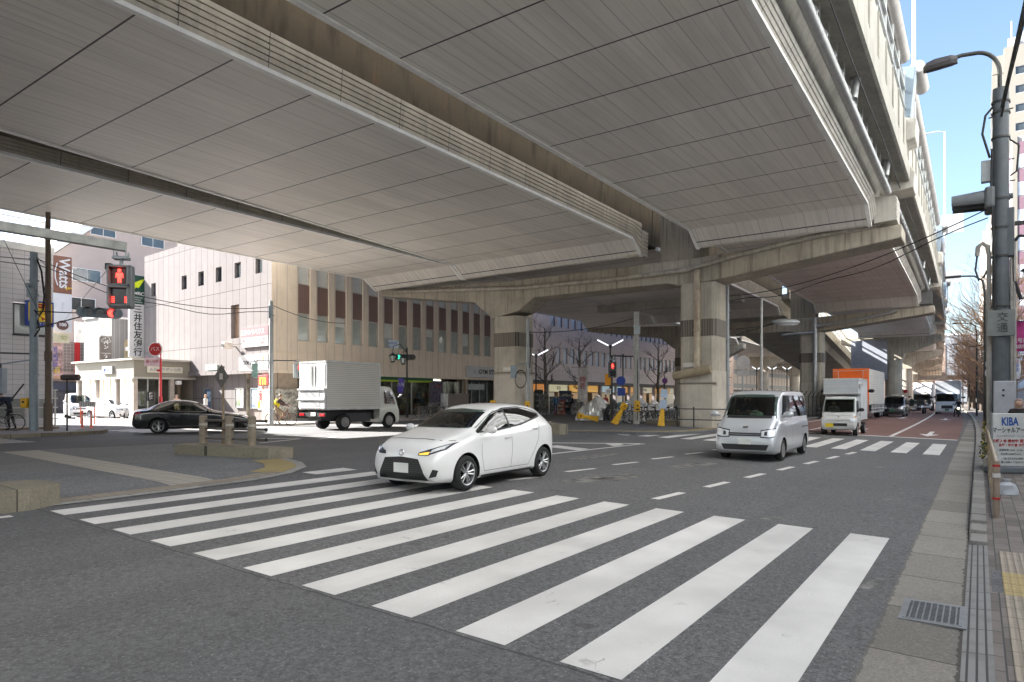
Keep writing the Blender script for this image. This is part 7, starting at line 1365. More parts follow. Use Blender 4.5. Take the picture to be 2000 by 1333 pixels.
m = MB(); m.path([tuple(dl*x+Vector((0,0,z))) for x, z in ((.54, 5.7), (.58, 5.3), (.5, 5.0), (.38, 5.1), (.3, 5.3))], .025, 8); m.path([tuple(dl*x-du*.1+Vector((0,0,z))) for x, z in ((.1, 9.9), (.35, 9.6), (.42, 9.1), (.25, 8.4))], .03, 8); m.path([tuple(dl*x-du*.22+Vector((0,0,z))) for x, z in ((.2, 8.6), (.22, 7.5), (.16, 6.0), (.14, 4.0))], .03, 8); m.path([tuple(dl*x-du*.15+Vector((0,0,z))) for x, z in ((-.2, 8.8), (-.4, 8.6), (-.35, 7.9), (-.2, 7.8))], .025, 8); m.path([tuple(dl*x+Vector((0,0,z))) for x, z in ((-.3, 6.0), (-.4, 6.15), (-.65, 6.1), (-.75, 5.7))], .045, 8); m.path([tuple(dl*x+Vector((0,0,z))) for x, z in ((-.28, 5.9), (-.3, 4.9), (-.45, 4.4), (-.6, 4.5))], .05, 8); m.build('cable_loop', BLK, t)
m = MB(); m.box(tuple(dl*.33+Vector((0,0,8.05))), (.24, .22, .6), rz=q); m.build('meter_box', M('meter_grey', (.36,.38,.38), .5), t, bevel=.02)
m = MB()
for z, x in ((8.3, -.3), (7.7, -.32), (6.9, -.3), (9.7, -.28), (9.55, .28)): m.tube((0,0,z), tuple(dl*x+Vector((0,0,z))), .018, n=6)
m.box(tuple(dl*-.42+Vector((0,0,6.5))), (.22,.12,.1), rz=q); m.build('bracket', DKP, t)
m = MB(); m.box(tuple(-du*.22+Vector((0,0,3.75))), (.62, .06, .72), rz=q); m.build('plate', M('pole_plate', (.2,.21,.2), .6, .2), t, bevel=.01)
for i, ch in enumerate('交通'): text_mesh('lettering', ch, .27, M('ink_faded', (.05,.05,.05), .6), t, tuple(-du*.26-dl*.03+Vector((0,0,3.9-.3*i))), (math.pi/2, 0, q+math.pi), .002)
m = MB(); m.box(tuple(-du*.24-dl*.08+Vector((0,0,1.6))), (.5, .1, 1.1), rz=q); m.build('sheath', M('sheath_grey', (.4,.41,.44), .6, .1), t, bevel=.03); m = MB()
for z in (1.9, 1.75): m.ball(tuple(-du*.3-dl*.05+Vector((0,0,z))), .03, 6)
m.build('bolt', DKP, t)
S0 = PR+dl*.4+Vector((0,0,7.28)); t = thing('traffic_light', 'dark hooded traffic light seen from the side on the massive right pole', 'traffic light', S0, q); t.scale = (1.35,)*3; m = MB(); m.mm((-.2, -.6, -.22), (-.02, .2, .22)); m.build('housing', SIG, t, bevel=.05); m = MB()
for y in (-.4, 0): m.smooth = True; m.rings([[(x, y+.19*math.cos(a), .19*math.sin(a)*sc) for a in [math.pi*(-.2+1.4*k/12) for k in range(13)]] for x, sc in ((-.02, 1), (.55, .8))], False, False)
m.build('visor', M('visor_grey', (.14,.15,.155), .5), t, fix=False); m = MB(); m.box((-.42, .0, -.75), (.2, .2, 1.0)); m.tube((-.5, 0, 0), (-.2, 0, 0), .06); m.build('mount', PM, t, bevel=.02)
t = thing('lantern_lamp', 'green framed lantern hanging right of the massive pole', 'street lamp', PR+dl*-.72+Vector((0,0,4.8))); lantern(t, 0, 0, 0); m = MB(); m.path([(0,0,.6), (0,0,.9)], .03, 6); m.build('hanger', DKP, t)
def flag(label, u, Y, z, w, h, mat, texts=()):
    t = thing('banner', label, 'banner', XY(u, Y, z)); m = MB(); m.rings([[(x, .03*math.sin(x*9+k), h*(1-k/6)) for x in (-w/2, -w/4, 0, w/4, w/2)] for k in range(7)], False, False); m.smooth = True; m.build('cloth', mat, t, fix=False); m = MB(); m.tube((-w/2-.5, 0, h+.01), (w/2, 0, h+.01), .015); m.build('rod', DKP, t)
    for s in texts: text_mesh('lettering', s[0], s[1], s[2], t, (s[3], -.05, s[4]), (math.pi/2, 0, 0))
    return t
flag('magenta and blue shopping-street banner right of the massive pole', 1990, 22, 3.35, .5, 1.0, M('banner_magenta', (.35,.03,.16), .7, var=.5, scale=1.5), [('六号通', .17, SWH, 0, .35), ('商店街', .14, SWH, 0, .15)]); flag('white banner with small blue and red lettering under the magenta one', 1985, 24, 2.5, .3, .75, M('banner_white', (.68,.7,.74), .7), [('防\n犯', .16, BLU, 0, .4), ('注', .14, RED, 0, .62)])
# sandwich board
t = thing('sandwich_board', 'white sign board reading KIBA with blue Japanese lettering on the right pavement', 'sign', XY(1987, 14.8, .13), R(-6)); KB = M('kiba_blue', (.02,.09,.33), .5)
m = MB(); m.mm((-.52, -.02, .16), (.52, .02, 1.34)); m.build('panel', M('board_offwhite', (.55,.56,.55), .5, var=.1, scale=3), t, bevel=.015); m = MB(); m.mm((-.54, -.05, .0), (.54, .3, .15)); m.build('base', M('board_base', (.16,.18,.2), .5), t, bevel=.03); m = MB()
for s in (-1, 1): m.box((s*.53, 0, .75), (.03, .05, 1.2))
m.build('frame', STG, t)
for s in (('KIBA', .25, -.17, 1.15, KB, dict(bold=.008, sx=.66)), ('マーシャルアーツクラブ', .135, -.0, .96, INK, dict(sx=.72, bold=.003)), ('キックボクシング・フィットネス', .045, -.1, .83, INK), ('体験入会 受付中 見学自由', .075, -.1, .72, RED, dict(bold=.003)), ('女性・初心者 大歓迎!!', .065, -.08, .63, RED, dict(bold=.003)), ('営業時間 10:00 - 22:30', .05, -.15, .52, INK), ('月会費 8,800円より', .05, -.15, .43, INK), ('TEL 03-5333-0000', .055, -.1, .33, INK), ('幡ヶ谷駅より徒歩1分', .05, -.12, .25, INK)): text_mesh('lettering', s[0], s[1], s[4], t, (s[2], -.024, s[3]), (math.pi/2, 0, 0), .001, **(s[5] if len(s) > 5 else {}))
t = thing('rubbish_bag', 'crumpled white plastic bag against the fence post beside the white board', 'bag', XY(1966, 11.6, .1)); m = MB(); r2 = random.Random(3); m.rings([[(w*math.cos(q)*r2.uniform(.8, 1.15), w*math.sin(q)*.7*r2.uniform(.8, 1.15), z) for q in [2*math.pi*k/14 for k in range(14)]] for w, z in ((.14, 0), (.19, .04), (.18, .12), (.13, .2), (.06, .25), (.07, .3))]); m.smooth = True; m.build('film', M('bag_white', (.4,.42,.45), .4), t)
# kerbside fence
t = thing('kerb_fence', 'rusty cream kerbside fence with a sloping top rail and a red-banded end post', 'fence', W(11.55, .2, .13), PHI); m = MB(); CRM = M('fence_cream', (.4,.33,.24), .5, .1, .35, 6, streak=.6, dirt=(.2,.1,.05))
m.tube((0,0,-.1), (0,0,.8), .04, n=10); m.build('end_post', M('post_tan', (.3,.24,.19), .6, .1, .3, 5), t); m = MB()
for z in (.72, .26): m.path([(0,0,z), (0,0,z+.03)], .048, 10)
m.build('red_band', RED, t); m = MB(); m.path([(0,0,.57),(0,0,.63)], .048, 10); m.build('white_band', SWH, t); m = MB()
for i in range(1, 8): m.tube((i*2., 0, -.1), (i*2., 0, .8), .04, n=8)
for z in (.78, .15): m.tube((0, 0, z), (14, 0, z), .025, n=8)
for i in range(7):
    for k in range(1, 4): m.path([(i*2.+k*.5-.12, 0, .15), (i*2.+k*.5, 0, .5), (i*2.+k*.5+.1, 0, .78)], .012, 5)
m.build('rail', CRM, t)
def planter(label, a, b, s):
    t = thing('planter', label, 'planter', W(a, b, .13), PHI); m = MB(); m.mm((-.6, -.13, 0), (.6, .13, .3)); m.build('trough', M('planter_white', (.5,.45,.4), .7, var=.3, scale=4), t, bevel=.02)
    m = MB(); mats = [M('leaf_a', (.07,.1,.03), .7, var=.5, scale=6), M('leaf_yellow', (.4,.3,.03), .7), M('leaf_dry', (.16,.12,.05), .8)]; r = random.Random(s)
    for i in range(220):
        m.cur = r.choice((0, 0, 2, 1)); x, y, z = r.uniform(-.65, .65), r.uniform(-.2, .2), r.uniform(.25, .62); u = Vector((r.uniform(-1, 1), r.uniform(-1, 1), r.uniform(-.5, 1))).normalized()*.07; v = Vector((r.uniform(-1, 1), r.uniform(-1, 1), r.uniform(-1, 1))).normalized()*.035; p = Vector((x, y, z)); m.quad(p, p+u*.5+v, p+u, p+u*.5-v)
    m.build('foliage', mats, t, fix=False)
planter('white trough planter with dry yellowing plants at the kerb, the nearest one', 19.6, .22, 1); planter('trough planter with bushy plants at the kerb, second one along', 27.5, .3, 2); planter('trough planter at the kerb in the distance by the lamp posts', 36, .35, 3)
t = thing('road_signs', 'cluster of round and square sign backs on a pale post left of the massive pole', 'sign', W(37, .7, .13), PHI); m = MB(); m.tube((0,0,0), (0,0,4.3), .05); m.tube((3,.2,0), (3,.2,3.8), .05); m.build('pole', STG, t); m = MB()
for x, z, rr in ((0, 3.2, .35), (0, 2.5, .3), (3, 2.9, .35)): m.lathe([(rr, -.02), (rr, .02)], (x, 0.1, z), 20, Matrix.Rotation(math.pi/2, 3, 'Y'))
m.mm((-.06, -.35, 1.5), (-.03, .35, 2.2)); m.mm((-.06, -.2, 3.5), (-.03, .4, 3.8)); m.build('plate', MATS['sign_back'], t); m = MB(); m.mm((-.08, -.3, 3.9), (-.05, .1, 4.3)); m.build('pink_plate', PKR, t); m = MB(); m.mm((-.08, -.35, 3.6), (-.05, .15, 3.85)); m.build('blue_plate', BLU, t)
for i in range(6):
    a = 46+29*i; t = thing('street_lamp', ('nearest of the row of dark curved street lamps along the right kerb', 'second of the dark curved street lamps along the right kerb', 'third of the dark curved street lamps along the right kerb', 'fourth of the dark curved street lamps along the right kerb', 'fifth of the dark curved street lamps, deep in the avenue', 'farthest of the dark curved street lamps on the right')[i], 'street lamp', W(a, .35, .13), PHI, 'street lamps along the right kerb')
    m = MB(); m.path([(0,0,0), (0,0,7.6), (0,.1,8.3), (0,.5,8.6), (0,1.1,8.65)], [.09, .07, .06, .05, .05], 8); m.build('pole', DKP, t); m = MB(); m.box((0,1.5,8.65), (.22,.8,.14)); m.build('lamp_head', MATS['lamp_brown'], t, bevel=.05)
# ---- overhead wires
def wire(label, p, q, sag, r=.018, n=2, gap=.25):
    p, q = Vector(p), Vector(q); m = MB()
    for k in range(n): m.path([p+(q-p)*i/16+Vector((0, 0, -4*sag*(i/16)*(1-i/16)-k*gap*(1-.3*math.sin(i)) )) for i in range(17)], r, 5)
    tag(m.build('overhead_wire', BLK), label, 'cable', 'overhead wires')
wire('pair of black cables sagging from the left pole to the slim corner pole', PL+Vector((0,0,7.2)), P5+Vector((0,0,6.3)), .8)
wire('cable from the slim corner pole across the pink facade to the street-name pole', P5+Vector((0,0,6.4)), P7+Vector((0,0,7.0)), .5, n=1)
wire('pair of cables from the massive right pole towards the right viaduct column', PR+dl*.3+Vector((0,0,7.0)), XY(1425, 34.5, 7.1), .5)
wire('steep cables rising from the massive right pole out of the top of the photo', PR+Vector((0,0,9.7)), W(6, 1.6, 12.5), .25, .03)
wire('cable from the column pole to the concrete pole on the island', XY(1031, 36.3, 5.4), P12+Vector((0,0,5.6)), .25, n=1)
wire('cables at the far left entering the frame to the left pole', PL+Vector((0,0,7.1)), W(-8, -33, 8.2), .5)
wire('low cable on the right crossing behind the massive pole', XY(1890, 30, 4.1), XY(2060, 24, 4.6), .15, n=1)
# ================================================================ bare trees
BARK = M('bark_dark', (.085,.065,.05), .9, 0, .35, 6, bmp=.5, bscale=20); TWIG = M('twig_brown', (.34,.21,.13), .9, 0, .35, 4); BARKP = M('bark_pale', (.22,.19,.15), .9, 0, .4, 5, bmp=.5, bscale=20)
def tree_meshes(kind, seed):
    r = random.Random(seed); tr = MB(); cr = MB(); H = 9.5 if kind == 'row' else 8.0
    pts = [(0,0,-.1)]; x = y = 0
    for i in range(1, 8): x += r.uniform(-.06, .06); y += r.uniform(-.06, .06); pts.append((x, y, H*.85*i/7))
    tr.path(pts, [.17-.021*i for i in range(8)] if kind == 'row' else [.2, .17, .15, .14, .12, .09, .07, .04], 9)
    def grow(p, d, l, rad, dep):
        q = p; ps = [p]; dd = d.copy()
        for i in range(3): dd = (dd+Vector((r.uniform(-.22, .22), r.uniform(-.22, .22), r.uniform(-.05, .25)))).normalized(); q = q+dd*l/3; ps.append(q)
        cr.path(ps, [rad, rad*.85, rad*.65, rad*.4], 4 if rad < .02 else 5)
        if dep:
            for i in range(5 if dep > 1 else 4):
                k = r.uniform(.3, 1.); b = ps[0]+(ps[-1]-ps[0])*k; e = (dd+Vector((r.uniform(-1, 1), r.uniform(-1, 1), r.uniform(-.3, .8)))*.8).normalized(); grow(b, e, l*r.uniform(.4, .62), rad*.5, dep-1)
    n = 26 if kind == 'row' else 15
    for i in range(n):
        t = (.22 if kind == 'row' else .3)+.75*i/n; k = min(int(t*7), 6); p = Vector(pts[k])+(Vector(pts[k+1])-Vector(pts[k]))*(t*7-k) if k < 7 else Vector(pts[-1]); q = i*2.4+r.uniform(-.4, .4)
        d = Vector((math.cos(q), math.sin(q), r.uniform(.15, .7))).normalized(); l = (1.0+2.0*math.sin(math.pi*min(1, t*.95)))*r.uniform(.7, 1.1) if kind == 'row' else r.uniform(.8, 1.7)
        grow(p, d, l, .05*(1.15-t*.8), 2)
    return tr, cr
protos = []
for i in range(3):
    tr, cr = tree_meshes('row', 11+i); protos.append((tr.mesh('trunk', BARK), cr.mesh('crown', TWIG)))
isl_p = []
for i in range(2): tr, cr = tree_meshes('island', 31+i); isl_p.append((tr.mesh('trunk', BARKP), cr.mesh('crown', BARK)))
def plant(p, label, loc, rz, s, group): 
    t = thing('bare_tree', label, 'tree', loc, rz, group); t.scale = (s, s, s); linked('trunk', p[0], t, (0,0,0)); linked('crown', p[1], t, (0,0,0))
ordn = ['nearest', 'second', 'third', 'fourth', 'fifth', 'sixth', 'seventh', 'eighth', 'ninth', 'tenth', 'eleventh', 'last']
for i in range(12):
    plant(protos[i % 3], '%s bare brown-twigged tree along the right pavement, counting away from the massive pole' % ordn[i], W(49+9*i, 1.6, .13), i*1.7, rnd.uniform(1.1, 1.35), 'bare trees along the right pavement')
for i, (u, Y, s) in enumerate(((1068, 62, 1.15), (1132, 66, 1.05), (1285, 63, .9), (1090, 84, .9))): plant(isl_p[i % 2], ('pale knobbly bare tree just right of the left column', 'dark bare tree left of the red pedestrian signal', 'dark bare tree left of the right column', 'thin bare tree half hidden by the pale knobbly one')[i], XY(u, Y, .43), i*2., s, 'bare trees in front of the mauve building')
# ================================================================ people
SKIN = M('skin', (.5,.31,.22), .55, var=.08); HAIR = M('hair_black', (.018,.014,.012), .5); HAIRB = M('hair_brown', (.12,.06,.03), .5); SHOE = M('shoe_dark', (.03,.03,.03), .6); EYE = M('eye', (.02,.015,.012), .2); LIP = M('lip', (.35,.13,.11), .5)
def person(label, loc, rz, top, trousers, pose=None, h=1.7, hair=None, cap=None, longhair=False, group=None, shoes=None, name='person', seated=False):
    """continuous skinned body facing local +x"""
    J = dict(pel=(0,0,.93), spi=(.01,0,1.12), che=(.01,0,1.33), nek=(.0,0,1.47), jaw=(.035,0,1.545), hed=(.02,0,1.625), top=(.005,0,1.67),
             shL=(0,.175,1.40), elL=(-.02,.22,1.13), wrL=(.05,.23,.89), haL=(.07,.225,.82), shR=(0,-.175,1.40), elR=(-.02,-.22,1.13), wrR=(.05,-.23,.89), haR=(.07,-.225,.82),
             hiL=(0,.095,.88), knL=(.03,.1,.49), anL=(0,.1,.085), toL=(.15,.115,.035), hiR=(0,-.095,.88), knR=(.03,-.1,.49), anR=(0,-.1,.085), toR=(.15,-.115,.035))
    if pose: J.update(pose)
    rad = dict(pel=.135, spi=.125, che=.14, nek=.056, jaw=.07, hed=.092, top=.06, shL=.07, elL=.046, wrL=.03, haL=.034, hiL=.092, knL=.06, anL=.04, toL=.036)
    for k in list(rad):
        if k.endswith('L'): rad[k[:-1]+'R'] = rad[k]
    E = [('pel','spi'), ('spi','che'), ('che','nek'), ('nek','jaw'), ('jaw','hed'), ('hed','top')]
    for s in 'LR': E += [('che','sh'+s), ('sh'+s,'el'+s), ('el'+s,'wr'+s), ('wr'+s,'ha'+s), ('pel','hi'+s), ('hi'+s,'kn'+s), ('kn'+s,'an'+s), ('an'+s,'to'+s)]
    J = {k: Vector(v) for k, v in J.items()}
    face = (J['jaw']-J['nek']).copy(); 
    fw = Vector((1, 0, 0)); J['nos'] = J['jaw']*.45+J['hed']*.55+fw*.105; rad['nos'] = .013; E.append(('hed', 'nos'))
    for s, sg in (('L', 1), ('R', -1)):
        J['ear'+s] = J['hed']+Vector((-.01, sg*.093, -.02)); rad['ear'+s] = .014; E.append(('hed', 'ear'+s))
        d = (J['ha'+s]-J['wr'+s]).normalized(); side = d.cross(Vector((0, 0, 1)) if abs(d.z) < .8 else Vector((1, 0, 0))).normalized(); nrm = side.cross(d)
        for f in range(4):
            o = (f-1.5)*.019; l = (.062, .075, .07, .052)[f]; a = 'f%d%s' % (f, s); b = 'g%d%s' % (f, s); J[a] = J['ha'+s]+d*l*.6+side*o+nrm*.004; J[b] = J['ha'+s]+d*l+side*o*.95+nrm*.022; rad[a] = .009; rad[b] = .0075; E += [('ha'+s, a), (a, b)]
        a, b = 't0'+s, 't1'+s; J[a] = J['wr'+s]+d*.045+side*.036*-sg+nrm*.01; J[b] = J[a]+d*.035+side*-.008*sg+nrm*.014; rad[a] = .011; rad[b] = .009; E += [('wr'+s, a), (a, b)]
    ks = list(J); ix = {k: i for i, k in enumerate(ks)}; sc = h/1.73
    me = bpy.data.meshes.new('body'); me.from_pydata([tuple(J[k]*sc) for k in ks], [(ix[a], ix[b]) for a, b in E], []); o = bpy.data.objects.new('body', me); COL.objects.link(o)
    sk = o.modifiers.new('s', 'SKIN'); sk.use_smooth_shade = True
    for i, v in enumerate(me.skin_vertices[0].data): q = rad[ks[i]]*sc; v.radius = (q, q); v.use_root = ks[i] == 'pel'
    for i, k in enumerate(ks):
        v = me.skin_vertices[0].data[i]
        if k in ('pel', 'spi', 'che'): v.radius = (rad[k]*sc*1.12, rad[k]*sc*.78)
    su = o.modifiers.new('u', 'SUBSURF'); su.levels = su.render_levels = 1
    bm2 = bpy.data.meshes.new_from_object(o.evaluated_get(bpy.context.evaluated_depsgraph_get())); bpy.data.objects.remove(o); bpy.data.meshes.remove(me)
    mats = [SKIN, top, trousers, shoes or SHOE]
    for q in mats: bm2.materials.append(q)
    seg = []
    for a, b in E:
        k = 0
        if a[:2] in ('sh',) or a in ('pel', 'spi', 'che') and b[:2] not in ('hi', 'ne'): k = 1
        if a == 'che' and b == 'nek': k = 1
        if (a, b) == ('pel', 'spi'): k = 1
        if a[:2] == 'el' and b[:2] == 'wr': k = 1
        if a[:2] in ('hi', 'kn') or b[:2] == 'hi': k = 2
        if a[:2] == 'an': k = 3
        seg.append((J[a]*sc, J[b]*sc, k))
    for p in bm2.polygons:
        c = p.center; best = 1e9
        for a, b, k in seg:
            ab = b-a; t_ = max(0, min(1, (c-a).dot(ab)/max(1e-9, ab.dot(ab)))); dd = (c-a-ab*t_).length_squared
            if dd < best: best = dd; mi = k
        p.material_index = mi; p.use_smooth = True
    t = thing(name, label, 'person', loc, rz, group); b = bpy.data.objects.new('body', bm2); COL.objects.link(b); b.parent = t
    hd = J['hed']*sc; m = MB(); hr = .108*sc
    rs = []
    for i in range(7):
        th = math.pi*(.02+.56*i/6); rs.append([hd+Vector((-.012+hr*math.sin(th)*math.cos(q)*(1.0 if math.cos(q) < .3 else max(.25, 1.02-.16*i)), hr*.95*math.sin(th)*math.sin(q), .008+hr*math.cos(th))) for q in [2*math.pi*k/14 for k in range(14)]])
    if longhair: rs.append([hd+Vector((-.045+.07*math.cos(q), .1*math.sin(q), -.17)) for q in [2*math.pi*k/14 for k in range(14)]])
    m.smooth = True; m.rings(rs); m.build('cap' if cap else 'hair', cap or hair or HAIR, t)
    m = MB()
    for s in (-1, 1): m.ball(hd+Vector((.083*sc, s*.033, .0)), .012, 6)
    m.build('eye', EYE, t); m = MB(); m.box(J['jaw']*sc+Vector((.068*sc, 0, -.0)), (.012, .045, .01)); m.build('mouth', LIP, t)
    return t
C = lambda n, c: M(n, c, .85, var=.2, scale=6, bmp=.3)
BLUEW = C('workwear_blue', (.05,.16,.5)); DNAVY = C('cloth_navy', (.025,.03,.05)); DBLK = C('cloth_black', (.02,.02,.022)); CWHT = C('cloth_white', (.6,.6,.58)); CTAN = C('cloth_tan', (.35,.26,.17)); CGRY = C('cloth_grey', (.2,.2,.2)); CYEL = C('cloth_yellow', (.8,.62,.03)); CBLU = C('cloth_blue', (.1,.2,.35)); CJEAN = C('denim', (.07,.1,.17)); CRED = C('cloth_red', (.45,.05,.05))
WALK = dict(knL=(.14,.1,.5), anL=(.22,.1,.1), toL=(.37,.11,.06), knR=(-.02,-.1,.48), anR=(-.26,-.1,.13), toR=(-.13,-.11,.04), elL=(-.1,.22,1.14), wrL=(-.1,.24,.9), haL=(-.09,.24,.83), elR=(.08,-.22,1.14), wrR=(.24,-.2,.96), haR=(.29,-.2,.9))
ride = lambda: dict(pel=(-.22,0,.98), spi=(-.17,0,1.15), che=(-.05,0,1.36), nek=(0,0,1.49), jaw=(.05,0,1.555), hed=(.04,0,1.635), top=(.02,0,1.69), shL=(-.03,.17,1.40), shR=(-.03,-.17,1.40), elL=(.18,.24,1.17), elR=(.18,-.24,1.17), wrL=(.38,.26,1.1), wrR=(.38,-.26,1.1), haL=(.45,.255,1.09), haR=(.45,-.255,1.09),
     hiL=(-.2,.09,.93), hiR=(-.2,-.09,.93), knL=(.2,.1,.72), anL=(.02,.11,.36), toL=(.17,.11,.31), knR=(.12,-.1,.56), anR=(-.06,-.11,.16), toR=(.09,-.11,.13))
# ---- bicycles
def bicycle(label, loc, rz, col, group=None, basket=True, lean=0):
    t = thing('bicycle', label, 'bicycle', loc, rz, group); t.rotation_euler = (lean, 0, rz); fm = M('bike_'+str(col), col, .35, .2)
    for x in (.54, -.54):
        m = MB(); m.torus((0,0,0), .33, .018, Matrix.Rotation(math.pi/2, 3, 'X'), 26, 6); w = m.build('wheel', TYRE, t, (x, 0, .345)); m = MB(); m.torus((0,0,0), .31, .009, Matrix.Rotation(math.pi/2, 3, 'X'), 22, 5)
        for k in range(14): q = 2*math.pi*k/14; m.tube((.02*math.cos(q+1), .03*(-1)**k, .02*math.sin(q+1)), (.31*math.cos(q), 0, .31*math.sin(q)), .0025, n=3)
        m.tube((0,-.05,0), (0,.05,0), .02, n=6); m.build('spokes', RIMM, w)
    m = MB()
    for a, b, r in (((-.54,0,.345), (-.14,0,.3), .012), ((-.14,0,.3), (-.26,0,.82), .016), ((-.14,0,.3), (.36,0,.62), .018), ((-.2,0,.55), (.36,0,.72), .015), ((-.54,0,.345), (-.22,0,.66), .01), ((.34,0,.85), (.54,0,.345), .015), ((.40,0,.6), (.34,0,.98), .016)): m.tube(a, b, r, n=7)
    m.build('frame', fm, t); m = MB(); m.path([(.12,.28,1.04), (.3,.26,1.06), (.36,.1,1.0), (.34,0,.99), (.36,-.1,1.0), (.3,-.26,1.06), (.12,-.28,1.04)], .013, 6); m.build('handlebar', CHROME, t); m = MB(); m.ball((-.29, 0, .87), .13, 8, (1.0,.65,.32)); m.build('saddle', PLAST, t)
    m = MB(); m.torus((-.14,0,.3), .09, .008, Matrix.Rotation(math.pi/2, 3, 'X'), 16, 5); m.tube((-.14,-.08,.3), (-.06,-.08,.17), .01, n=5); m.tube((-.14,.08,.3), (-.22,.08,.43), .01, n=5); m.box((-.06,-.13,.17), (.09,.09,.02)); m.box((-.22,.13,.43), (.09,.09,.02)); m.build('crank', MATS['alu'], t)
    for x in (.54, -.54):
        m = MB(); m.rings([[(x+.36*math.cos(q), y, .345+.36*math.sin(q)) for y in (-.03, .03)] for q in [math.pi*(.1+.8*k/10) for k in range(11)]], False, False); m.build('mudguard', MATS['alu'], t, fix=False)
    m = MB(); m.mm((-.8,-.07,.71), (-.36,.07,.73)); m.tube((-.6,.05,.72), (-.54,.05,.36), .006, n=4); m.build('carrier', MATS['alu'], t)
    if basket:
        m = MB()
        for z, s in ((.8, .8), (.9, .9), (1.0, 1.)): m.path([(.6-.17*s, -.18*s, z), (.6+.17*s, -.18*s, z), (.6+.17*s, .18*s, z), (.6-.17*s, .18*s, z), (.6-.17*s, -.18*s, z)], .007, 4)
        for k in range(10): q = 2*math.pi*k/10; m.tube((.6+.14*math.cos(q), .14*math.sin(q), .79), (.6+.18*math.cos(q), .19*math.sin(q), 1.), .004, n=4)
        m.mm((.46,-.14,.785), (.74,.14,.79)); m.build('basket', MATS['alu'], t)
    return t
pb0 = bicycle('black bicycle in the parked row, closest to the leaning yellow post', XY(1222, 35.9, .43), R(35), (.02,.02,.022), 'bicycles parked between the columns', lean=R(6))
cols = ['beside the concrete pole', 'just right of the concrete pole', 'in the middle of the tangled row', 'behind the middle of the tangled row', 'left of the post with blue notices', 'behind the post with blue notices', 'against the right column', 'at the back near the right column', 'farthest right, touching the column', 'behind the leaning yellow post']
for i, (u, Y, a) in enumerate(((1247, 36.2, 20), (1258, 36.0, 48), (1270, 36.4, 30), (1276, 37.4, 62), (1286, 36.0, 25), (1300, 36.6, 50), (1312, 35.8, 35), (1320, 37.2, 70), (1328, 36.2, 15), (1210, 37.6, 40))):
    dup(pb0, XY(u, Y, .43), R(a), 'dark parked bicycle %s' % cols[i])
gb0 = bicycle('silver bicycle in the rack before the shop windows, the left one', W(36.5, -33.6, .41), R(40), (.3,.3,.32), 'bicycles parked by the shops', lean=R(5))
for i, (a, b_) in enumerate(((37.1, -33.7), (37.8, -33.5), (38.4, -33.6), (43.4, -33.8))): dup(gb0, W(a, b_, .41), R(30+22*i), ('silver bicycle second from left before the shop windows', 'silver bicycle third from left before the shop windows', 'silver bicycle nearest the taupe enclosure', 'silver bicycle right of the taupe enclosure')[i])
# motorcycles under covers
def cover(label, loc, rz, s, mat):
    t = thing('covered_motorcycle', label, 'motorcycle', loc, rz); r = random.Random(int(s*100)); m = MB(); m.smooth = False
    rs = []
    for i, (z, a, b) in enumerate(((0.02, 1.0, .5), (.25, .98, .46), (.5, .92, .4), (.75, .8, .3), (.95, .6, .2), (1.1, .35, .1), (1.16, .1, .04))): rs.append([(s*a*math.cos(q)*(1+.07*math.sin(7*q+i)), s*b*math.sin(q)*(1+.16*math.sin(9*q+i*.7)), s*(z+.12*math.cos(q)*(.3+z))) for q in [2*math.pi*k/40 for k in range(40)]])
    m.rings(rs); m.build('cover', mat, t); m = MB()
    for x in (-.6, .6): m.torus((x*s, 0, .3*s), .24*s, .06*s, Matrix.Rotation(math.pi/2, 3, 'X'), 18, 6)
    m.build('wheel', TYRE, t)
cover('motorcycle under a crinkled silver cover beside the fallen yellow post', XY(1160, 41, .43), R(15), 1.15, M('silver_cover', (.55,.56,.55), .32, .55, .2, 5)); cover('motorcycle under a dull grey cover behind the concrete pole', XY(1233, 41, .43), R(10), 1.2, M('grey_cover', (.45,.45,.46), .6, 0, .2, 5)); cover('motorcycle under a white cover right of the concrete pole', XY(1272, 39.5, .43), R(30), .95, M('white_cover', (.62,.6,.58), .5)); cover('scooter under a black cover behind the leaning yellow post', XY(1196, 41, .43), R(60), 1.0, M('black_cover', (.03,.03,.035), .5))
t = thing('delivery_crate', 'teal round box on a bicycle behind the leaning yellow post', 'box', XY(1217, 36.5, 1.35)); m = MB(); m.box((0,0,0), (.55,.5,.4)); m.build('box', M('teal', (.08,.2,.26), .6), t, bevel=.1, seg=4); m = MB(); m.box((0,-.02,.19), (.5,.48,.06)); m.build('lid', M('teal_lid', (.12,.26,.32), .5), t)
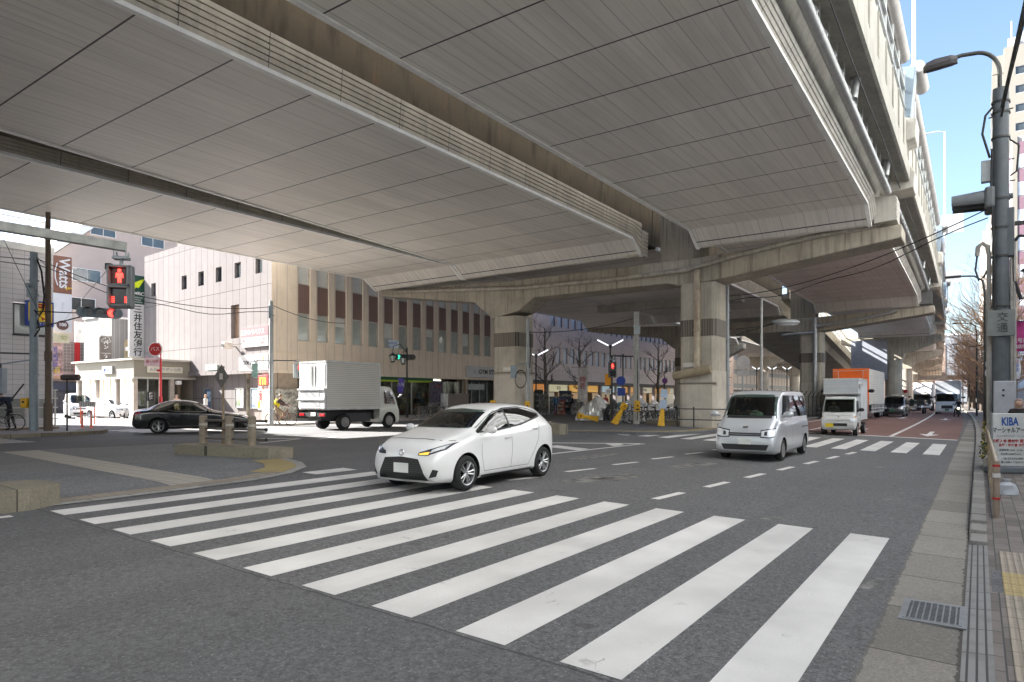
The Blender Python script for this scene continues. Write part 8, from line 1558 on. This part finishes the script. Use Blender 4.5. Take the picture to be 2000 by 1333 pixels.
# shop clutter under the mauve building
for i, (u, Y, w, h, col, lab) in enumerate(((1062, 57, .8, 1.7, (.35,.36,.34), 'stack of grey shelves left of the pale tree'), (1083, 56, .8, 1.5, (.2,.22,.23), 'grey vending cabinet by the pale tree'), (1093, 55, .8, 1.2, (.5,.09,.07), 'low red cabinet among the shop displays'), (1104, 57, 1.0, 2.0, (.16,.2,.3), 'dark blue display rack in front of the shops'), (1128, 56, .9, 1.3, (.45,.45,.4), 'cream crate stack left of the silver cover'), (1052, 58, .7, 2.1, (.08,.12,.1), 'dark green drink machine beside the left column'))):
    t = thing('display_rack', lab, 'shelf', XY(u, Y, .42)); mt = M('rack%d' % i, col, .6, var=.3); m = MB()
    for sx in (-1, 1): m.box((sx*w/2, 0, h/2), (.05, .5, h))
    for k in range(5): m.box((0, 0, .05+k*(h-.08)/4), (w, .5, .04))
    m.box((0, .24, h/2), (w, .02, h)); m.build('frame', mt, t); m = MB(); r = random.Random(i+50)
    for k in range(4):
        for q in range(7): hh = r.uniform(.1, .26); m.cur = r.randrange(4); m.box((-w/2+.07+q*w/7.2, r.uniform(-.08, .05), .07+hh/2+k*(h-.08)/4), (w/8.5, .3, hh))
    m.build('goods', [MATS['goods%d' % j] for j in range(4)], t)
flag('tall white vertical shop flag standing left of the silver cover', 1138, 50, 1.5, .75, 2.6, M('flag_white', (.6,.57,.55), .7, var=.3), [('特\n売', .5, RED, 0, 1.4)])
# ---- the people themselves
person('person in blue work clothes and cap seen from behind beside the red and white banner', XY(517, 41.6, .41), R(80), BLUEW, BLUEW, dict(elL=(.02,.27,1.14), elR=(.02,-.27,1.14), wrL=(.05,.25,.92), wrR=(.05,-.25,.92)), 1.72, cap=C('cap_grey', (.25,.28,.36)))
LB = bicycle('bicycle with a wire basket ridden past the corner pole', XY(549, 35.9, .312), R(-3), (.25,.06,.05), None); cyc = person('person in a dark jacket riding a bicycle past the corner pole', XY(547, 35.9, .312), R(-3), C('jacket_dark', (.06,.045,.05)), CTAN, ride(), 1.68, hair=HAIRB)
t = thing('backpack', 'bright yellow backpack on the cyclist by the corner pole', 'bag', XY(541.5, 35.9, 1.52), R(-3)); m = MB(); m.ball((0,0,0), .24, 10, (.6,.75,1.05)); m.build('bag', CYEL, t); m = MB(); m.mm((-.16,-.12,-.1), (-.12,.12,.08)); m.build('pocket', M('yellow_dark', (.5,.4,.05), .8), t, bevel=.01)
LEAN = dict(pel=(-.1,0,.92), spi=(0,0,1.1), che=(.16,0,1.28), nek=(.26,0,1.4), jaw=(.33,0,1.45), hed=(.33,0,1.53), top=(.33,0,1.59), shL=(.16,.17,1.33), shR=(.16,-.17,1.33), elL=(.3,.23,1.08), elR=(.3,-.23,1.08), wrL=(.5,.24,.98), wrR=(.5,-.24,.98), haL=(.57,.24,.97), haR=(.57,-.24,.97), knL=(.05,.1,.48), knR=(-.1,-.1,.49), anR=(-.2,-.1,.1), toR=(-.05,-.11,.04))
person('person in a navy jacket and black trousers leaning over a bicycle at the left edge', XY(19, 27.9, .44), R(215), DNAVY, DBLK, LEAN, 1.72); bicycle('dark bicycle pushed by the person at the left edge', XY(-1, 27.5, .44), R(205), (.03,.035,.05)); 
t = thing('shoulder_bag', 'dark blue bag slung behind the leaning person at the left edge', 'bag', XY(5, 27.8, 1.75), R(20)); m = MB(); m.box((0,0,0), (.7,.3,.22)); m.build('bag', C('bag_blue', (.03,.045,.08)), t, bevel=.08, seg=3); m = MB(); m.tube((.35,0,.05), (.75,0,.65), .03); m.build('rod', DKP, t)
person('person in pale clothes with a raised arm, head and shoulders behind the black saloon', XY(345, 43.3, .41), R(-60), C('top_peach', (.65,.5,.4)), CTAN, dict(elL=(.15,.25,1.3), wrL=(.32,.2,1.36), haL=(.38,.18,1.38)), 1.6, hair=M('hair_grey', (.5,.42,.33), .6)); person('person in a white top walking behind the rear half of the black saloon', XY(402, 42.6, .41), R(170), CWHT, CJEAN, WALK, 1.62, hair=M('hair_tan', (.4,.25,.15), .6))
for i, (u, Y, rz, a, b_, lab) in enumerate(((1085, 54, -100, CBLU, CJEAN, 'person in a blue jacket standing among the shop displays'), (1118, 53, 170, DBLK, CGRY, 'person in black walking past the shops behind the bare tree'), (1100, 60, 10, CGRY, DBLK, 'person in grey farther back under the shop canopy'), (1183, 57, -90, CRED, CJEAN, 'person in a dark red top near the pale blue shop fascia'), (985, 50.5, -90, CWHT, CGRY, 'person in white at the gym doorway beside the left column'))): person(lab, XY(u, Y, .42), R(rz), a, b_, WALK if i % 2 else None, 1.65)
person('person in a dark coat and brown scarf holding a bag at the right edge', XY(1990, 17.3, .13), R(215), C('coat_dark', (.035,.03,.03)), DBLK, dict(elL=(.1,.25,1.15), wrL=(.28,.16,1.08), haL=(.34,.13,1.07), elR=(.1,-.25,1.15), wrR=(.28,-.16,1.08), haR=(.34,-.13,1.07)), 1.66, hair=M('hat_pink', (.4,.3,.27), .8), longhair=True)
t = thing('handbag', 'pale handbag held by the person at the right edge', 'bag', XY(1987, 16.85, .82), R(215)); m = MB(); m.box((0,0,0), (.16,.34,.26)); m.build('bag', M('bag_cream', (.55,.5,.43), .6), t, bevel=.05, seg=3); m = MB(); m.torus((0,0,.14), .1, .012, Matrix.Rotation(math.pi/2, 3, 'Y'), 16, 5); m.build('handle', CTAN, t)
# drivers
SIT = dict(pel=(0,0,.2), spi=(-.03,0,.38), che=(-.05,0,.6), nek=(-.04,0,.73), jaw=(0,0,.8), hed=(-.01,0,.88), top=(-.02,0,.93), shL=(-.05,.175,.66), shR=(-.05,-.175,.66), elL=(.12,.24,.45), elR=(.12,-.24,.45), wrL=(.34,.16,.52), wrR=(.34,-.16,.52), haL=(.41,.14,.54), haR=(.41,-.14,.54), hiL=(.02,.1,.17), hiR=(.02,-.1,.17), knL=(.42,.12,.22), knR=(.42,-.12,.22), anL=(.52,.12,-.14), anR=(.52,-.12,-.14), toL=(.66,.12,-.16), toR=(.66,-.12,-.16))
ax_ = Vector((math.cos(HEAD), math.sin(HEAD), 0)); lf = Vector((-math.sin(HEAD), math.cos(HEAD), 0))
person('driver in dark clothes behind the windscreen of the silver van', W(20.05, -5.1)+ax_*.42-lf*.37+Vector((0,0,.78)), HEAD, DNAVY, DBLK, SIT, 1.7); person('driver at the wheel of the little white truck', W(34.25, -5.12)+ax_*.72-lf*.33+Vector((0,0,.6)), HEAD, CGRY, DBLK, SIT, 1.65); person('driver behind the wheel of the near white hatchback', W(10.15, -8.1)+ax_*-.1-lf*.36+Vector((0,0,.42)), HEAD, DBLK, DBLK, SIT, 1.62)
# ---- scooter and rider
t = thing('scooter', 'motor scooter with its headlight on, coming down the kerb lane', 'scooter', W(74, -1.05), HEAD); sm = PAINT('scooter_dark', (.05,.055,.06))
m = MB(); m.rings([[(x, y*w, z0+(z1-z0)*k) for y, k in ((-1, 0), (-1, .7), (-.6, 1), (.6, 1), (1, .7), (1, 0))] for x, w, z0, z1 in ((-.85, .12, .45, .72), (-.5, .17, .35, .78), (-.1, .17, .28, .74), (.05, .15, .25, .4), (.4, .16, .25, .36), (.5, .2, .3, .9), (.6, .16, .4, 1.0), (.68, .06, .55, .95))]); m.smooth = True; m.build('body', sm, t)
for x in (.72, -.6): m = MB(); m.torus((x, 0, .26), .2, .06, Matrix.Rotation(math.pi/2, 3, 'X'), 20, 7); m.build('wheel', TYRE, t)
m = MB(); m.path([(.5,.34,1.02), (.55,.1,1.05), (.55,-.1,1.05), (.5,-.34,1.02)], .02, 6); m.build('handlebar', PLAST, t); m = MB(); m.ball((.7, 0, .82), .1, 8, (.4,1,.8)); m.build('headlight', EM('scooter_light', (1,.8,.45), 2), t); m = MB(); m.box((-.35, 0, .8), (.7,.28,.1)); m.build('saddle', PLAST, t, bevel=.03)
for s in (-1, 1): mirror(t, .5, s*.3, 1.2, PLAST, s, .7)
sit2 = dict(SIT); sit2.update(anL=(.45,.14,-.28), anR=(.2,-.35,-.75), knR=(.3,-.3,-.05), toL=(.6,.14,-.3), toR=(.35,-.36,-.78), wrL=(.42,.26,.4), wrR=(.42,-.26,.4), haL=(.5,.28,.38), haR=(.5,-.28,.38))
rd = person('person in dark clothes and a helmet riding the scooter', W(74, -1.05)+ax_*-.3+Vector((0,0,.72)), HEAD, DBLK, DBLK, sit2, 1.7, cap=M('helmet_dark', (.04,.04,.045), .3))
